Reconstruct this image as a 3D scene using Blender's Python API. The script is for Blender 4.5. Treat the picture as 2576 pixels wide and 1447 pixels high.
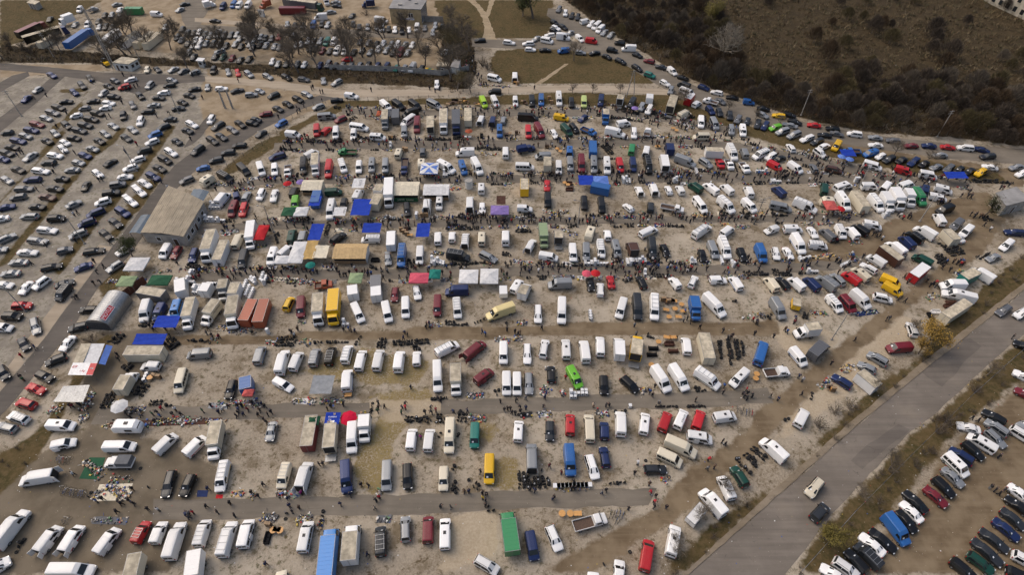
import bpy, bmesh, math, random
import numpy as np
from mathutils import Vector, Matrix
from mathutils.geometry import tessellate_polygon

# ---------------------------------------------------------------- camera, sky, sun, exposure
scene = bpy.context.scene
for o in list(bpy.data.objects): bpy.data.objects.remove(o)
col = scene.collection
cam_d = bpy.data.cameras.new('camera'); cam = bpy.data.objects.new('camera', cam_d); col.objects.link(cam)
cam.location = (0, 0, 102.0); cam.rotation_euler = (math.radians(90 - 47.0), 0, 0)
cam_d.sensor_width = 36; cam_d.lens = 36 * 1500.0 / 2576.0; cam_d.clip_start = 1; cam_d.clip_end = 5000
scene.camera = cam
SUN_EL, SUN_AZ = math.radians(52), math.radians(-60)      # azimuth clockwise from +Y
world = bpy.data.worlds.new('World'); scene.world = world; world.use_nodes = True
wn = world.node_tree.nodes; wl = world.node_tree.links
sky = wn.new('ShaderNodeTexSky'); sky.sky_type = 'NISHITA'; sky.sun_disc = False
sky.sun_elevation = SUN_EL; sky.sun_rotation = SUN_AZ; sky.air_density = 1.0; sky.dust_density = 6.0; sky.ozone_density = 0.3
wl.new(sky.outputs[0], wn['Background'].inputs[0]); wn['Background'].inputs[1].default_value = 0.15
sun_d = bpy.data.lights.new('sun', 'SUN'); sun_d.energy = 0.5; sun_d.angle = math.radians(70); sun_d.color = (1.0, .96, .90)
sun = bpy.data.objects.new('sun', sun_d); col.objects.link(sun)
sd = Vector((math.sin(SUN_AZ) * math.cos(SUN_EL), math.cos(SUN_AZ) * math.cos(SUN_EL), math.sin(SUN_EL)))
sun.rotation_euler = sd.to_track_quat('Z', 'Y').to_euler(); sun.location = (0, 100, 150)
vs = scene.view_settings
vs.view_transform = 'Standard'; vs.look = 'None'; vs.exposure = 0.04; vs.gamma = 1.0; vs.use_curve_mapping = False

RND = random.Random(11)
PI = math.pi
VEH = """sv w -83.4 54.4 16 4.0 S
mp w -72.7 53.8 1 5.6
tp w -71.3 50.6 180 5.0
mp w -64.5 54.5 61 4.5
mp w -58.8 54.0 61 4.5
bt c -55.1 54.7 -81 6.9
lv w -84.6 47.6 -170 5.9 D
mp w -51.8 48.0 -83 5.6 R
es d -61.0 46.7 -83 5.1
es k -57.5 46.4 -94 4.1
lv w -84.1 38.6 79 6.7
mp w -77.0 37.0 76 4.5 DS
mp w -73.2 37.1 82 4.5 DS
mp w -67.1 36.7 73 4.5 S
sv r -62.2 38.2 84 3.8 R
sv w -59.2 38.1 91 3.8
lv w -55.8 36.7 94 6.2
mp w -51.8 38.0 93 4.5 R
lv w -47.3 37.0 92 5.9
lm w -44.5 37.9 94 4.8 S
lv w -70.4 31.9 0 6.7
bt c -59.9 30.9 -80 6.3
bt w -50.5 31.6 -77 6.0
mv w -83.2 32.4 42 4.1
sd s -45.6 57.1 -86 4.1
tb m -37.9 56.3 94 6.4
bt c -33.8 56.0 97 7.0 D
lv w -29.9 55.5 -83 5.9
mp w -18.8 55.3 90 4.5
lm w -15.5 55.2 89 4.7
lv c -11.7 55.9 -89 6.7
mp t -7.0 56.0 -90 4.8
mp c -40.8 48.1 -91 4.5
lv w -37.1 48.1 88 5.3 D
lv n -29.5 47.7 -78 5.7
mp s -22.4 48.1 -84 5.4
mv k -18.7 48.1 -82 4.9
sv c -12.2 47.5 -88 4.2
mp y -4.1 49.3 -90 5.4
lm w -34.4 37.4 92 5.2
bx S -29.6 33.8 96 9.3
bx w -26.3 35.9 96 6.4
mp d -21.8 36.7 99 4.9
mv s -17.9 38.7 98 4.3
mp m -14.1 38.6 94 4.5
mp w -11.2 37.9 94 5.2
bx E -0.4 37.8 98 7.2
mv w -4.1 32.9 -29 4.3
sv c -36.6 30.2 105 3.8
mp w 1.2 57.1 86 4.5
es d 7.2 57.2 -93 4.1
mp r 11.1 58.5 86 4.5
lm c 14.7 57.7 87 5.9
sv n 17.5 57.2 86 3.8
lv w 20.7 58.6 84 5.3
mp w 25.3 58.7 76 4.7
mp r 29.3 59.1 64 4.5
lm w 35.2 55.6 -10 4.7 S
lv c 31.2 53.6 -28 6.1
lm c 28.8 51.5 -29 4.7
es d 25.9 49.4 0 4.1
lv s 3.6 51.6 90 5.6 D
lv b 10.5 50.9 -89 5.6
mv w 14.5 49.9 -79 4.8
es n 17.0 51.8 93 4.1
pk w 13.2 39.8 15 5.9
su w 7.0 37.2 -69 4.4
mp n 3.3 35.8 -80 4.5
mp r 22.0 34.4 72 5.2
sv w 17.1 31.5 79 4.5
mp w 12.8 29.6 84 4.5
lv w 26.7 36.7 70 5.3
su e 40.7 48.0 109 4.1
mp w 37.8 45.9 101 4.5
lv w 34.7 43.1 120 5.4
tl w 31.4 40.9 43 3.9
lv w 48.2 53.1 124 5.3
mv c 53.4 45.9 -139 4.2
mv d 52.8 41.5 38 4.1
lm w 87.5 54.6 134 4.7
es s 90.8 55.6 -66 4.1
su w 96.0 56.3 -48 4.1
es k 85.3 53.1 -61 4.1
mv n 82.5 52.0 132 4.1
lm w 80.5 50.1 -65 4.7
sd s 78.9 47.9 -61 4.1
es k 76.4 46.1 -63 4.1
sd m 74.1 44.3 -57 4.2
sd k 70.1 43.4 118 4.4
sd w 68.6 41.6 118 4.1
sd k 67.0 40.0 -69 4.1
lv b 64.5 38.5 -71 5.3
sd k 61.7 36.8 -50 4.6
sd w 59.6 36.1 127 4.3
mp d 58.1 34.3 122 4.5
es k 56.0 33.5 120 4.1
su w 53.8 32.4 -42 4.1
sd w 51.5 31.5 143 4.1
sd w 89.1 44.8 -56 4.1
sd k 87.6 42.7 128 4.1
sd d 85.4 40.4 -57 4.1
sd n 83.2 38.6 -55 4.3
sd d 80.2 36.8 -52 4.6
sd d 78.0 34.9 -56 5.0
es e 76.0 33.2 -49 4.1
es k 72.7 32.2 -52 4.1
su k 81.2 31.1 -31 4.1
mv w 83.6 33.5 -36 4.1
sv w -177.5 250.6 -82 3.8
pk s -172.0 250.4 53 4.0
sd s -164.9 256.3 38 4.1
st m -184.5 228.8 69 12.0
bx w -176.1 238.0 -124 5.7
st n -176.6 224.4 45 15.2
tb c -174.6 220.1 74 7.0
st b -162.7 221.6 81 14.2
tb E -153.8 248.0 0 6.8
mp w -144.0 245.9 -5 4.5
sd d -136.7 256.6 33 4.1
sd s -136.6 250.8 -117 4.1
tb w -152.3 223.7 83 10.4
tb w -143.7 221.4 81 10.4
tb c -138.4 221.4 77 10.4
tb c -134.9 220.6 82 10.4
bt w -125.6 254.8 38 4.7
sd k -118.5 240.2 -10 4.5
sd k -185.1 241.6 -80 4.5
sd s -172.6 236.8 -82 4.5
sv w -167.2 236.1 -83 4.2
ha k -164.5 239.3 -84 4.0
ha s -161.7 234.2 -84 4.0
es k -159.5 234.6 -84 4.6
es k -156.8 234.2 -85 4.6
ha k -164.9 245.4 -84 4.0
ha s -162.3 245.9 -84 4.0
ha d -159.1 246.4 -85 4.0
sd w -161.3 250.8 -84 4.5
mp n -119.6 253.6 -91 5.0
mp b -115.9 255.6 -91 5.0
mp w -113.4 255.1 -92 5.0
mp w -109.7 255.1 -92 5.0
ha s -135.9 234.2 -88 4.0
ha d -128.6 232.4 -90 4.0
es d -125.3 228.9 -90 4.6
sd k -123.0 229.4 -90 4.5
ha w -121.0 229.8 -91 4.0
ha s -118.1 228.0 -91 4.0
es s -115.7 226.7 -92 4.6
mp w -113.0 227.4 -92 5.0
es g -110.5 227.1 -93 4.6
es d -107.9 227.1 -93 4.6
ha s -105.6 227.2 -93 4.0
es g -101.6 226.3 -94 4.6
sd k -99.5 227.6 -94 4.5
es d -127.8 225.4 -90 4.6
ha w -119.8 222.8 -91 4.0
sd g -125.4 223.3 -90 4.5
ha w -118.0 223.0 -91 4.0
sd s -103.6 224.3 -94 4.5
sd d -99.9 222.9 -95 4.5
ha s -97.9 224.1 -95 4.0
sd k -121.8 220.0 -91 4.5
sd g -119.2 218.4 -91 4.5
es w -117.1 218.5 -91 4.6
ha s -114.9 220.0 -92 4.0
es k -112.3 219.9 -92 4.6
es d -109.7 219.5 -93 4.6
ha d -106.9 218.3 -93 4.0
ha s -103.9 219.5 -94 4.0
ha k -101.0 217.5 -94 4.0
sd s -98.2 219.5 -95 4.5
ha d -96.5 216.7 -95 4.0
sd d -115.7 209.2 -92 4.5
ha s -118.9 212.7 -91 4.0
sd d -108.0 209.6 -93 4.5
ha e -105.0 209.1 -94 4.0
ha m -101.5 208.4 -94 4.0
sd k -98.1 206.9 -95 4.5
sd k -95.1 207.6 -96 4.5
es s -107.7 213.6 -160 4.1
ha c -128.6 199.6 -77 3.6
sd d -125.2 199.9 -47 4.2
sd s -119.5 199.8 -126 4.1
sd g -115.4 198.5 -131 4.1
ha s -111.1 197.7 -152 3.8
su k -104.9 198.8 -84 4.1
ha s -99.5 197.9 -66 4.5
ha r -96.0 197.4 -67 4.5
su s -91.7 196.2 -46 4.5
sd n -160.3 195.8 -36 5.1
sd k -146.0 193.7 -50 5.1
ha s -159.6 185.5 -111 3.6
sd n -160.1 179.7 -95 4.2
es d -146.1 188.5 -47 5.2
ha n -146.4 183.8 -41 4.5
es w -131.4 192.4 -151 4.1
ha g -136.3 191.6 -29 3.6
sd k -136.9 188.0 -32 4.4
su r -131.1 187.2 -151 4.1
mv s -123.1 188.5 -97 4.1
ha s -116.9 191.9 -17 3.9
es k -116.5 188.6 -167 4.1
es k -131.8 180.9 -7 4.2
ha s -136.4 183.2 -105 3.9
su k -123.2 181.3 -47 4.1
es w -116.4 183.6 -175 4.1
sd k -116.8 180.3 -7 4.3
sd k -107.0 186.0 -162 4.1
sd k -107.3 181.9 -22 4.3
sd k -107.8 177.4 -30 4.1
sd d -107.7 173.6 13 4.1
ha s -103.0 187.2 -76 3.7
es w -98.0 186.3 5 4.1
sd d -92.3 185.0 30 4.5
es s -86.7 182.3 11 4.1
sd k -146.0 177.7 8 4.1
es k -146.8 174.3 -23 5.1
es g -146.9 171.0 -22 5.2
ha s -147.3 167.7 -22 4.5
es m -148.2 164.2 -20 5.2
es n -148.1 160.8 -16 5.0
ha s -148.1 157.6 -20 4.5
es n -148.9 155.0 -17 5.2
ha d -154.8 159.5 -172 3.6
sd k -137.3 178.1 -172 4.1
es w -131.7 176.9 -11 4.1
ha w -131.4 173.8 -167 3.7
ha g -138.0 173.7 -171 3.6
es k -132.4 170.6 -19 4.6
ha w -138.5 169.2 -161 3.6
es k -132.7 167.1 -17 5.1
es d -132.8 163.6 -17 4.9
es d -133.2 160.6 -20 5.2
es k -132.7 156.4 -12 4.2
ha g -123.4 175.7 -55 4.5
sd s -116.5 175.6 -172 4.1
es k -116.8 171.7 -176 4.2
su k -123.4 169.0 -69 4.1
su w -116.6 165.8 -77 4.7
sd d -107.8 167.1 180 4.1
su k -138.5 163.5 -40 4.8
ha s -139.9 159.1 -41 4.3
sd s -124.0 163.3 -34 4.5
sd s -117.1 161.2 -41 4.8
sd d -117.0 156.6 -38 5.1
ha s -124.4 158.8 -38 4.5
sd k -140.1 154.9 -29 4.4
sd k -124.5 155.0 -32 4.5
ha w -134.3 154.0 -29 3.6
es d -108.2 162.7 -136 4.3
mv b -108.9 158.2 -139 4.1
es w -108.3 154.4 -141 4.1
sd d -100.9 154.6 -36 4.1
sd d -99.9 160.5 -29 4.2
es w -99.9 164.2 -35 5.0
mv w -94.7 166.7 -89 4.1
es d -91.4 163.2 -118 4.9
es k -90.4 155.2 -40 5.2
sd d -88.4 157.3 -39 5.1
sd g -86.4 161.2 -40 5.1
sd k -84.9 164.4 -42 5.1
es k -81.3 164.9 -18 4.1
st e -85.7 252.3 -16 17.6
tb m -89.4 248.5 0 10.4
bt o -102.3 254.3 -130 4.7
bt w -77.7 257.9 -72 4.7
sd s -74.0 258.6 174 4.2
sd d -72.9 254.8 -12 4.2
ha s -73.8 248.5 21 3.9
lv w -76.8 242.6 -170 5.3
bt n -59.6 254.8 -169 5.4
lv w -52.0 239.8 -16 5.5
sd d -64.7 244.9 -106 4.1
mp b -78.3 236.1 -87 5.0
su k -75.1 236.9 -89 4.3
es s -72.6 236.0 -98 4.1
sd k -82.5 235.6 -80 4.5
sd k -85.6 236.1 -80 4.5
ha s -88.8 237.0 -80 4.0
ha s -62.8 237.0 -84 4.0
sd k -60.0 234.7 -84 4.5
es s -56.6 234.2 -85 4.6
ha s -53.1 234.2 -85 4.0
mp s -50.7 233.2 -86 5.0
ha k -48.1 232.4 -86 4.0
es w -45.6 232.0 -86 4.6
su k -42.7 230.8 -87 4.5
ha w -40.1 231.5 -87 4.0
mp w -37.1 233.2 -88 5.0
ha g -34.1 233.3 -88 4.0
es s -30.2 235.6 -89 4.6
es s -30.6 229.3 -89 4.6
ha d -27.4 234.7 -90 4.0
su w -77.0 222.2 -94 4.5
sd d -75.1 222.1 -95 4.5
es s -72.5 222.0 -95 4.6
mp t -69.8 221.1 -96 5.0
mp w -67.1 221.5 -96 5.0
ha s -95.9 225.4 -91 4.0
ha d -94.0 224.6 -91 4.0
ha g -91.5 224.2 -92 4.0
ha r -89.0 225.4 -92 4.0
es g -84.1 226.3 -93 4.6
ha k -80.8 222.9 -94 4.0
sd s -92.1 218.7 -92 4.5
sd k -94.5 219.2 -91 4.5
sd s -88.7 217.9 -92 4.5
ha g -86.5 216.7 -93 4.0
ha s -84.0 217.1 -93 4.0
ha s -81.1 218.7 -94 4.0
ha g -79.2 219.5 -94 4.0
ha g -75.0 215.9 -95 4.0
ha k -73.0 215.9 -95 4.0
sd m -70.1 214.3 -96 4.5
sd k -67.2 213.9 -96 4.5
mp w -64.4 213.7 -97 5.0
sv w -61.5 213.1 -97 4.2
ha k -63.4 219.6 -97 4.0
sd k -58.3 213.1 -98 4.5
ha g -57.3 221.2 -98 4.0
sd g -54.0 220.8 -98 4.5
ha w -48.5 220.4 -99 4.0
es s -45.3 219.1 -100 4.6
su w -42.9 218.9 -100 4.5
sd s -40.1 219.2 -101 4.5
ha w -37.3 218.7 -101 4.0
ha d -50.8 219.6 -99 4.0
ha w -49.5 215.5 -99 4.0
ha s -46.5 214.3 -100 4.0
sd k -43.7 212.7 -100 4.5
mp m -40.9 212.5 -101 5.0
sd s -38.4 212.7 -101 4.5
sd s -52.2 213.1 -99 4.5
ha d -55.4 214.7 -98 4.0
ha d -31.9 215.5 -102 4.0
ha w -86.1 205.7 -93 4.0
ha s -83.6 203.8 -93 4.0
ha d -80.6 203.8 -94 4.0
ha g -76.7 203.8 -95 4.0
ha w -74.1 203.4 -95 4.0
ha n -68.5 203.1 -96 4.0
su g -65.6 203.6 -97 4.5
ha k -62.7 202.3 -97 4.0
ha g -60.3 202.7 -98 4.0
ha s -57.3 202.2 -98 4.0
ha s -54.2 202.5 -99 4.0
ha d -51.3 203.1 -99 4.0
ha n -47.9 202.7 -100 4.0
su n -44.5 201.9 -100 4.5
ha t -40.9 200.7 -101 4.0
ha s -38.0 200.7 -102 4.0
mp w -35.2 200.7 -102 5.0
ha d -32.0 200.3 -103 4.0
su r -59.5 207.1 -175 4.1
mp w -24.0 212.3 -175 4.5
es s -84.7 194.7 -38 4.6
es k -78.0 194.0 -38 4.7
es g -71.7 192.6 -16 4.3
sd s -64.8 191.8 -76 4.2
es s -60.0 190.5 -127 4.5
ha s -84.6 184.6 -27 3.6
su k -79.1 181.6 -137 4.2
es s -68.3 182.5 -36 4.5
es k -70.5 179.3 -36 4.5
sd k -73.1 176.3 -39 4.5
sd d -75.5 173.4 -35 4.4
es m -78.5 170.2 -168 4.1
ha d -80.6 166.7 -18 3.6
sv w -53.1 181.2 -14 4.7
es k -57.6 178.8 13 4.1
ha s -62.7 174.6 -146 4.1
lm s -58.6 168.5 9 5.6 S
mv m -54.0 166.9 -139 4.1
su b -72.1 164.6 -128 4.1
sd d -76.8 158.9 -119 4.1
mp w -66.7 158.0 -12 4.6
mp r -60.0 160.3 -79 5.2
sv r -57.0 160.6 71 4.3 D
mp w -53.8 158.8 -82 5.4
lm w -47.2 162.0 -14 5.9
sv w -48.3 158.0 -84 4.6
lm w -40.6 156.5 -7 4.7
bt s -39.6 165.4 -84 7.9
tb g -36.6 167.5 96 5.4
mp w -40.9 175.0 -52 5.4
mp k -36.9 175.3 -50 5.6
mp k -31.5 175.4 -50 5.6
lm s -25.2 175.5 -41 5.9
lm w -32.6 165.8 -123 5.9
lv k -32.4 169.8 -148 5.3
mp s -33.0 159.5 -84 4.6
lv m -29.4 162.9 -87 6.7
bt c -25.2 163.1 95 8.5 D
bx w -21.2 163.9 -86 10.3
bx g -17.3 163.5 -86 10.3
tb c -13.8 167.2 93 7.7
mp w -9.7 166.3 80 4.9 D
mp n -6.0 165.7 84 4.8 D
ha s -2.7 166.6 84 4.3 D
mp b -3.8 159.9 -89 5.6
mp l -9.3 177.0 -75 5.6
mp w -5.6 177.6 -74 5.6
mv k -5.7 184.1 176 4.4
lm w -6.0 192.9 -25 5.0
su w -25.5 188.8 -85 4.5
es k -12.1 222.6 -175 4.5
su w -1.1 220.7 -14 4.7
es g 19.3 251.2 -108 4.9
su w 21.7 247.0 -97 4.2
es k 24.2 244.9 -106 4.6
es d 26.5 243.7 -102 4.9
mp w 29.1 239.1 31 4.5
es w 31.3 237.1 -120 5.2
lm w 33.2 235.1 -122 5.9
mp w 34.4 232.1 -121 5.6
sd s 35.7 229.6 -120 5.1
sd s 38.1 227.4 -121 5.1
su k 40.6 220.3 162 4.1
lv w 43.2 215.3 175 5.3
sd k 45.8 210.7 -44 4.1
es m 49.4 205.9 150 4.1
sd d 52.9 201.5 149 4.1
sv w 56.2 198.0 -67 4.7
sd k 59.2 193.9 -35 4.1
es n 64.9 187.1 -42 4.1
es w 68.5 183.8 152 4.1
sd k 72.9 180.6 160 4.1
sv b 77.4 177.2 -14 3.8
sd k 81.1 173.4 -17 4.1
es k 16.9 238.3 -53 4.1
es k 20.0 234.2 -53 4.7
es w 17.2 233.3 -46 4.1
su k 16.4 230.3 -47 4.1
sd s 22.4 229.1 -131 4.1
es w 14.5 227.3 -172 4.1
lm w 13.3 222.0 -24 4.7
sd s 9.3 224.2 -130 4.5
lv w 19.5 224.6 -10 5.3 S
sv w 25.8 224.0 -64 4.7
mp r 30.0 221.7 -19 4.5
su w 6.1 219.9 -175 4.5
es w 6.8 215.2 -6 4.1
sd k 12.3 214.7 0 4.5
mp b 19.0 213.9 -166 4.5
es s 25.2 212.6 -11 4.1
sd k 30.3 212.3 -161 4.4
su k 37.0 214.4 -21 4.2
sd k 34.5 209.4 -49 4.1
es k 39.1 205.9 -49 4.8
es k 44.3 200.8 -60 5.1
su t 47.9 195.4 -37 4.1
es w 52.3 190.0 -52 4.1
su s 53.3 184.9 -108 4.1
mp d 58.3 188.2 136 4.5
lm w 58.5 183.6 -41 5.4
pk w 64.9 177.5 147 4.9
sd g 68.4 178.1 -55 4.1
sv w 60.2 176.2 46 3.9
tb r 57.9 177.9 -123 3.9
su n 63.7 172.3 -78 4.5
es d 66.4 171.1 -91 4.1
mv d 69.1 169.0 -101 4.2
su g 71.2 166.9 -120 4.1
ha d 73.9 166.1 -117 3.6
es d 76.7 164.4 -114 4.9
es n 78.7 163.3 -123 4.7
es s 79.8 169.6 -47 4.1
sv w 1.1 177.5 -88 4.7
mp k 6.5 177.8 -89 5.6
mp b 9.6 178.4 -92 5.6
lv w 15.4 178.8 -90 6.7
mv k 19.4 177.1 -91 5.2
mp L 23.5 177.2 -94 5.6
mp n 29.1 177.9 -100 5.6
bt w 35.4 177.5 74 4.8 D
mp d 39.1 176.7 -114 4.8
bt w 45.0 178.6 80 4.9
mv s 41.9 174.3 -113 4.1
mv w 44.1 172.8 -113 5.1
bx c 51.5 174.2 70 9.3 D
lv c 54.7 169.2 38 5.3
mp w 59.1 165.1 -101 5.4
lm s 63.0 164.0 -88 5.5
mv s 67.5 160.8 -101 4.8
mp w 70.9 160.3 -101 5.2
lv k 5.1 167.5 -7 6.6
mp y 15.6 167.7 -16 4.9
ha n 22.4 167.6 -131 4.2
bt b 29.4 166.9 -96 5.3
mp w 34.8 164.2 18 4.5 S
lv w 31.5 158.7 -22 6.3
mv w 37.3 159.0 -97 5.0
pk w 41.5 159.4 72 4.5
lm c 57.3 156.8 180 4.7
mp r 5.0 159.4 -89 5.6
lv m 8.4 159.9 -75 6.7
ha w 12.9 158.8 -73 4.5 S
mp e 16.8 160.5 -66 5.6
mv k 19.2 161.7 -69 4.8
pk b 23.5 159.9 -40 5.3
mp w 1.0 194.4 90 5.6 D
es y 84.8 169.2 160 4.1
es k 88.4 169.7 -30 4.1
sd k 88.8 165.7 -39 4.4
sd s 86.6 163.7 151 4.7
sd r 94.1 163.7 165 4.1
sv G 81.4 162.1 -160 3.8
mv s 83.1 160.0 -154 4.8
mv s 86.0 158.1 -150 5.2
es w 89.4 156.3 -151 5.2
es d 91.9 154.7 -149 4.9
sd k 95.4 158.1 164 4.1
es k 99.2 161.8 168 4.1
sd g 99.4 158.9 -23 4.1
mv w 104.7 158.6 163 4.3
sd s 110.3 156.8 165 4.1
es g 115.0 155.2 169 4.1
sd k -148.9 151.7 -13 4.6
es d -148.6 148.6 -23 4.8
sd n -147.9 145.5 -21 4.1
sd s -140.8 146.8 -108 4.7
ha w -133.3 150.8 -41 4.4
sd s -124.4 150.7 -21 4.1
es w -133.8 147.4 -13 4.7
es d -133.8 143.8 180 4.3
ha n -125.1 147.4 -24 4.5
ha s -125.2 143.8 -18 3.9
sd k -140.7 140.4 -24 4.8
es w -133.9 139.8 -11 5.2
sd s -125.3 140.3 -177 4.1
ha s -141.1 135.6 -30 4.5
es n -134.0 135.7 -175 4.8
sd k -125.9 136.0 -6 4.1
es g -134.0 131.5 5 4.8
sd k -125.6 131.6 -11 4.8
es g -133.6 127.9 -166 4.1
sd B -125.7 127.9 -15 5.0
sd n -134.3 123.7 22 4.1
sd k -126.2 123.8 -5 4.4
es s -126.1 119.9 180 4.7
sd s -117.1 124.9 49 4.1
su w -109.6 125.7 -151 4.1
sd k -117.7 132.8 -83 4.1
sd k -116.0 143.8 64 4.1
ha w -117.1 138.5 -38 4.5
mv d -108.5 149.6 -152 4.2
es w -108.8 145.4 -149 4.2
es w -109.1 141.2 -148 4.1
sd w -108.7 137.0 9 4.1
mv g -109.1 133.4 17 4.1
su k -109.1 129.5 15 4.5
es w -100.5 149.0 -37 5.2
mv k -100.7 145.1 -34 5.2
sd k -100.7 141.0 -31 5.1
es n -100.9 137.2 -32 5.2
sd w -101.9 134.0 -35 5.1
es w -101.8 130.4 -40 5.2 D
es w -102.3 126.1 -38 5.2 D
su n -102.4 121.5 -33 5.1
mv n -109.5 121.3 -139 4.6
mv n -109.7 117.1 -145 4.3
mv s -109.9 112.8 -144 4.3
sd d -102.5 117.3 -36 5.1
sd k -102.9 112.8 -38 5.1
mv k -118.5 118.9 7 4.2
es w -118.5 114.4 -7 5.2
es s -118.8 110.4 -9 5.2
sd w -119.0 106.2 -2 5.0
sd s -119.3 102.8 180 4.5
ha g -110.3 107.0 24 3.6
es k -102.9 106.6 14 4.9
es k -110.4 101.1 20 4.6
sd n -102.9 101.2 -149 4.1
sd s -119.1 99.0 -176 4.4
es s -127.1 111.5 49 4.1
sd w -133.1 118.9 -160 4.1
sd s -126.8 107.2 10 4.1
su w -110.0 95.7 -115 4.1
sd w -118.3 95.3 -8 4.1
sd d -104.5 95.6 27 4.1
es w -95.7 107.0 -129 4.1
es s -95.4 101.3 -125 4.1
es g -90.8 135.4 -141 4.1
es d -83.6 148.9 -170 4.2
es d -85.8 145.0 -160 4.2
ha b -88.3 141.2 -162 3.7
su d -92.9 149.9 -113 4.9
es k -81.5 152.6 -174 4.3
mp k -76.2 140.1 -47 5.6
mp k -80.3 136.6 -35 5.6
cv c -84.5 134.4 -121 4.1
lv w -77.7 126.8 79 5.3
sv n -74.7 128.5 115 3.8
es s -72.0 128.3 90 4.2
mp m -73.6 122.5 -86 5.6
mv r -70.9 122.5 -85 5.1
bx w -74.3 107.2 -83 9.2
tb w -70.8 105.3 93 7.0
mp c -68.5 110.3 91 5.6
bt w -65.5 111.6 -78 8.5
mv n -77.7 105.0 -85 4.5
mp d -65.2 103.7 -83 5.6
mp w -85.2 106.4 -91 4.5
es m -82.5 106.1 -92 4.1
mv n -68.5 146.7 -153 5.0
mp w -58.8 148.0 52 4.5
pk E -48.4 148.8 177 5.3
mp c -33.2 148.2 86 4.5
mv g -26.3 149.1 95 4.1
lv w -13.8 148.3 -177 5.6
mp w -1.9 148.7 91 5.5
mp w -71.4 140.3 -65 5.6
sv w -67.5 140.2 -76 4.7
pk w -63.6 139.6 -77 5.2
lv k -59.5 141.5 -80 6.7
bt w -56.0 141.6 -79 8.0
lv r -52.0 140.1 -84 6.7
mp w -48.5 141.9 -69 5.6
sv w -43.7 141.3 -84 4.7
mp s -40.1 142.0 -84 5.6
mp s -36.2 141.8 -84 5.6
pk n -30.7 141.8 -86 7.2
cv c -25.9 142.3 94 3.9
lv w -18.7 141.0 -39 6.2 S
mp b -14.0 140.9 -76 5.6
lv w -10.0 141.3 -70 6.7 S
mv w -68.2 128.9 -90 4.3
sd w -64.5 128.6 -84 5.1
mp k -59.3 129.8 89 4.5
mp e -48.6 129.8 6 4.5
mp G -57.9 125.2 -82 4.5
tb b -52.3 126.1 93 5.1
lv w -47.7 122.1 -86 6.7
su k -44.9 124.8 -90 4.1
lv w -41.6 128.3 83 5.3
tb c -36.0 124.8 81 4.4
tb w -36.1 129.7 83 3.0
bx w -33.1 128.1 -84 9.4
mv k -27.7 122.5 -80 5.2
lv w -22.5 124.0 92 5.3 D
mp w -19.4 125.1 -88 4.9
mp w -8.4 131.6 91 4.5
lv w -11.2 124.6 92 6.3 D
es w -7.9 123.1 -88 4.1
mp e -55.4 111.9 95 5.1
mp s -52.7 112.0 94 4.5
su k -43.7 111.3 58 4.7
mp w -35.4 110.8 -178 4.8
bt w -30.0 110.1 96 7.2
lv b -26.8 104.4 -87 6.6 R
mp w -22.5 104.9 -87 5.5
ha s -30.1 103.7 -79 3.6 D
mp w -18.6 111.3 94 4.7
sv w -15.1 111.9 92 3.9
mp w -11.7 110.6 89 5.0 D
mp c -7.6 111.2 91 4.9
lv w -1.6 111.3 90 5.4
lv d -13.1 104.7 -13 5.7 S
mv s -5.8 104.6 -35 5.0
mp w -58.4 104.6 -88 5.3
mp w -55.4 106.5 61 4.5
tb g -31.5 95.0 97 3.5
pk o -43.8 95.0 11 4.0
tp n 4.1 150.3 17 5.6
mp s 9.0 146.9 -174 4.7
bt c 10.1 142.2 88 6.3
lm w 3.7 141.3 -3 5.4
mp w 13.3 141.0 -92 5.1
mp b 17.0 149.6 86 4.7 D
mp s 16.7 142.7 -91 5.6
lv m 19.9 142.5 -92 6.7
bt b 23.7 149.5 86 8.0
lv s 23.4 142.0 -93 6.5
lv w 27.1 141.6 -93 6.3
mp r 30.9 142.1 -90 5.6
mp E 35.5 150.5 77 5.6
mp n 34.7 142.4 -94 5.6
mp w 39.6 149.4 75 5.2 D
lv k 38.9 141.9 -92 6.7
bt n 46.3 149.7 86 5.4
bt w 43.6 143.0 86 7.5 D
lv s 50.0 143.8 -35 6.4
mv s 55.9 143.5 -58 4.8
tb w 59.0 147.8 175 5.0
pk r 59.8 142.9 -88 4.0
pk w 62.4 142.7 -87 4.3
lv w 64.5 148.2 -87 6.4
mp s 68.2 148.4 88 4.5
lm w 72.7 147.5 -148 5.5
pk w 66.4 141.2 -83 4.5
tb y 3.4 131.1 89 4.9
sd r 9.7 133.1 -94 4.6
mp k 9.6 126.2 -90 4.9
tb b 24.1 130.6 161 5.1
mv k 19.3 125.4 -93 5.2
mp k 23.8 124.2 -91 5.5
sv w 3.4 122.8 -3 4.1
sv w 34.7 130.7 97 3.8 D
mp w 38.7 131.2 93 4.7 D
ha w 42.9 131.0 94 3.7
sv w 46.0 131.0 98 3.8
mp e 50.4 131.9 123 4.5
mp w 54.5 131.5 120 5.2
mp w 58.9 131.2 113 4.5
mp w 64.5 130.0 89 4.5
ha w 30.9 123.5 122 3.6
mv d 36.8 123.6 78 4.1 D
pk w 42.4 123.0 -18 6.1
lm w 50.0 124.1 -74 5.9 S
lv w 56.9 124.0 -65 6.0 S
mp w 63.0 123.9 -67 5.1 S
bt O 7.9 111.4 -88 6.9
bt s 11.6 111.3 88 4.7 D
cv c 19.7 112.7 71 4.5
sv w 24.1 112.5 89 3.8
mp w 34.6 113.6 33 5.5
lv w 48.2 113.8 41 6.7
mp w 54.7 113.9 41 4.5
sv w 4.7 108.7 69 4.7 D
mp w 8.9 104.5 -13 4.7 S
mp w 14.9 105.8 -91 5.4
mp s 18.2 106.2 -94 5.4
mp w 21.9 107.2 -91 5.6
mp s 25.7 107.1 -87 5.4
bt B 29.5 107.0 96 4.7 D
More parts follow.
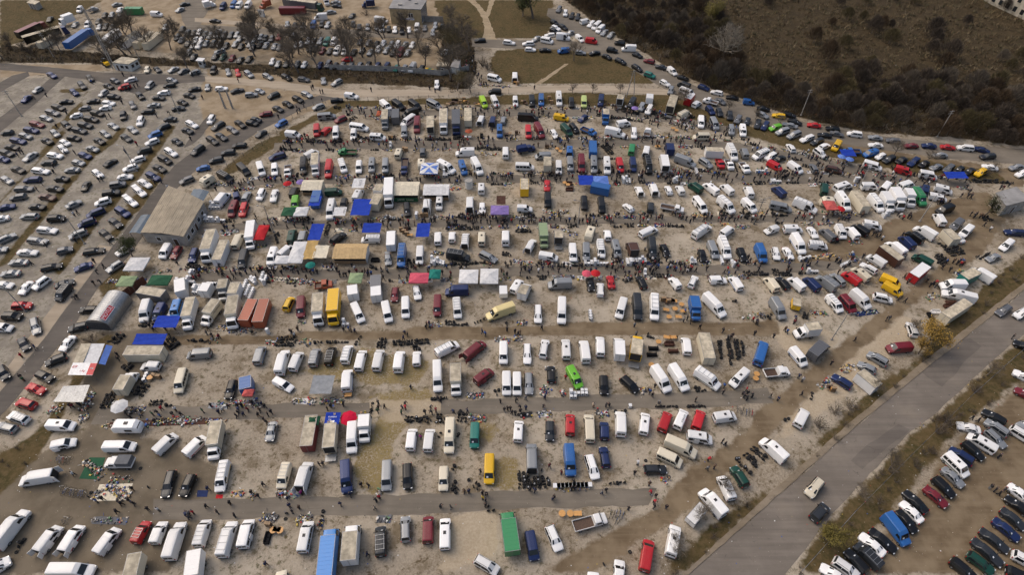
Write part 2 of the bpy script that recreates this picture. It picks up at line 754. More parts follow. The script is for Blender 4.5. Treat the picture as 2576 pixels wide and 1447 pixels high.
lv d 34.5 107.3 -94 5.9
sd k 37.7 107.0 -83 4.1
sd k 46.5 105.1 -92 4.1
mp s 49.5 106.9 -87 5.4
lv w 52.4 107.4 -88 6.7
su k 56.2 105.3 -90 4.4
lv b 60.8 105.4 -89 5.3
lv s 11.1 95.2 -177 5.5
mp w 1.1 94.7 65 4.5
sd r 23.1 96.2 92 4.1
es k 30.3 96.1 101 4.1
sv w 38.0 95.8 109 3.8
es w 42.4 96.3 61 4.1
sv w 48.4 96.7 2 4.1 S
mp w 52.2 95.7 103 4.5
sd k 18.3 95.5 -87 4.1
es w 82.9 151.3 94 4.1
es w 93.2 152.2 31 4.1
mp y 96.6 151.9 -127 4.5
mv w 90.5 148.4 -67 4.3
sd k 78.0 145.9 32 4.1
mp r 75.2 141.9 -50 4.5
mp w 80.8 141.0 -60 4.9
es g 86.1 141.1 89 4.1
mv B 91.5 140.2 -23 4.6
mv w 75.5 146.7 -144 4.1
sd w 108.7 152.7 173 4.1
sd m 119.2 152.4 180 4.1
sd n 124.5 152.3 169 4.1
sd r 129.8 151.7 -11 4.1
mv w 134.7 151.2 168 4.5
sd n 139.3 150.3 -30 4.1
sd s 125.4 147.5 180 4.1
es d 139.0 146.9 -172 4.6
pk b 100.1 149.1 177 5.1
mp b 105.2 148.2 -160 4.5
ha w 107.7 146.9 -151 3.6
es d 109.6 145.5 -148 4.6
sd k 112.9 144.9 -150 4.1
es n 116.2 144.3 -141 5.2
sd k 118.6 143.1 -145 4.1
sd s 121.4 141.6 -157 4.1
es g 124.7 141.0 -141 4.6
ha k 127.3 140.3 -145 3.6
sd k 129.9 139.6 -150 4.1
su y 132.5 138.8 -148 4.1
sd w 136.8 141.6 158 4.1
sd s 144.4 141.6 -165 4.6
es w 144.0 138.5 -154 4.1
lm w 103.3 142.0 -31 5.1 S
mp r 111.0 139.5 -30 4.5 S
lm w 116.9 137.3 -19 4.7 S
mp n 72.8 130.1 112 4.5
mp e 85.5 131.2 69 5.6
lm w 91.1 132.3 24 5.9 S
mp w 98.3 132.3 0 4.5 S
mp w 103.0 132.3 45 5.3 D
lm w 108.8 132.9 23 5.0 S
mp n 113.1 131.0 58 4.5
mp w 118.1 130.9 -28 4.5 S
lm s 71.2 123.4 -20 5.7 S
lv w 77.8 123.7 -39 6.4 S
cv c 84.1 125.2 173 3.6
lv w 88.5 125.4 -86 6.4
tb c 92.4 124.9 94 6.8
lv w 97.0 124.8 -83 6.0
bt w 99.8 124.7 -92 6.0
bx w 102.5 125.4 -93 6.4
bt w 106.4 126.4 -97 5.2
lv E 109.6 127.3 -89 6.0
mp w 114.9 127.4 -22 4.5 S
mp k 114.2 122.4 -157 5.1
mp w 71.6 114.5 0 4.8
sv w 66.1 114.4 -157 3.8
lv w 71.0 108.8 -85 6.1
sd w 76.4 113.6 -84 4.1
mp g 79.7 112.6 112 4.5
mp w 83.4 113.5 -92 4.5
mp w 86.1 113.3 102 4.5
mp k 88.7 114.5 121 4.5
mp w 92.5 116.0 -19 4.5 S
mp w 76.0 108.6 -9 4.5 S
es w 64.7 105.8 -98 4.1
sd w 67.7 105.9 -84 4.1
mp w 110.8 118.4 84 4.5
mp g 114.3 116.4 -142 4.5
mp w 115.4 113.8 -141 4.8
lv w 104.5 113.2 123 5.3
tb c 109.6 111.0 100 4.0
mp k 101.4 111.7 117 4.5
mp n 98.5 109.7 103 4.6
lv w 94.4 107.2 112 5.3
tb B 91.7 104.4 116 5.6
es n 127.8 113.6 172 4.9
sv w 122.8 108.7 -144 4.7
mp e 99.4 103.4 130 4.5
tb r 95.9 98.5 37 5.8
mp w 88.1 103.2 124 4.5
es w 85.4 100.8 127 4.1
mp c 82.5 98.6 115 4.7
mp r 79.8 97.3 122 4.5
sd w 112.2 111.8 108 4.1
lv w 110.9 98.3 123 5.3
sd s 117.2 104.4 -156 4.1
mv s 76.5 96.9 109 4.1
lv s 73.2 95.6 121 5.3
mp n 69.9 95.5 112 4.5
mp w 66.2 95.4 116 4.5
es k 63.4 95.9 108 4.1
mp c 60.4 95.3 104 4.5
mp y 88.6 96.2 -40 4.5
tb t 106.9 97.1 -154 4.6
lv w 102.2 94.7 178 5.3
sd w -112.8 94.3 -94 4.1
mp d -103.1 92.5 -96 4.5
su r -110.5 88.7 6 4.1
mv k -111.0 85.6 -2 4.1
es s -104.3 82.8 -55 5.1
sv w -110.9 82.3 -4 3.8
sd d -104.1 77.9 -46 4.3
su d -104.1 70.4 -45 4.1
es k -95.0 87.6 -178 4.1
es d -94.8 82.5 -161 4.1
sd w -94.9 78.1 -99 4.1
es d -95.1 73.7 -148 4.1
es k -95.2 69.6 -23 4.1
sd r -95.4 66.6 -20 4.2
su r -95.4 63.1 164 4.2
su w -95.1 60.0 161 4.6 R
es s -96.3 57.9 167 4.1
mp w -85.8 58.2 -2 5.0
tb g -81.8 91.4 168 6.2
lv w -81.7 86.8 -79 5.6
mp n -78.6 86.6 -89 4.5
lm S -75.1 87.3 -82 4.7
bt w -71.2 85.5 -81 7.6
bt c -66.7 85.9 -102 6.0 X
bx c -61.5 85.7 -79 7.5
tb o -58.2 86.0 -93 6.2
bt s -66.0 92.5 -81 4.8
mp s -65.7 75.1 -174 4.9
tb c -76.4 74.7 180 7.6
sv w -74.6 72.0 177 4.0
bt c -77.1 67.6 89 5.4
lm c -66.9 68.3 -82 5.4
es k -56.3 66.5 -87 4.4
cv w -72.9 57.8 0 5.1
bt w -69.7 93.4 87 4.7
tb w -63.4 92.5 -87 3.4
tb w -76.1 93.5 -67 4.3
tb b -53.0 66.9 107 3.0
tb o -55.4 86.0 -87 6.7
mv y -50.5 89.3 85 4.1
mp m -47.4 88.1 -79 5.6
bx w -42.9 86.6 -80 7.5
bx y -39.6 87.2 -82 8.5
tb w -36.3 92.0 103 3.0
tb w -30.9 91.6 100 3.0
mp w -34.4 86.5 -62 5.6
mp w -27.9 86.7 -73 5.6
mp w -23.9 88.0 -83 5.6
es m -26.9 92.2 -88 4.1
es w -21.9 92.8 -77 4.2
mp m -16.8 88.6 -87 5.6
mp w -12.3 87.8 -83 5.4
lv n -12.7 93.0 -178 5.4
tl w -2.0 92.6 -88 2.7
lv j -2.6 86.6 -155 6.7
lv w -47.6 73.0 93 6.2
mp w -44.8 73.3 85 4.8
mp s -41.2 74.3 92 4.5
mp k -38.0 74.7 91 4.6
lm w -34.6 75.1 89 4.7
mp w -31.5 73.6 89 5.2
mp w -27.8 73.6 89 5.3
lv w -23.4 73.2 91 5.3
sv w -19.9 74.1 95 3.8
lv w -33.3 68.5 98 5.3
sv w -46.0 67.5 -28 4.5
mp w -13.7 76.5 34 5.3
mp m -7.8 76.2 47 5.6 D
lv w -15.1 69.2 -84 6.7
bt c -11.3 68.2 -86 6.3
mp m -5.7 69.5 43 4.5 S
mp w -1.8 75.3 -90 5.1
mp w -1.1 67.7 -89 5.1
mp s -52.9 74.9 93 4.6
bt w -27.8 57.1 -84 4.7
bt w 2.9 92.7 71 4.9
mv w 20.4 93.7 84 4.1 D
mv w 5.8 86.3 -92 5.0
lv w 11.1 86.9 -94 6.7
mp w 24.5 87.8 -109 5.6
lv d 28.1 88.0 -94 6.7
lv w 31.9 87.9 -98 6.7
bt b 40.8 87.2 -93 5.4
lv w 45.5 88.5 -62 6.7
es w 3.2 75.4 -91 5.2
mv w 6.8 76.7 80 4.8
mp w 11.4 76.5 89 5.2
lv w 15.3 75.8 91 5.8
mp w 18.7 77.2 86 5.1
bt w 22.5 76.2 85 5.8
bx y 26.1 76.2 77 5.9 D
mp w 37.0 77.3 85 4.5
tb c 40.8 76.2 88 6.8
lv b 52.3 75.4 62 6.7
es s 3.4 67.9 -90 5.1
es k 8.0 70.1 89 4.1
mp G 12.7 69.2 -69 5.1
mv k 18.5 67.5 -94 4.4
mv k 23.7 67.7 -52 4.3
lv w 30.1 68.6 -68 5.9
lv w 33.8 69.0 -70 6.0
lv w 39.6 68.8 -45 5.6
mp w 46.1 69.1 -138 5.1
mp w 32.4 59.6 60 4.6 A
mp r 35.8 59.5 64 4.5
mp w 41.0 60.1 9 4.5
mp w 1.0 67.6 -90 4.9
lv s 59.5 87.5 -81 5.5
tl y 63.9 88.8 72 2.5
mp w 72.9 89.2 -74 4.8 S
lm m 75.8 89.0 -75 4.7
lv w 79.1 90.2 -65 5.3
mv w 84.6 91.0 -19 4.1
mp y 88.0 93.6 -49 4.5
lv w 102.0 91.5 158 6.7
tb c 98.3 86.4 31 8.4
su w 87.1 81.8 79 4.1
mp m 81.9 76.7 -175 5.1
mv s 76.3 74.0 134 4.1
ha s 73.2 71.8 141 3.6
tb w 71.3 67.8 121 4.2
es n 66.8 68.4 132 4.1
bt w 63.5 80.7 -172 5.0
bt g 64.4 75.8 40 6.2
mp w 59.8 74.3 -70 4.5
pk w 54.1 70.5 7 5.2
mp w 55.7 59.9 52 4.6
es g 110.2 87.4 -150 4.5
mv w 113.6 86.5 -152 4.1
es k 93.0 60.1 132 4.1
mv s 92.2 57.8 127 4.1
sd w 87.0 57.9 162 4.1
es w 104.4 69.5 137 4.1
sd k 109.0 77.3 143 4.1
sd m 102.3 65.3 138 4.1
sd s 98.5 58.6 -165 4.1"""
PEO = """-145.3 149.3 k
-144.9 147.6 n
-131.9 147.8 k
-128.8 148.8 k
-131.8 142.1 k
-130.0 139.3 k
-115.6 135.8 k
-114.8 136.0 k
-130.6 134.0 k
-130.4 131.3 k
-115.0 120.8 w
-114.5 121.6 k
-114.1 149.3 n
-112.6 153.5 r
-97.7 134.9 n
-94.8 132.2 w
-116.0 108.9 k
-116.1 102.5 d
-101.3 103.2 k
-98.1 101.4 k
-99.0 99.5 k
-97.9 95.9 k
-96.6 96.4 k
-100.5 109.8 k
-109.4 110.5 k
-81.4 131.5 k
-81.0 102.7 k
-144.3 149.1 k
-99.7 135.1 k
-56.3 81.0 k
-6.5 81.4 n
-5.8 80.7 b
-1.1 81.9 k
-42.3 82.6 k
-20.3 67.0 k
-11.3 61.5 n
-8.7 61.6 n
-2.3 63.7 k
-35.6 62.8 d
-33.1 63.0 k
-36.1 62.1 k
-16.0 62.5 d
52.6 80.8 k
6.5 82.4 k
6.5 64.6 n
0.7 63.9 k
6.1 62.8 k
16.0 62.8 c
18.4 62.8 k
19.2 63.1 k
10.9 69.3 r
36.3 64.1 k
41.1 82.6 k
46.5 64.3 k
73.7 79.2 k
66.4 73.0 k
58.5 69.6 n
59.0 68.8 s
57.7 65.5 k
52.7 64.3 n
51.4 65.0 k
108.0 79.9 k
56.5 80.1 k
88.9 60.1 k
89.8 59.6 k
-79.0 48.6 w
-72.4 43.6 b
-71.5 44.0 k
-67.8 43.1 k
-68.5 43.4 k
-66.8 43.7 k
-65.7 43.1 k
-68.0 41.7 k
-62.8 42.1 k
-61.0 42.0 w
-52.9 42.6 k
-50.6 41.6 k
-49.0 43.2 k
-67.1 45.8 k
-53.7 45.8 n
-45.8 45.1 k
-35.1 50.4 k
-34.4 50.5 d
-44.2 46.6 k
-36.8 45.6 p
-28.4 44.7 n
-26.8 46.5 k
-25.5 46.4 k
-23.2 44.2 r
-23.6 43.6 k
-23.7 42.3 c
-29.8 43.0 n
-37.8 41.7 k
-36.8 42.4 B
-12.5 42.7 k
-10.6 42.5 d
-8.4 45.3 B
-7.6 45.3 n
-5.2 45.0 k
-4.6 45.0 k
-5.1 44.1 y
-4.6 43.6 k
-4.6 42.8 k
-23.7 34.6 n
-39.9 33.1 n
-17.8 55.9 p
-44.5 44.5 k
-5.7 49.0 k
6.8 50.1 m
8.9 48.8 m
11.0 47.1 k
10.5 45.8 k
11.2 45.9 k
7.4 44.3 k
7.1 43.9 n
15.8 45.1 g
16.6 45.5 k
22.9 50.5 w
22.1 48.8 k
24.5 45.0 r
25.2 44.5 k
24.7 43.6 r
24.6 42.6 k
26.7 42.5 k
24.4 46.7 B
35.9 51.4 r
35.4 49.6 g
36.7 49.9 B
39.4 55.0 k
39.8 54.5 k
3.2 45.6 k
4.0 45.5 n
20.1 42.2 k
89.5 52.0 k
84.7 46.1 k
85.3 45.6 k
85.7 45.0 k
87.7 45.6 k
-135.6 196.1 k
-128.0 187.8 d
-127.4 188.8 k
-130.2 185.8 k
-129.3 186.1 k
-158.1 180.6 k
-155.1 182.2 k
-144.0 190.9 b
-127.6 177.4 k
-113.0 169.2 k
-128.6 168.3 k
-127.9 169.2 k
-142.3 170.7 k
-141.4 162.9 k
-109.6 171.0 k
-97.4 156.2 k
-111.6 196.8 k
-110.1 196.8 k
-94.1 191.9 m
-103.2 197.5 k
-130.5 194.0 k
-102.3 180.3 k
-75.5 232.3 k
-67.7 186.5 k
-67.4 187.5 k
-64.2 184.2 k
-63.4 184.2 d
-47.4 185.5 k
-67.6 175.2 k
-69.5 173.7 k
-68.3 172.8 k
-68.7 171.0 k
-74.1 168.6 k
-62.5 178.7 k
-27.8 186.5 k
-25.8 184.8 n
-24.6 186.8 k
-51.8 171.3 k
-51.1 171.6 r
-48.5 172.8 n
-47.0 170.4 k
-46.4 168.6 n
-11.7 172.8 k
-10.0 173.1 k
-6.1 160.6 n
-4.8 174.6 r
-35.2 154.9 k
-32.3 155.4 n
-31.5 155.4 k
-28.1 155.4 k
-29.3 156.8 n
-18.7 155.7 k
-7.1 156.5 k
-2.0 157.3 k
-1.5 157.3 k
-63.9 157.6 k
-63.2 157.9 k
-62.0 157.3 r
-15.1 206.4 k
-14.2 205.3 w
-13.2 204.5 k
-15.4 201.5 k
-14.2 201.5 g
-13.5 197.9 k
-12.9 197.5 d
-12.1 194.3 k
-14.7 208.3 k
-11.1 191.6 k
-10.4 190.2 k
-9.7 189.5 B
-8.7 189.5 k
-10.7 194.3 k
-11.6 195.8 n
-14.0 209.9 k
-16.3 205.3 r
-12.9 200.8 B
8.5 172.2 k
9.6 171.0 k
10.0 171.3 k
11.6 170.1 k
22.4 172.8 k
28.7 173.4 k
7.6 156.8 n
10.9 160.1 k
7.6 186.8 k
33.3 174.3 k
33.6 173.1 B
32.7 174.9 k
45.4 163.4 k
43.3 165.7 k
43.8 165.1 k
39.2 155.2 k
39.6 155.2 k
27.5 155.7 k
28.2 155.2 k
29.6 156.0 w
53.6 161.7 k
55.9 162.3 k
65.7 159.0 k
65.0 159.5 k
63.5 157.3 n
61.4 156.8 k
62.2 159.0 b
71.3 155.2 k
51.9 165.1 r
52.8 166.3 k
53.1 164.6 B
53.9 165.7 k
54.5 164.0 w
51.9 163.4 k
52.7 162.9 k
56.1 165.7 r
56.8 164.6 k"""
LIN = """W 9 -80.7 124.4 -76.7 124.4
W 9 -80.3 118.8 -74.5 118.4
Y 30 -78.9 101.9 -72.7 101.9
G 40 -80.0 100.9 -69.6 100.5
G 30 -84.0 134.9 -78.7 134.0
G 30 -77.6 132.2 -71.1 132.6
C 5 -76.9 134.2 -73.3 134.4
C 6 -73.5 98.9 -61.3 99.2
C 4 -76.8 116.0 -72.8 115.6
G 25 -95.6 96.9 -92.6 96.9
G 25 -89.4 97.2 -86.3 97.5
G 20 -86.0 100.2 -81.8 100.5
W 6 -78.8 96.6 -72.2 96.2
W 6 -62.0 97.5 -60.1 95.9
G 20 -75.1 114.9 -70.0 114.9
C 14 -71.2 136.3 -58.2 135.8
C 10 -54.9 135.8 -35.3 135.3
C 14 -39.8 135.6 -13.5 135.3
C 8 -7.4 136.3 0.1 137.2
C 26 -68.0 154.0 -45.7 153.5
C 10 -15.7 154.0 -3.1 153.7
C 16 -13.7 119.6 -9.5 119.6
C 8 -17.3 118.8 -14.7 118.4
C 6 -8.5 120.4 -7.2 120.0
C 9 -5.3 118.8 -1.7 118.4
C 5 -40.2 116.0 -31.9 117.6
C 10 -57.6 99.8 -45.3 99.5
C 10 -41.8 98.5 -27.6 98.9
C 6 -26.4 98.5 -20.8 101.5
C 5 -2.0 99.2 0.1 98.5
C 5 -56.1 118.0 -50.4 118.0
Y 30 -69.1 151.4 -63.7 151.4
Y 40 -39.0 137.9 -33.1 138.1
Y 40 -11.2 151.9 -3.1 151.4
Y 16 -48.1 114.5 -46.8 114.5
Y 60 -17.1 116.0 -8.3 115.8
Y 34 -15.3 102.5 -6.4 103.2
Y 16 -24.5 104.3 -23.9 101.5
Y 20 -60.2 114.1 -58.5 110.4
Y 10 -34.5 101.9 -32.3 101.5
Y 12 -6.0 134.4 -0.1 134.4
Y 20 -61.0 100.9 -57.7 100.5
Y 12 -2.6 106.4 0.1 106.0
Y 10 -32.4 119.2 -28.2 119.2
G 30 -65.4 150.9 -61.2 150.6
G 30 -50.6 138.1 -44.6 137.6
G 24 -25.0 138.6 -21.6 138.1
G 24 -9.3 149.3 -3.7 148.8
G 30 -40.5 133.5 -36.1 131.7
G 40 -59.9 118.8 -56.2 118.4
G 40 -46.3 118.4 -43.3 118.8
G 60 -36.6 119.6 -34.0 119.2
G 30 -33.9 120.4 -30.4 120.0
G 30 -57.2 101.2 -51.5 101.5
G 30 -46.3 101.9 -42.4 101.5
G 30 -21.1 120.4 -17.7 120.4
G 25 -17.1 116.0 -12.0 116.4
G 25 -7.2 139.0 -0.1 139.0
G 30 -17.2 132.6 -13.9 132.6
G 30 -63.9 109.3 -61.4 109.3
G 60 -57.0 97.9 -50.6 97.5
G 40 -50.4 96.9 -47.0 96.6
G 25 -19.8 107.1 -16.6 106.4
G 20 -63.8 119.6 -61.3 119.2
W 6 -19.6 138.6 -17.4 138.6
W 12 -19.8 103.6 -16.3 102.2
W 3 -25.5 120.6 -24.5 120.6
W 3 -36.9 153.0 -35.7 153.0
W 8 -59.5 98.2 -57.4 95.9
F 4 -28.8 115.2 -25.4 112.2
F 3 -32.2 151.4 -31.2 150.4
F 2 -24.0 121.4 -21.7 121.2
C 18 2.0 138.1 17.1 137.2
C 8 5.1 101.5 15.1 101.2
C 30 39.4 137.6 52.7 138.1
C 14 55.7 138.6 65.0 137.6
C 10 28.5 138.6 37.5 138.1
C 16 1.8 118.8 20.0 118.8
C 12 14.8 118.0 26.5 118.8
C 8 43.0 119.6 47.2 119.6
C 14 51.1 119.6 66.3 118.8
C 10 23.3 101.5 26.7 101.9
C 18 29.7 100.5 35.1 101.5
C 16 37.2 101.2 43.9 101.2
C 6 24.6 103.9 27.2 103.9
C 6 53.3 103.2 56.8 102.9
C 6 1.7 100.9 3.6 101.5
C 4 30.3 114.1 35.1 103.2
Y 50 27.3 153.5 29.4 148.8
Y 20 25.1 146.6 33.8 146.3
Y 10 5.0 135.1 7.5 135.1
Y 10 28.4 135.3 30.1 135.3
Y 10 35.4 135.3 37.4 135.6
Y 12 56.7 152.4 61.7 152.2
Y 10 10.2 139.0 11.6 139.0
Y 26 0.8 114.9 4.9 114.9
Y 22 2.4 121.4 6.6 120.4
Y 6 26.0 116.4 31.1 116.4
Y 22 39.5 117.2 44.6 116.8
Y 16 67.6 134.9 70.7 134.9
Y 18 61.6 121.6 62.7 120.8
Y 30 55.1 122.0 58.1 121.2
Y 22 33.7 103.6 36.6 103.6
Y 16 14.3 102.7 17.2 102.5
Y 14 33.0 98.9 36.3 98.9
Y 30 55.2 99.5 61.2 99.5
Y 10 26.1 96.9 28.4 98.2
Y 10 10.9 102.2 12.8 102.2
G 40 50.3 153.2 54.2 153.2
G 60 46.5 142.4 51.3 139.5
G 60 54.0 141.4 59.8 139.5
G 50 8.2 122.4 15.1 122.4
G 40 0.3 120.4 3.9 120.0
G 30 21.0 120.6 25.4 120.6
G 25 29.1 120.4 32.7 120.4
G 50 12.6 116.0 16.5 113.3
G 50 0.2 103.9 5.1 103.2
G 40 6.5 103.2 10.9 102.9
G 40 38.1 103.6 41.9 103.2
G 40 57.4 116.4 61.5 116.4
G 40 9.5 98.5 14.9 98.5
G 30 24.1 104.3 26.9 103.2
G 30 47.2 121.0 51.8 121.2
G 20 50.4 149.3 52.7 148.8
G 20 30.7 135.8 34.4 135.8
G 24 26.7 97.9 28.4 98.2
G 30 52.2 103.6 54.3 103.2
W 3 52.0 140.0 53.0 140.5
W 10 30.7 135.8 33.2 135.3
W 4 44.9 135.3 46.3 135.3
W 12 17.4 102.5 23.4 102.5
W 16 27.6 103.2 32.7 103.2
W 4 43.1 102.9 44.8 102.9
W 4 50.5 103.6 51.4 103.6
W 3 52.8 103.2 53.9 103.6
W 4 69.3 140.0 73.2 139.8
W 2 31.3 98.9 32.0 98.9
F 2 43.0 152.4 43.9 152.4
F 4 12.8 152.4 14.5 149.8
F 3 9.8 151.9 11.3 151.9
F 3 14.2 134.9 16.8 132.2
C 14 72.9 138.1 77.5 137.6
C 6 79.7 139.0 80.9 138.6
C 6 87.7 146.8 89.0 146.3
C 6 75.2 120.4 76.7 119.2
C 5 84.6 119.6 87.5 118.8
C 8 99.1 120.4 104.8 120.4
C 8 106.9 103.2 109.3 102.5
C 6 112.9 125.7 118.7 126.1
C 5 121.2 127.8 125.7 129.1
C 5 120.5 120.4 122.6 118.4
C 6 66.5 101.9 77.4 101.9
C 5 81.0 111.8 81.9 110.7
C 5 91.8 113.0 93.2 112.6
C 5 96.5 95.9 99.8 95.9
C 4 99.9 115.2 92.3 95.9
C 3 103.0 101.2 105.7 103.2
C 3 132.8 131.7 137.5 132.6
C 2 121.3 118.0 121.9 115.2
C 2 91.4 120.8 92.4 120.8
Y 12 81.9 146.8 84.6 146.3
Y 10 76.4 134.9 84.1 135.3
Y 20 68.5 121.4 72.6 121.2
Y 8 85.7 135.3 90.9 134.9
Y 70 128.1 135.8 140.1 135.3
Y 60 107.5 106.7 111.7 107.8
Y 24 104.2 106.0 105.3 103.9
Y 24 103.3 103.2 105.9 104.6
Y 30 62.2 99.5 66.6 99.2
Y 12 80.8 111.8 81.7 110.4
Y 14 114.0 104.3 118.1 106.7
Y 16 123.0 119.6 125.6 119.2
Y 6 68.2 99.5 72.5 99.5
G 24 83.9 149.6 88.3 149.3
G 30 82.0 122.4 86.7 122.4
G 50 75.1 117.6 84.0 118.0
G 40 73.6 105.0 79.8 106.4
G 30 84.9 110.7 87.9 110.7
G 24 84.6 105.0 83.1 103.6
G 40 94.4 145.3 98.1 144.3
G 24 105.6 99.2 108.5 100.2
G 20 89.9 122.4 91.0 121.2
W 6 72.3 135.1 75.1 135.1
W 5 69.9 103.9 73.1 105.0
W 4 79.3 101.9 82.0 103.2
W 4 97.1 120.8 99.4 121.2
W 4 70.2 99.8 75.9 99.8
W 2 95.6 135.6 97.0 135.6
Y 26 -85.6 78.5 -85.0 81.0
Y 40 -74.0 77.7 -72.3 79.6
Y 20 -80.7 71.8 -79.8 73.5
Y 40 -80.0 62.3 -80.3 67.6
Y 30 -76.4 66.7 -73.4 66.2
Y 14 -70.0 79.2 -65.3 79.1
Y 6 -82.4 83.5 -80.3 83.2
Y 5 -68.4 63.2 -65.7 63.2
G 40 -64.9 82.9 -62.2 82.9
G 70 -62.4 82.1 -56.1 82.4
G 60 -75.9 62.3 -72.0 62.3
G 60 -55.0 63.7 -50.5 63.2
G 120 -78.7 58.8 -55.1 59.9
G 60 -68.9 59.6 -62.1 59.9
G 50 -84.1 61.9 -84.2 66.2
G 40 -90.8 62.3 -88.3 62.1
G 30 -84.0 60.1 -82.3 61.0
G 20 -65.2 79.6 -63.6 79.9
G 20 -60.0 63.2 -55.8 63.0
W 10 -76.5 91.8 -76.0 93.3
W 14 -73.9 93.9 -70.0 93.3
W 14 -62.8 94.9 -59.2 92.1
W 3 -75.1 70.3 -74.6 70.5
F 3 -74.2 69.6 -71.7 69.3
C 2 -100.7 92.4 -99.2 91.2
C 2 -103.1 75.6 -100.7 75.9
C 2 -100.0 69.1 -99.1 69.9
C 5 -75.5 60.5 -70.6 60.7
C 7 -69.1 61.0 -63.9 61.2
C 3 -60.8 62.1 -56.2 61.4
C 8 -54.4 62.3 -51.6 61.4
C 5 -66.7 82.1 -63.2 80.7
C 5 -87.1 61.0 -85.8 62.5
C 2 -82.7 68.1 -82.4 75.1
C 4 -82.1 84.3 -78.0 81.8
C 4 -76.2 82.4 -73.7 82.1
Y 40 -50.7 78.8 -46.4 78.7
Y 6 -42.5 78.7 -40.8 78.8
Y 14 -40.0 78.8 -35.1 78.9
Y 5 -33.8 79.1 -33.0 78.8
Y 22 -29.0 78.5 -26.9 78.5
Y 50 -25.6 78.5 -17.9 79.1
Y 14 -21.4 77.5 -19.3 77.7
Y 22 -14.9 84.1 -9.6 84.1
Y 3 -1.6 83.8 -0.8 83.8
Y 5 -7.7 84.6 -7.5 84.3
Y 12 -16.1 64.6 -12.8 64.8
Y 6 -3.1 66.9 -2.7 65.3
Y 22 -20.9 60.1 -17.6 59.9
Y 10 -17.0 59.4 -16.4 60.5
Y 20 -14.8 60.3 -12.1 60.1
Y 16 -10.7 60.5 -8.6 60.3
Y 10 -28.1 59.9 -27.1 59.9
G 30 -53.1 79.1 -50.9 78.8
G 60 -43.6 64.3 -39.0 64.1
G 70 -38.0 64.1 -33.3 64.1
G 40 -45.8 79.1 -43.2 78.8
G 30 -19.0 83.8 -15.5 83.8
G 50 -9.3 65.7 -5.5 65.5
G 50 -8.4 60.5 -5.1 60.3
G 30 -3.8 79.6 -0.3 79.3
G 20 -30.1 60.7 -28.4 61.0
G 20 -50.5 63.4 -49.2 63.0
G 20 -47.9 84.9 -45.6 84.3
W 3 -37.5 83.5 -35.7 83.5
W 1 -53.1 81.4 -53.1 81.4
F 2 -33.5 65.3 -32.3 65.0
C 5 -49.0 80.7 -46.1 81.0
C 4 -37.0 81.0 -34.0 81.5
C 4 -24.1 80.4 -22.2 80.4
C 6 -19.0 83.2 -18.3 83.2
C 5 -26.6 61.9 -24.7 62.3
C 4 -22.6 61.0 -20.2 61.9
C 6 -17.2 61.2 -13.7 63.2
C 4 -1.3 62.1 0.1 61.0
C 8 -49.8 62.3 -46.6 60.7
C 3 -48.1 59.9 -46.6 60.1
F 4 33.0 79.9 35.9 80.1
F 8 34.4 90.5 37.1 90.5
Y 16 44.3 79.3 44.0 73.8
Y 16 44.9 79.3 43.8 73.8
Y 18 46.3 79.6 45.5 72.3
Y 18 46.8 79.6 46.1 72.3
Y 18 48.0 79.6 47.1 72.5
Y 18 48.5 79.6 47.5 72.5
Y 14 49.5 79.3 48.7 74.1
Y 6 29.2 80.4 30.9 80.1
Y 10 36.8 66.9 39.0 66.9
Y 10 27.9 62.8 32.6 62.9
Y 12 34.3 62.9 39.8 62.8
Y 8 0.4 61.0 2.7 61.1
Y 4 50.1 90.5 52.2 90.8
Y 6 55.5 85.5 57.5 86.1
G 40 1.1 84.3 3.3 84.3
G 40 0.4 79.9 2.2 79.6
G 50 7.3 72.5 8.9 68.6
G 50 6.0 65.5 7.1 67.6
G 50 16.2 61.6 18.9 61.2
G 40 4.9 61.2 7.8 61.4
G 30 25.6 66.2 27.0 66.4
G 30 9.8 66.0 10.6 66.2
G 30 51.4 85.8 57.0 87.0
W 10 11.4 65.7 15.2 65.7
W 1 23.2 62.9 23.2 62.8
W 4 17.2 86.1 18.4 85.2
C 3 0.4 81.5 1.5 81.5
C 2 26.7 82.6 27.3 82.4
C 4 38.0 84.6 39.8 85.8
C 4 51.1 84.6 55.0 83.8
C 5 45.7 80.7 47.9 80.7
C 4 25.7 65.3 28.2 66.2
C 5 45.6 65.5 49.2 65.5
C 3 41.5 66.7 44.0 66.9
C 2 93.9 93.3 88.4 89.9
C 2 82.7 85.1 83.4 84.6
C 3 62.0 84.6 64.1 84.3
C 3 58.7 81.8 60.1 81.5
Y 12 65.1 86.7 66.2 86.1
Y 5 52.3 59.9 53.6 60.7
Y 3 59.5 65.0 59.7 64.9
Y 6 57.3 86.1 57.9 85.8
G 40 67.2 87.0 70.8 87.0
G 40 68.0 71.3 71.1 73.3
G 40 62.2 67.2 65.1 69.6
G 30 76.7 86.7 82.8 87.8
G 30 95.4 91.2 98.2 92.7
F 4 63.9 67.2 64.7 66.7
G 80 -78.6 51.5 -73.8 48.2
G 140 -72.5 46.6 -67.4 44.7
G 30 -73.4 45.8 -73.1 44.2
G 30 -72.1 40.5 -65.5 40.3
G 20 -72.2 47.9 -68.2 47.7
G 20 -49.5 45.1 -47.4 45.3
G 20 -46.1 44.9 -45.2 44.9
Y 1 -67.7 49.9 -67.7 49.9
Y 1 -64.7 46.3 -64.7 46.3
Y 2 -74.6 44.6 -74.5 44.6
Y 8 -81.9 34.9 -81.7 37.6
Y 4 -11.1 50.2 -10.3 49.8
Y 14 -10.8 46.9 -9.3 45.8
Y 2 -7.9 47.7 -7.8 47.5
Y 2 -19.7 45.5 -17.1 45.7
Y 2 -39.2 40.8 -38.4 40.8
Y 3 -4.4 42.0 -2.8 42.2
Y 8 -33.1 40.8 -32.1 40.8
Y 6 -6.9 46.9 -5.8 46.2
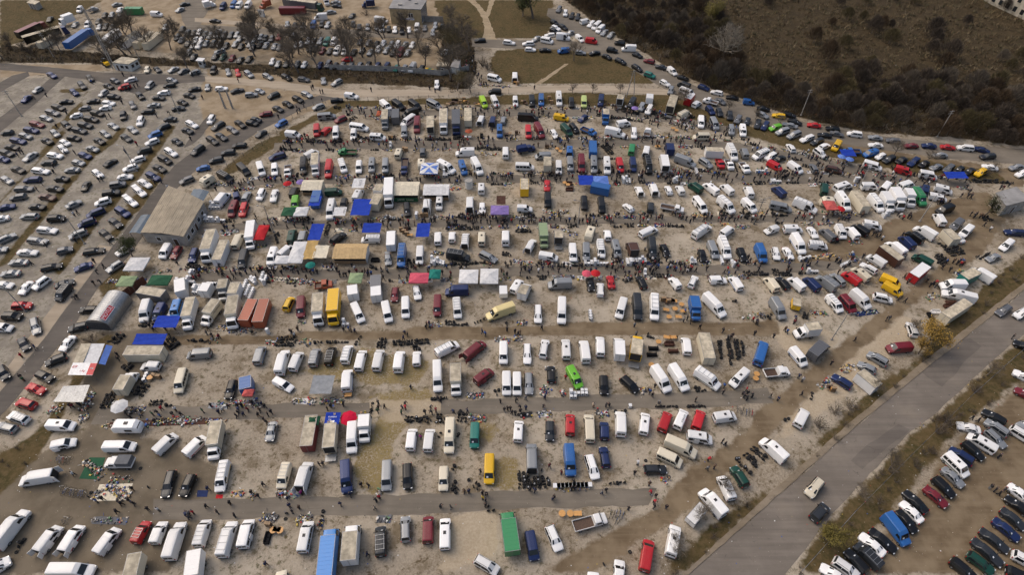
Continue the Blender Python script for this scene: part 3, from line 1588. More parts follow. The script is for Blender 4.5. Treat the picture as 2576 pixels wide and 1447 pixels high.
Y 3 -14.4 56.2 -13.8 55.8
Y 2 -10.5 56.3 -10.1 56.2
G 60 -43.0 41.2 -40.3 40.7
G 60 -37.0 40.5 -34.4 41.0
G 30 -41.7 45.3 -40.0 45.5
G 20 -24.0 45.3 -23.0 45.1
G 20 -33.1 39.8 -32.2 39.7
F 5 -41.6 39.3 -38.8 38.5
Y 24 1.7 49.4 1.7 46.0
Y 16 3.0 47.7 2.9 46.0
Y 12 3.7 47.7 3.6 46.0
Y 20 4.7 48.4 4.8 46.0
Y 14 5.3 48.2 5.5 46.0
Y 7 17.3 47.1 20.3 47.1
Y 1 5.3 49.5 5.3 49.5
Y 1 24.6 51.5 24.6 51.5
Y 1 19.6 35.1 19.6 35.1
Y 1 14.9 33.2 14.9 33.2
Y 22 44.7 54.1 46.8 51.5
Y 22 43.1 52.9 44.9 50.2
Y 14 41.4 52.1 43.5 49.0
TB 9 7.6 46.4 13.9 46.6
G 70 7.8 46.4 13.9 46.6
G 20 26.6 47.5 28.4 48.2
Y 40 -62.4 155.7 -56.3 155.4
Y 22 -55.1 155.7 -51.2 155.7
Y 22 -47.2 157.3 -42.6 156.8
Y 44 -26.5 156.8 -18.3 156.8
Y 20 -18.1 157.3 -15.3 157.3
Y 12 -57.9 175.2 -55.5 174.6
Y 14 -51.5 168.6 -50.3 167.4
G 60 -68.7 155.7 -64.2 155.7
G 40 -60.5 155.7 -56.2 155.2
G 40 -45.1 170.4 -42.2 168.0
G 30 -34.1 156.8 -30.5 156.8
G 60 -17.3 204.5 -15.5 203.8
G 60 -11.8 190.2 -8.0 189.5
G 40 -8.0 189.5 -0.2 188.8
G 30 -46.7 156.0 -44.5 155.7
F 3 -37.5 157.3 -35.4 157.1
F 6 -21.3 176.5 -16.5 177.7
F 4 -16.0 179.6 -14.2 176.5
F 2 -12.2 177.1 -10.9 176.5
F 2 -2.3 159.5 -0.1 159.5
TB 2 -14.4 157.3 -12.6 157.3
Y 50 35.5 173.4 41.0 171.6
Y 60 31.4 169.2 41.2 166.9
Y 14 42.0 169.8 43.6 169.8
Y 26 45.7 172.8 46.3 168.6
Y 30 47.8 170.4 49.7 168.6
Y 8 27.1 170.7 28.3 170.1
Y 10 69.6 157.3 71.0 156.8
G 40 51.5 168.0 56.8 162.9
G 40 53.4 161.7 57.6 165.1
G 40 44.4 159.5 47.1 157.3
G 30 31.7 177.1 34.5 176.5
G 30 20.1 157.3 22.8 157.3
G 30 26.7 157.3 31.0 157.3
G 30 52.1 157.9 55.0 157.3
F 3 3.3 178.4 4.9 177.1
F 4 12.0 182.2 13.1 177.1
F 2 0.9 159.5 2.8 159.5
F 2 0.7 190.9 2.4 190.2
F 2 49.6 162.9 51.1 160.6"""
LAMPS = [('lamp', -107.3, 140.7), ('lamp', -107.3, 110.2), ('lamp', -61.0, 114.5), ('lamp', -21.2, 117.6), ('lamp', 17.0, 116.6), ('lamp', 62.8, 117.6), ('pole', 62.8, 117.6), ('lamp', 106.4, 118.8), ('pole', 94.6, 130.9), ('lamp', -109.6, 87.7), ('lamp', 69.1, 79.7)]
THINGS = [
('cn', 'w', [-89.1, 100.6, 4.7, 4.4]),
('cn', 'O', [-89.0, 95.0, 3.8, 3.2]),
('cn', 'D', [-81.5, 95.3, 4.8, 3.2]),
('star', 'x', [-23.2, 138.9, 5.0, 5.2]),
('kiosk', 'c', [-54.3, 131.2, 5.6, 5.7]),
('cn', 'D', [-57.9, 120.0, 3.4, 3.4]),
('cn', 'w', [-54.7, 120.0, 3.4, 3.6]),
('cn', 'b', [-52.0, 124.1, 2.9, 3.7]),
('cs', 'w', [-44.6, 119.8, 3.2, 3.2]),
('cs', 'w', [-41.8, 131.8, 3.3, 4.0]),
('cn', 'b', [-39.3, 121.6, 4.9, 6.3]),
('kioskS', 'c', [-28.5, 129.7, 6.8, 10.5]),
('kiosk', 'w', [-20.4, 129.2, 7.0, 6.1]),
('cn', 'V', [-3.2, 120.6, 4.7, 3.6]),
('cn', 'B', [-2.9, 124.5, 2.4, 3.3]),
('column', 'w', [-11.9, 133.1, 0.0, 0.0]),
('cn', 'b', [-49.0, 111.9, 3.2, 5.8]),
('cn', 'b', [-35.3, 113.4, 4.6, 3.4]),
('cn', 'b', [-22.3, 112.6, 3.3, 4.9]),
('kiosk', 'T', [-39.1, 105.1, 8.2, 7.0]),
('cn', 'w', [-51.8, 104.7, 3.6, 7.7]),
('cn', 'Y', [-48.9, 105.4, 2.7, 6.3]),
('cn', 'c', [-46.2, 104.7, 3.4, 4.2]),
('cn', 'w', [-55.0, 102.1, 3.3, 2.7]),
('cn', 'r', [-62.7, 111.9, 2.7, 5.4]),
('cn', 'O', [-36.3, 96.0, 3.1, 3.2]),
('cn', 'P', [-21.6, 96.0, 4.4, 3.2]),
('cn', 't', [-18.0, 97.3, 2.6, 2.9]),
('cn', 'w', [-10.1, 96.5, 4.4, 4.4]),
('cn', 'w', [-5.3, 96.6, 4.2, 4.8]),
('um', 'r', [-61.5, 132.2]),
('um', 'V', [-58.1, 132.9]),
('um', 't', [-47.9, 100.5]),
('sofa', 'k', [-33.3, 103.9]),
('sofa', 'B', [-27.1, 114.8]),
('cn', 'b', [20.3, 133.2, 4.0, 4.0]),
('cn', 'I', [24.4, 133.2, 4.1, 4.0]),
('um', 'P', [17.5, 97.7]),
('um', 'r', [19.6, 97.8]),
('sofa', 'B', [15.8, 134.4]),
('sofa', 'B', [15.8, 131.7]),
('um', 'I', [95.1, 144.9]),
('um', 'I', [96.9, 143.6]),
('cn', 'b', [97.2, 146.2, 4.0, 3.0]),
('cn', 'C', [83.6, 122.5, 3.1, 3.7]),
('cn', 'b', [123.0, 135.5, 5.8, 2.7]),
('um', 'r', [85.9, 121.4]),
('building', 'c', [134.7, 127.4, 0.0, 0.0]),
('hangar', 's', [-90.3, 87.2, 0.0, 0.0]),
('rust', 'm', [-88.2, 92.7, 0.0, 0.0]),
('cn', 'b', [-74.8, 82.7, 5.0, 3.1]),
('cn', 'b', [-76.5, 77.9, 6.5, 2.7]),
('banner', 'w', [-86.7, 72.6, 8.6, 7.5]),
('cn', 'C', [-51.8, 64.7, 2.0, 1.4]),
('shed', 's', [-86.1, 64.0, 7.4, 4.1]),
('um', 'w', [-75.9, 61.8]),
('cn', 's', [-37.6, 66.5, 4.3, 4.2]),
('um', 'R', [-31.1, 59.2]),
('cs', 'b', [-34.0, 58.9, 2.8, 2.4]),
('cn', 'D', [-37.7, 58.5, 2.5, 1.9]),
('FT', 'o', [38.4, 89.3]),
('FT', 'o', [34.6, 87.7]),
('FT', 'o', [36.7, 88.0]),
('FT', 'o', [38.4, 87.3]),
('FT', 'o', [34.9, 85.6]),
('FT', 'o', [37.0, 85.6]),
('FT', 'o', [31.4, 78.6]),
('FT', 'o', [29.6, 70.3]),
('FT', 'o', [50.1, 70.3]),
('FT', 'o', [49.6, 69.2]),
('sofa', 'k', [30.1, 77.1]),
('sofa', 'k', [29.5, 75.4]),
('sofa', 'B', [34.2, 76.4]),
('sofa', 'B', [33.7, 78.2]),
('BK', 6, [45.7, 61.9]),
('sofa', 'B', [99.4, 91.4]),
('sofa', 'B', [98.9, 89.0]),
('sofa', 'k', [93.4, 86.0]),
('sofa', 'w', [95.1, 87.2]),
('BL', 'D', [-78.0, 52.1, -75.1, 52.1, -74.3, 47.8, -77.9, 48.0]),
('BL', 'c', [-73.7, 46.9, -67.8, 47.1, -67.6, 44.0, -73.4, 43.8]),
('BL', 'n', [-55.8, 45.8, -53.9, 45.8, -53.7, 44.6, -55.5, 44.6]),
('BL', 'r', [-52.2, 45.0, -51.0, 45.0, -50.9, 44.3, -52.1, 44.3]),
('BK', 5, [-81.9, 51.7]),
('BK', 9, [-77.0, 45.6]),
('BK', 2, [-75.8, 40.5]),
('sofa', 'k', [-40.9, 37.4]),
('FT', 'o', [8.6, 41.4]),
('FT', 'o', [10.0, 41.4]),
('FT', 'o', [11.3, 41.4]),
('BK', 5, [18.3, 41.7]),
('BK', 2, [18.4, 40.5]),
('sofa', 'k', [-9.3, 158.3]),
('sofa', 'k', [-18.9, 179.6]),
('um', 'o', [-13.1, 158.2]),
('cn', 'g', [-39.6, 167.7, 3.4, 3.5]),
('cn', 'o', [-41.7, 168.0, 1.6, 2.9]),
('um', 'V', [39.2, 171.5])]
ZONES = {
'grass': [[(-5.6, 216.3), (19.6, 217.9), (39.3, 208.4), (51.5, 195.2), (48.0, 190.5), (8.5, 190.5), (-5.2, 192.4), (-8.3, 205.4)], [(-33.5, 262.3), (17.2, 262.3), (16.1, 238.7), (12.5, 226.3), (-15.0, 226.3), (-28.2, 238.7)], [(-72.1, 160.2), (-56.1, 179.2), (-18.2, 181.2), (15.0, 185.1), (52.1, 183.0), (53.1, 174.2), (14.6, 177.4), (-20.6, 177.4), (-50.3, 175.9), (-61.6, 168.2), (-69.1, 158.0)], [(-77.5, 153.8), (-68.3, 162.5), (-66.0, 160.2), (-74.5, 147.6), (-81.6, 137.0), (-84.4, 138.9)], [(-89.5, 60.6), (-89.7, 78.0), (-88.8, 82.4), (-86.7, 80.2), (-87.7, 67.9), (-87.7, 53.1), (-88.9, 47.3), (-91.2, 44.0), (-96.1, 52.3), (-92.1, 55.5)], [(-217.7, 262.3), (-173.7, 262.3), (-177.8, 250.1), (-182.2, 228.0), (-191.7, 217.9)], [(130.4, 109.2), (99.9, 88.2), (84.3, 73.9), (74.5, 68.4), (57.9, 55.5), (47.7, 46.9), (34.9, 40.5), (23.9, 31.7), (27.8, 31.7), (44.4, 43.8), (65.0, 58.4), (82.9, 70.9), (98.6, 81.3), (123.8, 98.1)], [(114.4, 82.4), (98.6, 71.9), (81.9, 60.2), (76.6, 57.2), (55.1, 40.8), (44.7, 31.7), (53.4, 31.7), (72.2, 47.6), (84.2, 57.2), (108.1, 71.9)], [(25.5, 183.0), (54.8, 183.0), (76.0, 163.6), (96.8, 152.7), (117.8, 146.6), (137.8, 140.8), (139.2, 135.2), (124.6, 137.0), (104.5, 142.7), (84.5, 151.7), (63.5, 163.6), (39.7, 170.6)], [(-98.0, 138.9), (-99.5, 121.4), (-99.5, 112.1), (-102.5, 112.1), (-103.4, 128.1), (-101.0, 140.8)], [(-98.9, 98.1), (-96.3, 104.9), (-91.0, 99.5), (-93.5, 90.6)], [(-137.1, 123.9), (-137.0, 137.0), (-137.2, 153.6), (-137.8, 160.5), (-139.9, 162.2), (-139.6, 155.7), (-139.2, 138.9), (-139.2, 125.6)], [(-123.4, 100.7), (-122.6, 107.7), (-122.8, 119.2), (-122.9, 127.3), (-122.0, 138.7), (-122.3, 148.2), (-120.7, 154.0), (-119.5, 161.6), (-121.9, 164.3), (-123.1, 156.5), (-124.8, 150.6), (-124.3, 140.6), (-125.1, 129.0), (-125.0, 120.8), (-124.6, 109.2), (-125.5, 102.3)], [(-107.9, 98.5), (-108.1, 113.3), (-107.1, 119.0), (-106.4, 132.5), (-105.6, 137.0), (-105.0, 145.8), (-105.1, 164.7), (-107.7, 167.0), (-107.5, 147.8), (-108.2, 139.2), (-108.9, 134.6), (-109.4, 121.0), (-110.3, 114.8), (-109.9, 99.9)], [(-151.8, 184.0), (-143.8, 185.6), (-142.0, 176.4), (-143.6, 162.5), (-141.5, 160.2), (-139.7, 174.4), (-144.0, 188.3), (-153.5, 187.2)]],
'scrub': [[(17.6, 270.9), (230.3, 270.9), (158.1, 151.7), (135.2, 158.0), (111.8, 160.2), (95.8, 167.0), (83.1, 175.4), (69.0, 187.0), (57.9, 199.5), (46.4, 217.9), (36.1, 233.3), (26.8, 254.1)], [(-193.2, 220.5), (-149.3, 213.1), (-110.4, 206.9), (-54.7, 200.9), (-17.8, 196.6), (-17.3, 187.8), (-58.6, 191.6), (-109.1, 203.0), (-148.6, 205.4), (-185.2, 206.9)], [(-26.6, 238.7), (-14.9, 224.6), (-12.4, 199.5), (-15.7, 183.0), (-21.2, 185.6), (-26.5, 217.9)]],
'dirt': [[(-85.2, 80.2), (-51.0, 81.3), (-25.1, 82.6), (1.1, 83.8), (54.0, 84.7), (58.8, 85.8), (58.3, 81.3), (44.2, 80.6), (1.0, 80.3), (-24.7, 79.6), (-50.3, 78.9), (-83.7, 77.0)], [(2.7, 31.7), (24.2, 41.9), (32.7, 49.9), (44.1, 57.2), (49.0, 62.4), (62.0, 71.9), (76.7, 83.0), (92.8, 94.3), (101.5, 100.8), (114.8, 113.6), (126.9, 124.7), (132.3, 123.1), (115.9, 106.3), (97.4, 94.3), (79.0, 80.2), (64.4, 69.4), (51.4, 58.9), (45.2, 53.1), (36.4, 46.9), (28.1, 40.5), (12.3, 31.7)], [(76.7, 109.2), (97.5, 118.3), (120.1, 128.1), (132.8, 131.6), (125.1, 121.4), (100.6, 113.6), (80.1, 104.9)], [(68.8, 106.3), (91.8, 112.1), (90.4, 106.3), (68.6, 99.5)], [(78.6, 103.5), (87.5, 106.3), (107.8, 118.3), (126.2, 131.6), (128.7, 128.1), (110.5, 115.1), (87.7, 102.2)], [(109.8, 71.9), (84.1, 55.5), (74.0, 46.9), (54.6, 31.7), (85.4, 31.7)], [(77.2, 168.2), (118.7, 148.6), (146.5, 140.8), (142.2, 133.4), (114.2, 138.9), (74.4, 158.0)]],
'mud': [[(-93.9, 46.1), (-85.6, 54.7), (-80.0, 58.4), (-65.1, 55.5), (-52.7, 49.9), (-50.3, 42.6), (-55.7, 31.7), (-85.2, 31.7)], [(-91.7, 81.3), (-76.1, 83.5), (-74.0, 78.0), (-75.6, 64.2), (-80.5, 58.0), (-85.3, 61.5)]],
'concrete': [[(-223.1, 177.9), (-184.1, 191.0), (-145.8, 199.5), (-107.3, 198.0), (-79.3, 168.2), (-94.0, 146.6), (-99.5, 137.0), (-99.2, 118.3), (-96.6, 85.8), (-105.3, 62.4), (-108.0, 29.7)]],
'sand': [[(-179.5, 270.9), (-34.2, 270.9), (-17.8, 196.6), (-55.0, 202.4), (-105.7, 210.0), (-151.5, 217.9)], [(-107.2, 193.8), (-56.6, 181.7), (-58.5, 177.9), (-79.8, 161.3), (-93.0, 157.0), (-102.9, 177.9)], [(-183.5, 203.9), (-148.6, 205.4), (-143.2, 200.1), (-178.4, 195.2)], [(-108.9, 202.4), (-60.1, 192.4), (-61.7, 187.0), (-106.8, 196.6)]],
'olive': [[(-28.8, 53.9), (-26.5, 58.0), (-25.5, 61.5), (-22.4, 61.5), (-19.8, 59.7), (-22.3, 55.5), (-21.9, 49.9), (-23.3, 44.7), (-27.0, 45.4), (-28.7, 49.1)], [(-28.4, 65.1), (-23.0, 66.5), (-16.7, 67.0), (-14.9, 65.1), (-19.5, 63.3), (-25.8, 63.3)], [(-7.2, 59.7), (-3.3, 59.7), (-2.9, 56.3), (-5.8, 55.5)], [(-4.3, 52.3), (1.6, 52.3), (0.8, 45.4), (-3.4, 46.1)], [(-49.3, 68.9), (-32.9, 77.0), (-17.4, 74.9), (-18.5, 68.9), (-31.5, 68.9), (-46.8, 71.9)]],
'pale': [[(-30.5, 63.3), (-26.0, 65.1), (-15.7, 65.1), (-12.3, 62.4), (-20.6, 59.7), (-28.4, 60.6)], [(-10.8, 41.2), (-2.6, 41.9), (-3.1, 34.6), (-10.8, 31.7), (-12.1, 31.7)], [(72.6, 78.0), (85.9, 87.0), (91.9, 84.7), (79.8, 74.9), (67.2, 66.1), (55.0, 58.0), (47.7, 53.9), (54.5, 61.5)], [(56.3, 83.5), (68.6, 83.5), (70.9, 80.2), (67.6, 75.9), (60.5, 74.9), (57.3, 78.0)]]}
SHEETS = [
('market_lane', 'asphalt', [(-63.0, 44.1), (-41.1, 44.4), (-20.2, 44.9), (0.8, 45.6), (25.6, 46.3), (23.8, 43.0), (0.8, 42.5), (-19.7, 41.4), (-40.2, 41.0), (-61.5, 40.5)]),
('market_lane', 'asphalt', [(-81.2, 62.7), (-57.9, 63.3), (-28.2, 63.9), (-27.7, 60.8), (-56.8, 60.0), (-81.0, 59.0)]),
('market_lane', 'asphalt', [(-14.1, 64.3), (1.0, 64.8), (41.0, 66.6), (51.6, 67.5), (51.8, 64.0), (40.1, 63.0), (0.9, 61.7), (-13.8, 61.1)]),
('market_lane', 'asphalt', [(-77.0, 100.3), (-60.1, 100.9), (-27.6, 101.2), (1.2, 102.3), (59.0, 102.7), (79.8, 104.1), (87.5, 106.3), (87.6, 104.2), (78.6, 100.8), (58.0, 99.2), (1.1, 98.8), (-27.1, 97.8), (-59.0, 97.4), (-76.6, 96.6)]),
('market_lane', 'asphalt', [(-81.0, 116.7), (-65.2, 118.9), (-29.9, 119.2), (1.3, 120.3), (67.3, 121.3), (91.7, 121.9), (96.4, 123.1), (90.5, 118.9), (66.5, 118.4), (1.2, 117.2), (-29.5, 116.2), (-64.3, 115.8), (-79.9, 113.6)]),
('market_lane', 'asphalt', [(-80.5, 133.7), (-70.5, 137.4), (-32.4, 137.8), (1.4, 138.7), (72.9, 140.4), (96.0, 138.5), (128.9, 136.6), (127.1, 133.4), (94.5, 134.5), (71.5, 135.5), (1.3, 135.4), (-32.0, 135.0), (-69.6, 134.5), (-78.6, 131.2)]),
('market_lane', 'asphalt', [(-71.8, 154.8), (-34.8, 156.5), (1.5, 156.5), (50.0, 157.4), (67.6, 155.2), (83.8, 149.6), (103.0, 141.7), (117.4, 136.1), (114.8, 133.0), (101.2, 137.4), (82.4, 145.0), (66.7, 151.5), (49.3, 154.0), (1.4, 151.9), (-34.2, 151.9), (-70.8, 151.1)]),
('market_lane', 'asphalt', [(-55.3, 174.9), (-37.1, 173.9), (1.5, 174.4), (40.2, 173.7), (54.8, 169.4), (70.7, 162.5), (68.6, 159.1), (52.8, 165.6), (39.6, 169.6), (1.5, 170.1), (-36.6, 170.3), (-54.7, 171.5)]),
('side_road', 'asphalt_dark', [(-59.5, 186.7), (-69.6, 179.4), (-80.9, 167.5), (-88.3, 157.4), (-95.1, 149.6), (-97.6, 143.6), (-98.5, 136.1), (-99.0, 121.4), (-99.8, 108.5), (-100.7, 95.2), (-101.2, 80.4), (-102.5, 68.4), (-103.7, 59.7), (-106.3, 33.3), (-103.1, 29.1), (-101.1, 55.5), (-99.2, 61.9), (-98.2, 70.1), (-96.7, 80.4), (-96.7, 95.2), (-94.3, 104.9), (-93.5, 118.3), (-93.3, 129.8), (-90.8, 140.8), (-84.6, 149.6), (-78.5, 161.3), (-67.6, 174.9), (-58.1, 182.2)]),
('side_road', 'asphalt_dark', [(-96.3, 154.4), (-95.2, 158.0), (-94.6, 170.6), (-97.1, 172.2), (-98.2, 161.3), (-98.3, 152.3)]),
('side_road', 'asphalt_dark', [(-191.0, 206.9), (-165.9, 203.0), (-144.1, 198.9), (-106.8, 196.6), (-106.1, 192.4), (-121.1, 190.5), (-124.7, 183.0), (-142.4, 192.4), (-163.3, 198.0), (-187.9, 201.8)]),
('side_road', 'asphalt_dark', [(-164.6, 159.1), (-161.8, 180.4), (-160.1, 198.6), (-156.1, 197.7), (-156.5, 177.9), (-159.4, 150.6)]),
('side_road', 'asphalt_dark', [(-179.2, 183.0), (-175.0, 196.6), (-171.0, 199.5), (-168.8, 196.6), (-175.3, 176.6)]),
('concrete_apron', 'concrete_road', [(-109.6, 37.8), (-106.1, 63.7), (-105.0, 69.9), (-104.7, 80.4), (-103.8, 95.2), (-103.5, 109.9), (-100.0, 108.9), (-100.8, 95.2), (-101.3, 80.4), (-102.6, 68.4), (-103.8, 59.9), (-106.4, 33.4)]),
('concrete_path', 'concrete_road', [(-107.4, 196.3), (-80.8, 192.9), (-59.0, 186.7), (-22.6, 186.7), (1.6, 188.8), (22.1, 190.2), (36.9, 189.1), (54.1, 186.7), (53.4, 183.0), (36.4, 185.1), (1.6, 185.1), (-22.3, 183.0), (-57.9, 181.2), (-79.4, 187.8), (-105.3, 192.1)]),
('yard_road', 'asphalt', [(-127.9, 238.7), (-101.5, 235.0), (-60.5, 233.6), (-24.5, 231.5), (-24.1, 225.9), (-59.3, 226.9), (-99.2, 227.3), (-126.8, 231.5)]),
('yard_road', 'asphalt', [(-141.4, 270.9), (-125.9, 270.9), (-125.5, 250.1), (-123.4, 235.0), (-127.4, 233.3), (-134.7, 246.2)]),
('yard_path', 'concrete_road', [(-128.5, 244.7), (-101.4, 240.2), (-81.5, 236.5), (-80.7, 233.3), (-100.2, 236.1), (-127.1, 240.9)]),
('woodland_road', 'asphalt', [(-15.4, 225.6), (1.8, 224.2), (17.0, 225.2), (28.9, 221.9), (23.4, 229.4), (14.1, 247.0), (14.9, 254.1), (18.5, 253.3), (30.2, 236.5), (42.3, 220.5), (52.7, 202.4), (60.6, 192.1), (68.1, 183.0), (84.4, 171.0), (97.2, 164.0), (111.3, 159.1), (133.4, 154.4), (157.7, 151.1), (152.9, 143.1), (129.4, 146.6), (108.2, 151.7), (92.3, 157.0), (79.5, 163.1), (65.2, 170.6), (56.3, 180.4), (48.3, 192.4), (39.1, 206.9), (28.3, 214.7), (16.6, 216.6), (1.8, 217.3), (-15.1, 218.9)]),
('main_road', 'asphalt_main', [(211.3, 154.4), (128.9, 100.3), (118.9, 93.7), (98.7, 80.4), (83.1, 70.1), (65.1, 57.8), (44.6, 43.1), (28.6, 31.7), (12.4, 18.9), (28.7, 18.9), (44.1, 31.7), (55.0, 41.4), (76.4, 57.7), (81.7, 60.7), (98.9, 72.8), (111.7, 81.3), (120.7, 87.0), (194.5, 133.4)]),
('sidewalk', 'paving', [(130.9, 103.5), (120.6, 96.6), (98.4, 81.9), (82.6, 71.3), (64.3, 58.7), (43.9, 44.0), (27.6, 31.7), (21.8, 27.1), (22.7, 26.8), (28.4, 31.6), (44.4, 43.1), (64.8, 57.8), (82.9, 70.1), (98.5, 80.4), (119.3, 94.3), (129.4, 101.2)]),
('foot_path', 'sandpath', [(-23.9, 270.9), (-14.5, 254.1), (-11.1, 240.5), (-11.1, 224.6), (-5.8, 224.6), (-8.4, 238.7), (-10.8, 250.1), (-18.7, 270.9)]),
('foot_path', 'sandpath', [(-10.4, 238.7), (-7.3, 262.3), (-5.7, 270.9), (-8.3, 270.9), (-9.5, 262.3), (-11.8, 240.5)]),
('foot_path', 'sandpath', [(7.8, 190.5), (18.9, 205.4), (20.6, 205.4), (9.8, 190.5)]),
('asphalt_patch', 'asphalt_main2', [(84.2, 71.9), (88.2, 75.1), (90.7, 75.9), (95.8, 79.3), (99.2, 80.0), (100.6, 77.8), (95.4, 74.4), (90.9, 70.4), (87.0, 67.5), (85.3, 69.9)]),
('asphalt_patch', 'asphalt_main2', [(62.3, 51.5), (67.0, 54.8), (71.3, 57.2), (74.4, 59.0), (76.2, 57.8), (70.5, 54.3), (63.8, 49.8)])]
TREES = [
('bareP', 74.8, 205.4, 2.3),
('leafy', 8.4, 244.3, 2.2),
('leafyG', 31.9, 256.1, 1.2),
('leafyG', 78.5, 238.0, 1.5),
('leafy', 4.4, 246.2, 1.0),
('bare', -63.2, 215.3, 1.5),
('bare', -78.2, 201.8, 1.45),
('bare', -48.9, 203.9, 1.3),
('bare', -31.1, 203.9, 1.3),
('bareO', -21.4, 208.4, 1.6),
('bareO', -25.0, 217.9, 1.2),
('bush', -8.5, 200.9, 1.3),
('bush', -10.4, 203.9, 1.1),
('bareO', -18.5, 186.2, 1.1),
('bare', -13.8, 184.3, 0.9),
('bush', -59.3, 247.0, 1.2),
('bare', -135.6, 217.3, 1.3),
('bare', -127.0, 216.3, 1.2),
('bare', -117.5, 215.3, 1.2),
('bare', -140.5, 213.1, 1.1),
('bare', -106.2, 211.5, 1.0),
('bare', -146.4, 210.0, 0.9),
('bare', -101.9, 226.3, 1.1),
('bare', -90.8, 224.6, 1.1),
('bare', -115.4, 221.2, 1.0),
('leafy', 124.0, 120.6, 1.1),
('leafyY', 88.9, 78.0, 1.1),
('leafyY', 86.1, 75.9, 0.7),
('bush', 83.8, 59.3, 1.2),
('bush', 81.2, 57.2, 1.0),
('bare', 97.6, 70.4, 0.6),
('bush', 92.9, 66.5, 0.8),
('bare', 68.5, 49.6, 0.6),
('bare', 61.3, 45.1, 0.55),
('leafyG', 53.0, 36.8, 0.8),
('bare', 37.4, 44.7, 0.6),
('bare', 32.3, 41.2, 0.55),
('bare', 27.3, 36.2, 0.6),
('bare', 72.1, 66.5, 0.55),
('bare', 87.1, 81.9, 0.6),
('bush', 63.1, 61.5, 0.9),
('bush', 58.9, 58.4, 0.9),
('bush', 66.5, 62.4, 0.8),
('leafy', -93.3, 105.6, 0.9),
('bare', 22.4, 207.8, 0.9),
('bare', 56.7, 178.4, 0.9),
('bare', 53.6, 176.6, 0.7),
('bare', 70.1, 174.2, 0.6),
('bare', 77.2, 168.2, 0.5),
('bare', 83.8, 164.7, 0.5),
('bare', 119.6, 144.6, 0.7),
('bush', 138.6, 141.7, 1.0),
('bush', 134.5, 138.9, 1.0),
('bare', 112.8, 148.6, 0.7),
('bare', 27.0, 184.3, 0.5),
('bare', 20.3, 184.3, 0.5),
('bare', 36.4, 185.1, 0.5),
('bush', -90.7, 79.1, 0.8),
('bare', -144.8, 225.6, 1.57),
('bare', -48.8, 223.2, 1.5),
('bare', -60.2, 211.2, 1.6),
('bare', -68.8, 201.2, 1.33),
('bare', -142.0, 211.8, 1.65),
('bare', -86.3, 220.9, 1.32),
('bare', -149.4, 224.6, 1.46),
('bare', -96.1, 220.9, 1.7),
('bare', -80.2, 210.3, 1.59),
('bare', -94.1, 210.9, 1.56),
('bare', -78.6, 213.1, 1.66),
('bare', -72.4, 211.8, 1.65),
('bare', -75.1, 198.6, 1.56),
('bare', -77.3, 223.9, 1.64),
('bare', -54.8, 210.6, 1.68),
('bare', -40.2, 200.6, 1.53),
('bare', -61.1, 221.9, 1.44),
('bare', -96.4, 225.6, 1.65),
('bare', -114.4, 200.1, 1.22),
('bare', -57.5, 204.5, 1.27),
('bare', -108.0, 213.4, 1.65),
('bare', -34.1, 215.0, 1.29),
('bare', -48.8, 226.3, 1.21),
('bare', -40.0, 226.3, 1.61),
('bare', -128.8, 224.6, 1.39),
('bare', -146.1, 223.9, 1.37),
('bush', -182.6, 216.9, 0.97),
('bare', -166.2, 213.7, 1.08),
('bush', -188.1, 217.6, 1.18),
('bush', -177.4, 213.1, 1.28),
('bare', -169.2, 220.9, 0.81),
('bare', -149.0, 210.9, 1.19),
('bareO', -151.8, 216.3, 0.87),
('bareO', -171.9, 217.6, 1.1),
('bareO', -185.0, 208.7, 1.08),
('bare', -187.2, 217.6, 0.82),
('bare', -24.4, 220.2, 1.24),
('bare', -21.2, 193.8, 1.57),
('bare', -26.3, 213.7, 1.29),
('bare', -19.5, 228.7, 1.3),
('bare', -15.9, 215.3, 1.45),
('bare', -20.1, 213.1, 1.47),
('bare', -23.2, 234.7, 1.26),
('bare', -18.9, 201.2, 1.26)]
ROOF = {'long': [(-91.9, 110.5), (-80.7, 109.0), (-80.4, 122.7), (-92.5, 129.5)],
'blue_a': [(-95.3, 111.1), (-92.3, 110.9), (-92.2, 118.0), (-95.2, 117.9)],
'blue_b': [(-85.4, 124.6), (-81.1, 123.1), (-81.0, 127.6), (-85.5, 128.6)],
'rbld': [(128.2, 126.2), (127.9, 120.7), (135.7, 123.3), (135.2, 128.8)],
'hut': [(-140.5, 200.5), (-134.1, 199.4), (-132.5, 203.5), (-138.9, 205.0)],
'booth': [(-112.0, 202.6), (-109.4, 202.1), (-109.1, 204.4), (-111.8, 204.9)],
'flat': [(-48.2, 238.8), (-35.4, 237.4), (-34.0, 246.1), (-47.2, 250.1)],
'sheda': [(-26.6, 198.6), (-22.2, 198.2), (-21.9, 201.5), (-26.2, 201.9)],
'shedb': [(-21.5, 197.8), (-18.5, 196.7), (-18.1, 202.6), (-20.6, 203.3)],
'guard': [(-103.0, 245.9), (-100.3, 244.9), (-100.0, 246.4), (-102.7, 247.3)],
'outhut': [(-200.2, 253.8), (-195.6, 251.8), (-195.2, 254.8), (-200.1, 256.9)],
'banner': [(-89.1, 69.0), (-84.3, 68.9), (-85.2, 76.5), (-90.0, 76.5)],
'shed': [(-89.0, 62.6), (-83.1, 62.5), (-83.5, 66.3), (-88.6, 66.0)],
'hangar': [(-90.1, 82.4), (-89.4, 91.2)]}
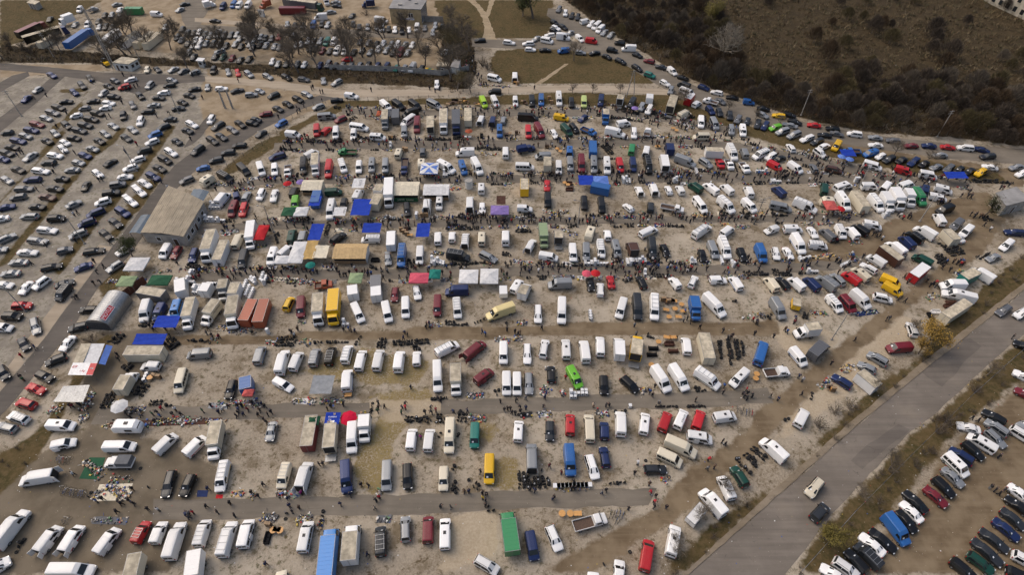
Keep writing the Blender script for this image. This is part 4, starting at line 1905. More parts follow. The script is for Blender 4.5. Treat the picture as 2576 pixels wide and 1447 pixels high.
MARK = {'hutL': [(-140.9, 201.2), (-134.1, 200.1), (-133.8, 204.8)],
'booth': [(-111.7, 202.4), (-108.6, 202.4)],
'bldg': [(-47.0, 243.2), (-35.0, 240.9), (-30.7, 250.1)],
'long': [(-88.3, 110.6), (-81.4, 109.5), (-80.7, 124.7), (-82.4, 129.8)],
'hangar': [(-90.4, 82.2), (-85.8, 81.5), (-87.9, 92.4), (-92.6, 93.7)],
'stone': [(199.7, 262.3), (206.0, 242.4), (217.7, 262.3)],
'rbld': [(131.1, 124.7), (139.1, 128.1), (136.1, 123.1)],
'fence1': [(-64.6, 200.9), (-40.4, 199.5), (-24.8, 196.6), (-15.2, 200.1)],
'fence2': [(-73.0, 163.6), (-64.6, 175.9), (-57.4, 178.9), (-20.9, 180.9), (-1.1, 184.3)],
'fence3': [(-71.1, 163.6), (-75.1, 153.8), (-80.6, 144.6), (-83.8, 137.0)],
'mast': [(-141.4, 201.5)],
'loader': [(-145.0, 203.9)],
'sheds': [(-25.2, 202.4), (-19.7, 203.9)],
'column': [(-12.1, 131.9)],
'verge': [(46.3, 31.7), (59.3, 41.9), (73.6, 52.3), (91.4, 65.1), (109.1, 77.0)],
'wallb': [(-39.1, 244.3), (-53.1, 247.0), (-35.0, 240.9), (-27.5, 240.2)],
'dump': [(-29.9, 199.5), (-26.3, 197.7), (-16.4, 196.6)],
'twoleg': [(39.3, 181.7)],
'p1': [(92.5, 170.6), (130.1, 158.3), (-167.7, 210.6), (-135.8, 209.0), (-107.1, 171.8), (-156.7, 170.1)],
'p2': [(-93.2, 174.9), (-90.7, 174.7)]}

# ---------------------------------------------------------------- materials
MATS = {}
def lin(h):
    h = h.lstrip('#'); v = [int(h[i:i+2], 16) / 255 for i in (0, 2, 4)]
    return tuple(c / 12.92 if c <= .04045 else ((c + .055) / 1.055) ** 2.4 for c in v)
class NT:
    def __init__(s, m): s.m = m; s.n = m.node_tree.nodes; s.l = m.node_tree.links; s.b = s.n['Principled BSDF']
    def new(s, t, **k):
        n = s.n.new(t)
        for a, v in k.items(): setattr(n, a, v)
        return n
    def val(s, sock, v):
        if hasattr(v, 'is_output'): s.l.new(v, sock)
        else: sock.default_value = v
    def mix(s, f, a, b, mode='MIX'):
        n = s.new('ShaderNodeMix', data_type='RGBA', blend_type=mode); n.clamp_factor = True
        s.val(n.inputs[0], f); s.val(n.inputs[6], a if hasattr(a, 'is_output') else (*a, 1)); s.val(n.inputs[7], b if hasattr(b, 'is_output') else (*b, 1))
        return n.outputs[2]
    def math(s, op, a, b=0.0, c=0.0):
        n = s.new('ShaderNodeMath', operation=op); s.val(n.inputs[0], a); s.val(n.inputs[1], b); s.val(n.inputs[2], c); return n.outputs[0]
    def noise(s, vec, scale, detail=3, rough=.55):
        n = s.new('ShaderNodeTexNoise'); n.inputs['Scale'].default_value = scale; n.inputs['Detail'].default_value = detail; n.inputs['Roughness'].default_value = rough
        if vec is not None: s.l.new(vec, n.inputs['Vector'])
        return n.outputs[0]
    def ramp(s, f, lo, hi):
        n = s.new('ShaderNodeMapRange', interpolation_type='SMOOTHSTEP'); s.val(n.inputs[0], f)
        n.inputs[1].default_value = lo; n.inputs[2].default_value = hi; n.inputs[3].default_value = 0; n.inputs[4].default_value = 1
        return n.outputs[0]
    def obj(s): return s.new('ShaderNodeTexCoord').outputs['Object']
    def pos(s): return s.new('ShaderNodeNewGeometry').outputs['Position']
    def bump(s, h, strength=.3, dist=.02):
        n = s.new('ShaderNodeBump'); n.inputs['Strength'].default_value = strength; n.inputs['Distance'].default_value = dist
        s.l.new(h, n.inputs['Height']); s.l.new(n.outputs[0], s.b.inputs['Normal'])
def newmat(name):
    m = bpy.data.materials.new(name); m.use_nodes = True; MATS[name] = m; return NT(m)
def plain(name, rgb, rough=.6, metal=0.0, var=.12, scale=3.0, jitter=0.15, spec=None):
    """base colour with a soft blotch of wear and a small difference from object to object"""
    if name in MATS: return MATS[name]
    t = newmat(name); nz = t.noise(t.obj(), scale, 4)
    f = t.ramp(nz, .3, .75)
    c = t.mix(f, tuple(v * (1 - var) for v in rgb), tuple(min(1, v * (1 + var)) for v in rgb))
    if jitter:
        r = t.new('ShaderNodeObjectInfo').outputs['Random']
        c = t.mix(1.0, c, t.mix(r, (1 - jitter,) * 3, (1.0,) * 3), 'MULTIPLY')
    t.l.new(c, t.b.inputs['Base Color']); t.b.inputs['Roughness'].default_value = rough; t.b.inputs['Metallic'].default_value = metal
    if spec is not None: t.b.inputs['Specular IOR Level'].default_value = spec
    return t.m
PAINT = {'w': ('white', (.79, .79, .78)), 'c': ('cream', (.66, .60, .47)), 'S': ('sky blue', (.06, .24, .60)), 'j': ('pale yellow', (.66, .55, .27)), 's': ('silver', (.27, .285, .30)), 'g': ('grey', (.135, .14, .15)),
 'd': ('dark grey', (.032, .036, .042)), 'k': ('black', (.007, .0075, .009)), 'b': ('blue', (.025, .12, .36)), 'n': ('navy blue', (.016, .03, .10)),
 'r': ('red', (.46, .018, .025)), 'm': ('maroon', (.15, .012, .022)), 'y': ('yellow', (.74, .44, .012)), 'e': ('dark green', (.008, .05, .035)),
 'E': ('green', (.03, .22, .085)), 'G': ('lime green', (.13, .42, .03)), 'l': ('acid green', (.36, .60, .03)), 'L': ('pale lime', (.52, .62, .22)),
 't': ('teal', (.015, .17, .14)), 'o': ('orange', (.36, .088, .042)), 'B': ('brown', (.075, .035, .025)), 'O': ('olive green', (.26, .34, .19)),
 'D': ('bottle green', (.02, .09, .045)), 'V': ('lilac', (.24, .17, .42)), 'P': ('pink', (.62, .10, .15)), 'I': ('light blue', (.12, .22, .58)),
 'T': ('tan', (.52, .37, .19)), 'C': ('coral red', (.50, .10, .09)), 'R': ('crimson', (.52, .006, .04)), 'Y': ('wooden yellow', (.46, .31, .12)), 'x': ('blue and white', (.05, .2, .5)),
 'p': ('magenta', (.4, .03, .25))}
def paint(c):
    name = 'car_paint_' + PAINT[c][0].replace(' ', '_')
    if name in MATS: return MATS[name]
    rgb = PAINT[c][1]; t = newmat(name); ob = t.obj()
    r = t.new('ShaderNodeObjectInfo').outputs['Random']
    base = t.mix(r, tuple(v * .84 for v in rgb), tuple(min(.85, v * 1.08) for v in rgb))
    sep = t.new('ShaderNodeSeparateXYZ'); t.l.new(ob, sep.inputs[0])
    nz = t.noise(ob, 2.2, 5, .6)
    low = t.math('SUBTRACT', 1.0, t.ramp(sep.outputs[2], .15, .9))               # road film thrown up from the wheels
    film = t.math('MULTIPLY', t.math('ADD', t.math('MULTIPLY', low, .42), .05 if max(rgb) > .1 else .02), t.ramp(nz, .38, .72))
    c2 = t.mix(film if max(rgb) > .1 else t.math('MULTIPLY', film, .45), base, (.23, .19, .145))
    t.l.new(c2, t.b.inputs['Base Color'])
    t.l.new(t.math('ADD', t.math('MULTIPLY', film, .5), .30), t.b.inputs['Roughness'])
    if c in 'sgdn': t.b.inputs['Metallic'].default_value = .25
    t.b.inputs['Specular IOR Level'].default_value = .35; t.b.inputs['Coat Weight'].default_value = .12; t.b.inputs['Coat Roughness'].default_value = .12
    return t.m
def cloth(c):
    n = 'tarpaulin_' + PAINT[c][0].replace(' ', '_')
    if n in MATS: return MATS[n]
    return plain(n, {'b': (.012, .045, .36), 'w': (.66, .66, .66)}.get(c, PAINT[c][1]), .8, 0, .12, 1.6, .12, .2)
GLASS = plain('vehicle_glass', (.018, .022, .026), .06, 0, .2, 2, .3)
RUBBER = plain('rubber', (.014, .014, .015), .8, 0, .3, 6, .3)
RIM = plain('wheel_rim', (.30, .31, .32), .4, .6)
TRIM = plain('black_plastic', (.02, .02, .022), .55)
LAMPG = plain('headlight_lens', (.62, .64, .66), .12, .2)
LAMPR = plain('tail_light_lens', (.38, .012, .012), .25)
STEEL = plain('galvanised_steel', (.33, .34, .35), .45, .7)
DSTEEL = plain('dark_steel', (.07, .07, .075), .5, .5)
WOOD = plain('worn_wood', (.30, .20, .11), .7, 0, .3, 5)
DWOOD = plain('dark_wood', (.075, .04, .022), .5, 0, .3, 5)
PINE = plain('varnished_pine', (.58, .30, .09), .45, 0, .15, 4)
INTER = plain('van_interior', (.03, .027, .025), .9)
CONC = plain('weathered_concrete', (.36, .34, .31), .9, 0, .2, .8, .1)
APPL = plain('white_enamel', (.74, .75, .76), .3, 0, .06, 3, .12)
CREAMROOF = plain('stained_box_roof', (.50, .44, .33), .8, 0, .32, .9, .25)
WALLW = plain('white_render', (.60, .60, .57), .85, 0, .12, .6, .0)
WALLY = plain('tan_brick', (.42, .33, .19), .9, 0, .16, .5, .0)
ROOFG = plain('felt_roof', (.27, .265, .26), .9, 0, .25, .25, .0)
STONE = plain('pale_limestone', (.40, .36, .29), .9, 0, .2, .4, .0)
ROOFT = plain('asbestos_cement_sheet', (.33, .28, .205), .9, 0, .16, .35, .12)
BLUEROOF = plain('dark_blue_polycarbonate', (.045, .085, .13), .35, 0, .2, 1, .1)
BARK = plain('grey_bark', (.17, .14, .115), .9, 0, .3, 4)
TWIG = plain('bare_twigs', (.165, .135, .10), .9, 0, .25, .7, .35)
TWIGO = plain('budding_twigs', (.125, .098, .042), .9, 0, .25, .7, .3)
RUSTL = plain('dead_brown_leaves', (.085, .05, .022), .9, 0, .4, .5, .4)
PALEB = plain('pale_poplar_bark', (.30, .26, .20), .9, 0, .2, 4)
DTWIG = plain('dark_thicket_twigs', (.10, .076, .055), .9, 0, .35, .4, .35)
WTWIG = plain('warm_thicket_twigs', (.105, .068, .036), .9, 0, .35, .4, .35)
LEAFO = plain('yellow_green_leaves', (.155, .125, .022), .8, 0, .35, .5, .2)
LEAF = plain('willow_leaves', (.085, .095, .026), .8, 0, .45, .5, .25)
LEAFY = plain('autumn_yellow_leaves', (.30, .19, .035), .8, 0, .4, .6, .2)
SKIN = plain('skin', (.48, .30, .22), .6); HAIR = plain('dark_hair', (.03, .022, .018), .7)
JEANS = plain('dark_trousers', (.03, .033, .05), .85, 0, .2, 4, .4)

# ---------------------------------------------------------------- mesh helpers
PROTO = {}; EXTRA = {}
class MB:
    def __init__(s): s.v = []; s.f = []; s.m = []
    def add(s, vs_, fs, mi=0):
        b = len(s.v); s.v += [tuple(p) for p in vs_]; s.f += [tuple(i + b for i in f) for f in fs]; s.m += [mi] * len(fs); return s
    def box(s, x, y, z, sx, sy, sz, rz=0.0, mi=0, taper=1.0):
        """z is the bottom"""
        c, n = math.cos(rz), math.sin(rz); P_ = []
        for k, t in ((0, 1.0), (1, taper)):
            for ax, ay in ((-1, -1), (1, -1), (1, 1), (-1, 1)):
                px, py = ax * sx / 2 * t, ay * sy / 2 * t; P_.append((x + c * px - n * py, y + n * px + c * py, z + k * sz))
        return s.add(P_, [(0, 3, 2, 1), (4, 5, 6, 7), (0, 1, 5, 4), (1, 2, 6, 5), (2, 3, 7, 6), (3, 0, 4, 7)], mi)
    def tube(s, a, b, r0, r1=None, n=5, mi=0, cap=True):
        r1 = r0 if r1 is None else r1; a = Vector(a); b = Vector(b); d = (b - a)
        if d.length < 1e-6: return s
        d.normalize(); u = d.orthogonal().normalized(); w = d.cross(u); P_ = []
        for p, r in ((a, r0), (b, r1)):
            for i in range(n):
                t = 2 * PI * i / n; P_.append(p + u * math.cos(t) * r + w * math.sin(t) * r)
        fs = [(i, (i + 1) % n, n + (i + 1) % n, n + i) for i in range(n)]
        if cap: fs += [tuple(range(n - 1, -1, -1)), tuple(range(n, 2 * n))]
        return s.add(P_, fs, mi)
    def quad(s, a, b, c, d, mi=0): return s.add([a, b, c, d], [(0, 1, 2, 3)], mi)
    def mesh(s, name, smooth=False):
        me = bpy.data.meshes.new(name); me.from_pydata(s.v, [], s.f)
        if any(s.m): me.polygons.foreach_set('material_index', s.m)
        if smooth: me.polygons.foreach_set('use_smooth', [True] * len(s.f))
        me.update(); return me
def link(name, me, mats=None, parent=None, loc=None, rz=0.0, override=False):
    o = bpy.data.objects.new(name, me); col.objects.link(o)
    if mats is not None:
        if not isinstance(mats, (list, tuple)): mats = [mats]
        if override:
            for i, m in enumerate(mats):
                o.material_slots[i].link = 'OBJECT'; o.material_slots[i].material = m
        elif len(me.materials) == 0:
            for m in mats: me.materials.append(m)
    if parent: o.parent = parent
    if loc is not None: o.location = loc
    if rz: o.rotation_euler = (0, 0, rz)
    return o
def empty(name, loc, rz=0.0, sc=None):
    o = bpy.data.objects.new(name, None); col.objects.link(o); o.location = loc; o.rotation_euler = (0, 0, rz); o.empty_display_size = .3
    if sc: o.scale = sc
    return o
def tag(o, label, cat, group=None):
    o['label'] = label; o['category'] = cat
    if group: o['group'] = group
    return o
def inst(proto, root, colour_map, level=2):
    """hang copies of the parts of a prototype under root; proto = list of (name, mesh, [material keys], detail level, sub-parts)"""
    for name, me, mats, lev, subs in proto:
        if lev > level: continue
        o = bpy.data.objects.new(name, me); col.objects.link(o); o.parent = root
        for i, m in enumerate(mats):
            if isinstance(m, str): o.material_slots[i].link = 'OBJECT'; o.material_slots[i].material = colour_map[m]
        for sn, sm, smats, slev, _ in subs:
            if slev > level: continue
            c = bpy.data.objects.new(sn, sm); col.objects.link(c); c.parent = o
            for i, m in enumerate(smats):
                if isinstance(m, str): c.material_slots[i].link = 'OBJECT'; c.material_slots[i].material = colour_map[m]
def part(name, mb, mats, lev=0, subs=(), smooth=False):
    me = mb.mesh(name, smooth)
    for m in mats: me.materials.append(m if not isinstance(m, str) else TRIM)
    return (name, me, mats, lev, list(subs))

# ---------------------------------------------------------------- the ground
def in_poly(px, py, poly):
    n = len(poly); res = np.zeros(px.shape, bool); j = n - 1
    for i in range(n):
        xi, yi = poly[i]; xj, yj = poly[j]
        if yi != yj:
            c = ((yi > py) != (yj > py)) & (px < (xj - xi) * (py - yi) / (yj - yi) + xi); res ^= c
        j = i
    return res
def inside(x, y, poly): return bool(in_poly(np.array([x]), np.array([y]), poly)[0])
FX0, FX1, FY0, FY1, ST = -262.0, 262.0, 0.0, 312.0, 1.25
nx, ny = int((FX1 - FX0) / ST) + 1, int((FY1 - FY0) / ST) + 1
outx = [-3000, -1200, -600, -400, -310]; outy0 = [-1500, -500, -150, -40]; outy1 = [350, 430, 600, 1000, 2000, 3000]
xs = np.array(outx + list(np.linspace(FX0, FX1, nx)) + [-v for v in reversed(outx)]); ys = np.array(outy0 + list(np.linspace(FY0, FY1, ny)) + outy1)
GX, GY = np.meshgrid(xs, ys)
def zone(names):
    w = np.zeros(GX.shape)
    for p in ZONES[names]: w = np.maximum(w, in_poly(GX, GY, p).astype(float))
    for _ in range(2):
        k = w.copy(); k[1:-1, 1:-1] = (w[1:-1, 1:-1] * 4 + w[:-2, 1:-1] + w[2:, 1:-1] + w[1:-1, :-2] + w[1:-1, 2:]) / 8; w = k
    return w
ZW = {k: zone(k) for k in ZONES}
far = (GY > 300) | (GX > 250)
open_ = np.clip((GX - 80) / 20, 0, 1) * np.clip((GY - 185) / 15, 0, 1)
ZW['grass'] = np.maximum(ZW['grass'], open_); ZW['scrub'] = ZW['scrub'] * (1 - .26 * open_)
ZW['scrub'] = np.maximum(ZW['scrub'], ((GY > 305) | (GX > 262)).astype(float))
GZ = np.zeros(GX.shape)
rs = np.random.RandomState(4)
hum = sum(np.sin(GX * a + p) * np.sin(GY * b + q) for a, b, p, q in ((.07, .09, 1, 2), (.13, .11, 3, .4), (.21, .25, 0, 1.3))) / 3
GZ += ZW['scrub'] * np.clip(hum, -.2, 1) * .8 * (GY > 150) * (GX > 20)
ncol = len(xs); nrow = len(ys)
idx = np.arange(ncol * nrow).reshape(nrow, ncol)
quads = np.stack([idx[:-1, :-1], idx[:-1, 1:], idx[1:, 1:], idx[1:, :-1]], -1).reshape(-1, 4)
gm = bpy.data.meshes.new('ground'); gm.vertices.add(ncol * nrow); gm.vertices.foreach_set('co', np.stack([GX, GY, GZ], -1).ravel())
gm.loops.add(quads.size); gm.loops.foreach_set('vertex_index', quads.ravel())
gm.polygons.add(len(quads)); gm.polygons.foreach_set('loop_start', np.arange(len(quads)) * 4)
gm.update(calc_edges=True); gm.validate()
for an, ks in (('zone_a', ('grass', 'scrub', 'dirt', 'mud')), ('zone_b', ('concrete', 'sand', 'olive', 'pale'))):
    at = gm.attributes.new(an, 'FLOAT_COLOR', 'POINT')
    at.data.foreach_set('color', np.stack([ZW[k] for k in ks], -1).ravel().astype(np.float32))
t = newmat('stony_ground'); pos = t.pos()
n_big = t.noise(pos, .05, 4); n_mid = t.noise(pos, .22, 5, .6); n_sp = t.noise(pos, 1.15, 5, .7); n_fine = t.noise(pos, 5.0, 3, .7); n_edge = t.noise(pos, .55, 4, .65)
n_cl = t.noise(pos, .75, 6, .72); n_gr = t.noise(pos, 2.6, 4, .75)
base = t.mix(t.ramp(n_big, .35, .65), (.25, .21, .158), (.40, .35, .28))
base = t.mix(t.math('MULTIPLY', t.ramp(n_gr, .40, .66), .6), base, (.43, .375, .295))
base = t.mix(t.math('MULTIPLY', t.ramp(n_fine, .42, .62), t.math('MULTIPLY', t.ramp(n_mid, .35, .6), .5)), base, (.17, .128, .078))
weed = t.math('MULTIPLY', t.ramp(n_sp, .47, .58), t.ramp(n_cl, .40, .60))
weed = t.math('MULTIPLY', weed, t.ramp(n_mid, .34, .54))
base = t.mix(t.math('MULTIPLY', weed, .9), base, t.mix(t.ramp(n_big, .4, .6), (.075, .052, .026), (.07, .064, .026)))
base = t.mix(t.math('MULTIPLY', t.ramp(n_mid, .50, .68), .75), base, (.135, .105, .066))
at_a = t.new('ShaderNodeAttribute', attribute_name='zone_a'); at_b = t.new('ShaderNodeAttribute', attribute_name='zone_b')
sa = t.new('ShaderNodeSeparateColor'); t.l.new(at_a.outputs['Color'], sa.inputs[0]); sb = t.new('ShaderNodeSeparateColor'); t.l.new(at_b.outputs['Color'], sb.inputs[0])
mp_ = t.new('ShaderNodeMapping', vector_type='POINT'); mp_.inputs['Rotation'].default_value = (0, 0, -.72); mp_.inputs['Scale'].default_value = (.10, 1.6, 1); t.l.new(pos, mp_.inputs[0]); n_rut = t.noise(mp_.outputs[0], .8, 3, .6)
def mask(w, amt=.9): return t.ramp(t.math('ADD', w, t.math('MULTIPLY', t.math('SUBTRACT', n_edge, .5), amt)), .32, .68)
def sub(a, b, n, lo=.35, hi=.65): return t.mix(t.ramp(n, lo, hi), a, b)
conc = sub((.20, .178, .148), (.315, .285, .238), n_mid); conc = t.mix(t.math('MULTIPLY', weed, .7), conc, (.11, .10, .05))
c = t.mix(mask(sb.outputs[0]), base, conc)
c = t.mix(mask(sb.outputs[1]), c, sub((.235, .18, .115), (.33, .265, .185), n_mid))
c = t.mix(t.math('MULTIPLY', mask(sb.outputs[2], 1.5), t.ramp(n_gr, .3, .6)), c, sub((.185, .135, .05), (.24, .185, .075), n_mid))
c = t.mix(t.math('MULTIPLY', mask(at_b.outputs['Alpha']), .8), c, sub((.36, .29, .20), (.44, .37, .27), n_gr))
c = t.mix(mask(sa.outputs[2]), c, t.mix(t.math('MULTIPLY', t.ramp(n_rut, .45, .72), .35), sub((.13, .095, .058), (.205, .158, .102), n_mid), (.235, .185, .125)))
c = t.mix(mask(at_a.outputs['Alpha']), c, sub((.125, .102, .072), (.175, .145, .105), n_mid))
c = t.mix(mask(sa.outputs[0]), c, t.mix(t.ramp(n_sp, .35, .7), sub((.050, .044, .016), (.085, .062, .026), n_mid), (.12, .085, .042)))
c = t.mix(mask(sa.outputs[1]), c, t.mix(t.ramp(n_sp, .4, .75), sub((.026, .019, .010), (.050, .036, .018), n_mid), (.085, .062, .035)))
t.l.new(c, t.b.inputs['Base Color']); t.b.inputs['Roughness'].default_value = .95; t.b.inputs['Specular IOR Level'].default_value = .15
t.bump(t.math('ADD', n_sp, t.math('MULTIPLY', n_fine, .6)), .55, .12)
g_o = link('ground', gm, t.m); g_o['kind'] = 'structure'

def road_mat(name, a, b, patch, pf=.5, dust=.35, ang=0.0):
    t = newmat(name); p = t.pos(); mp_ = t.new('ShaderNodeMapping'); mp_.inputs['Rotation'].default_value = (0, 0, -ang); mp_.inputs['Scale'].default_value = (.05, .9, 1); t.l.new(p, mp_.inputs[0]); n4 = t.noise(mp_.outputs[0], .9, 4, .6); n1 = t.noise(p, .12, 5, .6); n2 = t.noise(p, .6, 5, .65); n3 = t.noise(p, 7, 2)
    c = t.mix(t.ramp(n1, .35, .65), a, b); c = t.mix(t.math('MULTIPLY', t.ramp(n2, .55, .75), pf), c, patch)
    c = t.mix(t.math('MULTIPLY', t.ramp(n1, .52, .75), dust), c, (.30, .25, .185))
    c = t.mix(t.math('MULTIPLY', t.ramp(n4, .45, .7), .35), c, tuple(v * .62 for v in a)); c = t.mix(t.math('MULTIPLY', t.ramp(n4, .52, .3), .25), c, tuple(v * 1.35 for v in b))
    vo = t.new('ShaderNodeTexVoronoi', feature='DISTANCE_TO_EDGE'); vo.inputs['Scale'].default_value = .16; t.l.new(p, vo.inputs['Vector']); c = t.mix(t.math('MULTIPLY', t.math('LESS_THAN', vo.outputs['Distance'], .006), t.math('MULTIPLY', t.ramp(n2, .5, .65), .5)), c, (.07, .06, .05))
    c = t.mix(t.math('MULTIPLY', n3, .25), c, (.05, .05, .05))
    t.l.new(c, t.b.inputs['Base Color']); t.b.inputs['Roughness'].default_value = .9; t.b.inputs['Specular IOR Level'].default_value = .2
    t.bump(n3, .3, .02); return t.m
ROADM = {'asphalt': road_mat('worn_asphalt', (.165, .143, .114), (.205, .178, .142), (.235, .20, .156)),
 'asphalt_dark': road_mat('dark_asphalt', (.105, .094, .082), (.14, .122, .104), (.165, .145, .12), .4, .15),
 'asphalt_main': road_mat('patched_asphalt', (.165, .142, .118), (.205, .178, .15), (.14, .122, .104), .3, .3, .72),
 'asphalt_main2': road_mat('asphalt_repair', (.135, .117, .10), (.165, .143, .122), (.13, .115, .10), .3, .25, .72),
 'concrete_road': road_mat('concrete_slab', (.37, .305, .225), (.43, .36, .275), (.29, .235, .165), .5, .3),
 'paving': road_mat('sidewalk_concrete', (.22, .175, .12), (.27, .22, .16), (.14, .11, .065), .6, .2),
 'sandpath': road_mat('trodden_sand', (.33, .255, .16), (.39, .31, .205), (.25, .185, .105), .5, .2)}
ZS = {'market_lane': .02, 'side_road': .022, 'concrete_path': .03, 'yard_road': .02, 'yard_path': .026, 'woodland_road': .02, 'main_road': .02, 'sidewalk': .12, 'foot_path': .014, 'concrete_apron': .016, 'asphalt_patch': .03}
SHEET_KIND = []
for k, (nm, mk, poly) in enumerate(SHEETS):
    rr = random.Random(k); pts = []
    jit = .28 if nm in ('market_lane', 'foot_path', 'yard_road') else .12
    for i in range(len(poly)):
        a = Vector((*poly[i], 0)); b = Vector((*poly[(i + 1) % len(poly)], 0)); n = max(1, int((b - a).length / 2.0)); d = (b - a).normalized() if (b - a).length > 0 else Vector((1, 0, 0)); w = Vector((-d.y, d.x, 0))
        for j in range(n): pts.append(a.lerp(b, j / n) + w * rr.uniform(-jit, jit))
    z = ZS[nm] + .0007 * k; tri = tessellate_polygon([pts])
    m = MB(); m.add([(p.x, p.y, z) for p in pts], [])
    area = sum(pts[i].x * pts[(i + 1) % len(pts)].y - pts[(i + 1) % len(pts)].x * pts[i].y for i in range(len(pts)))
    for a, b, c_ in tri:
        n = (pts[b] - pts[a]).cross(pts[c_] - pts[a]).z
        m.f.append((a, b, c_) if n > 0 else (a, c_, b)); m.m.append(0)
    if nm == 'sidewalk':
        N = len(pts); m.add([(p.x, p.y, -.05) for p in pts], [])
        for i in range(N):
            j = (i + 1) % N; m.f.append((i, N + i, N + j, j) if area < 0 else (j, N + j, N + i, i)); m.m.append(0)
    o = link(nm, m.mesh(nm), ROADM[mk]); o['kind'] = 'structure'; SHEET_KIND.append((nm, poly))
    if nm == 'sidewalk':                                                     # single slabs, laid along the strip
        h2 = len(poly) // 2; A_ = [Vector((*p, 0)) for p in poly[:h2]]; B_ = [Vector((*p, 0)) for p in poly[h2:]][::-1]; cnt = 0
        for i in range(h2 - 1):
            n = max(1, int((A_[i + 1] - A_[i]).length / 1.15))
            for j in range(n):
                q = [A_[i].lerp(A_[i + 1], (j + .03) / n), A_[i].lerp(A_[i + 1], (j + .97) / n), B_[i].lerp(B_[i + 1], (j + .97) / n), B_[i].lerp(B_[i + 1], (j + .03) / n)]
                c_ = sum(q, Vector()) / 4; q = [c_ + (p - c_) * .93 for p in q]; zz = z + .02 + rr.uniform(0, .02); b = MB()
                b.add([(p.x, p.y, z - .03) for p in q] + [(p.x, p.y, zz) for p in q], [(4, 5, 6, 7), (0, 1, 5, 4), (1, 2, 6, 5), (2, 3, 7, 6), (3, 0, 4, 7)]); cnt += 1
                if cnt < 290: link('paving_slab', b.mesh('paving_slab'), ROADM[mk], o)

# ---------------------------------------------------------------- vehicle prototypes (x forward, origin on the ground)
def ring(x, W, z0, zm, zs, zr, w3):
    h = [(W * .90, z0), (W, zm), (W * .985, zs), (w3, zr - .07), (w3 - .13, zr), (w3 * .45, zr + .03)]
    return [(x, y, z) for y, z in h] + [(x, -y, z) for y, z in reversed(h)]
def loft(st):
    m = MB(); R = [ring(*s) for s in st]; n = 12
    for r in R: m.v += r
    for i in range(len(R) - 1):
        for k in range(n - 1):
            a = i * n + k; m.f.append((a, a + n, a + n + 1, a + 1)); m.m.append(0)
        m.f.append((i * n, i * n + n - 1, (i + 1) * n + n - 1, (i + 1) * n)); m.m.append(0)
    m.f.append(tuple(range(n))); m.f.append(tuple(range((len(R) - 1) * n + n - 1, (len(R) - 1) * n - 1, -1))); m.m += [0, 0]
    return m
def off(q, d):
    n = (Vector(q[1]) - Vector(q[0])).cross(Vector(q[3]) - Vector(q[0])).normalized(); return [tuple(Vector(p) + n * d) for p in q]
def wheel_parts(L, W, r, xf, xr):
    res = []
    for x in (xf, xr):
        for s in (1, -1):
            m = MB(); y0 = s * (W / 2 - .23); y1 = s * (W / 2 + .012); N = 12
            m.tube((x, y0, r), (x, y1, r), r, r, N)
            rim = MB(); rim.tube((x, y1, r), (x, y1 + s * .012, r), r * .62, r * .55, 8)
            res.append(part('wheel', m, [RUBBER], 1, [part('rim', rim, [RIM], 2)]))
    return res
def lights(L, W, z, zt, nose=.0, tail=.0, wl_=.30):
    res = []
    for s in (1, -1):
        m = MB(); m.box(L / 2 - .10 - nose, s * (W / 2 - .27), z, .2, wl_, .16); res.append(part('headlight', m, [LAMPG], 2))
        m = MB(); m.box(-L / 2 + .05 + tail, s * (W / 2 - .14), zt, .12, .17, .32); res.append(part('tail_light', m, [LAMPR], 2))
        m = MB(); m.box(L / 2 - (1.35 if L < 4.8 else 1.15), s * (W / 2 + .09), (.95 if L < 4.8 else 1.25), .12, .2, .15); res.append(part('mirror', m, [TRIM], 2))
    return res
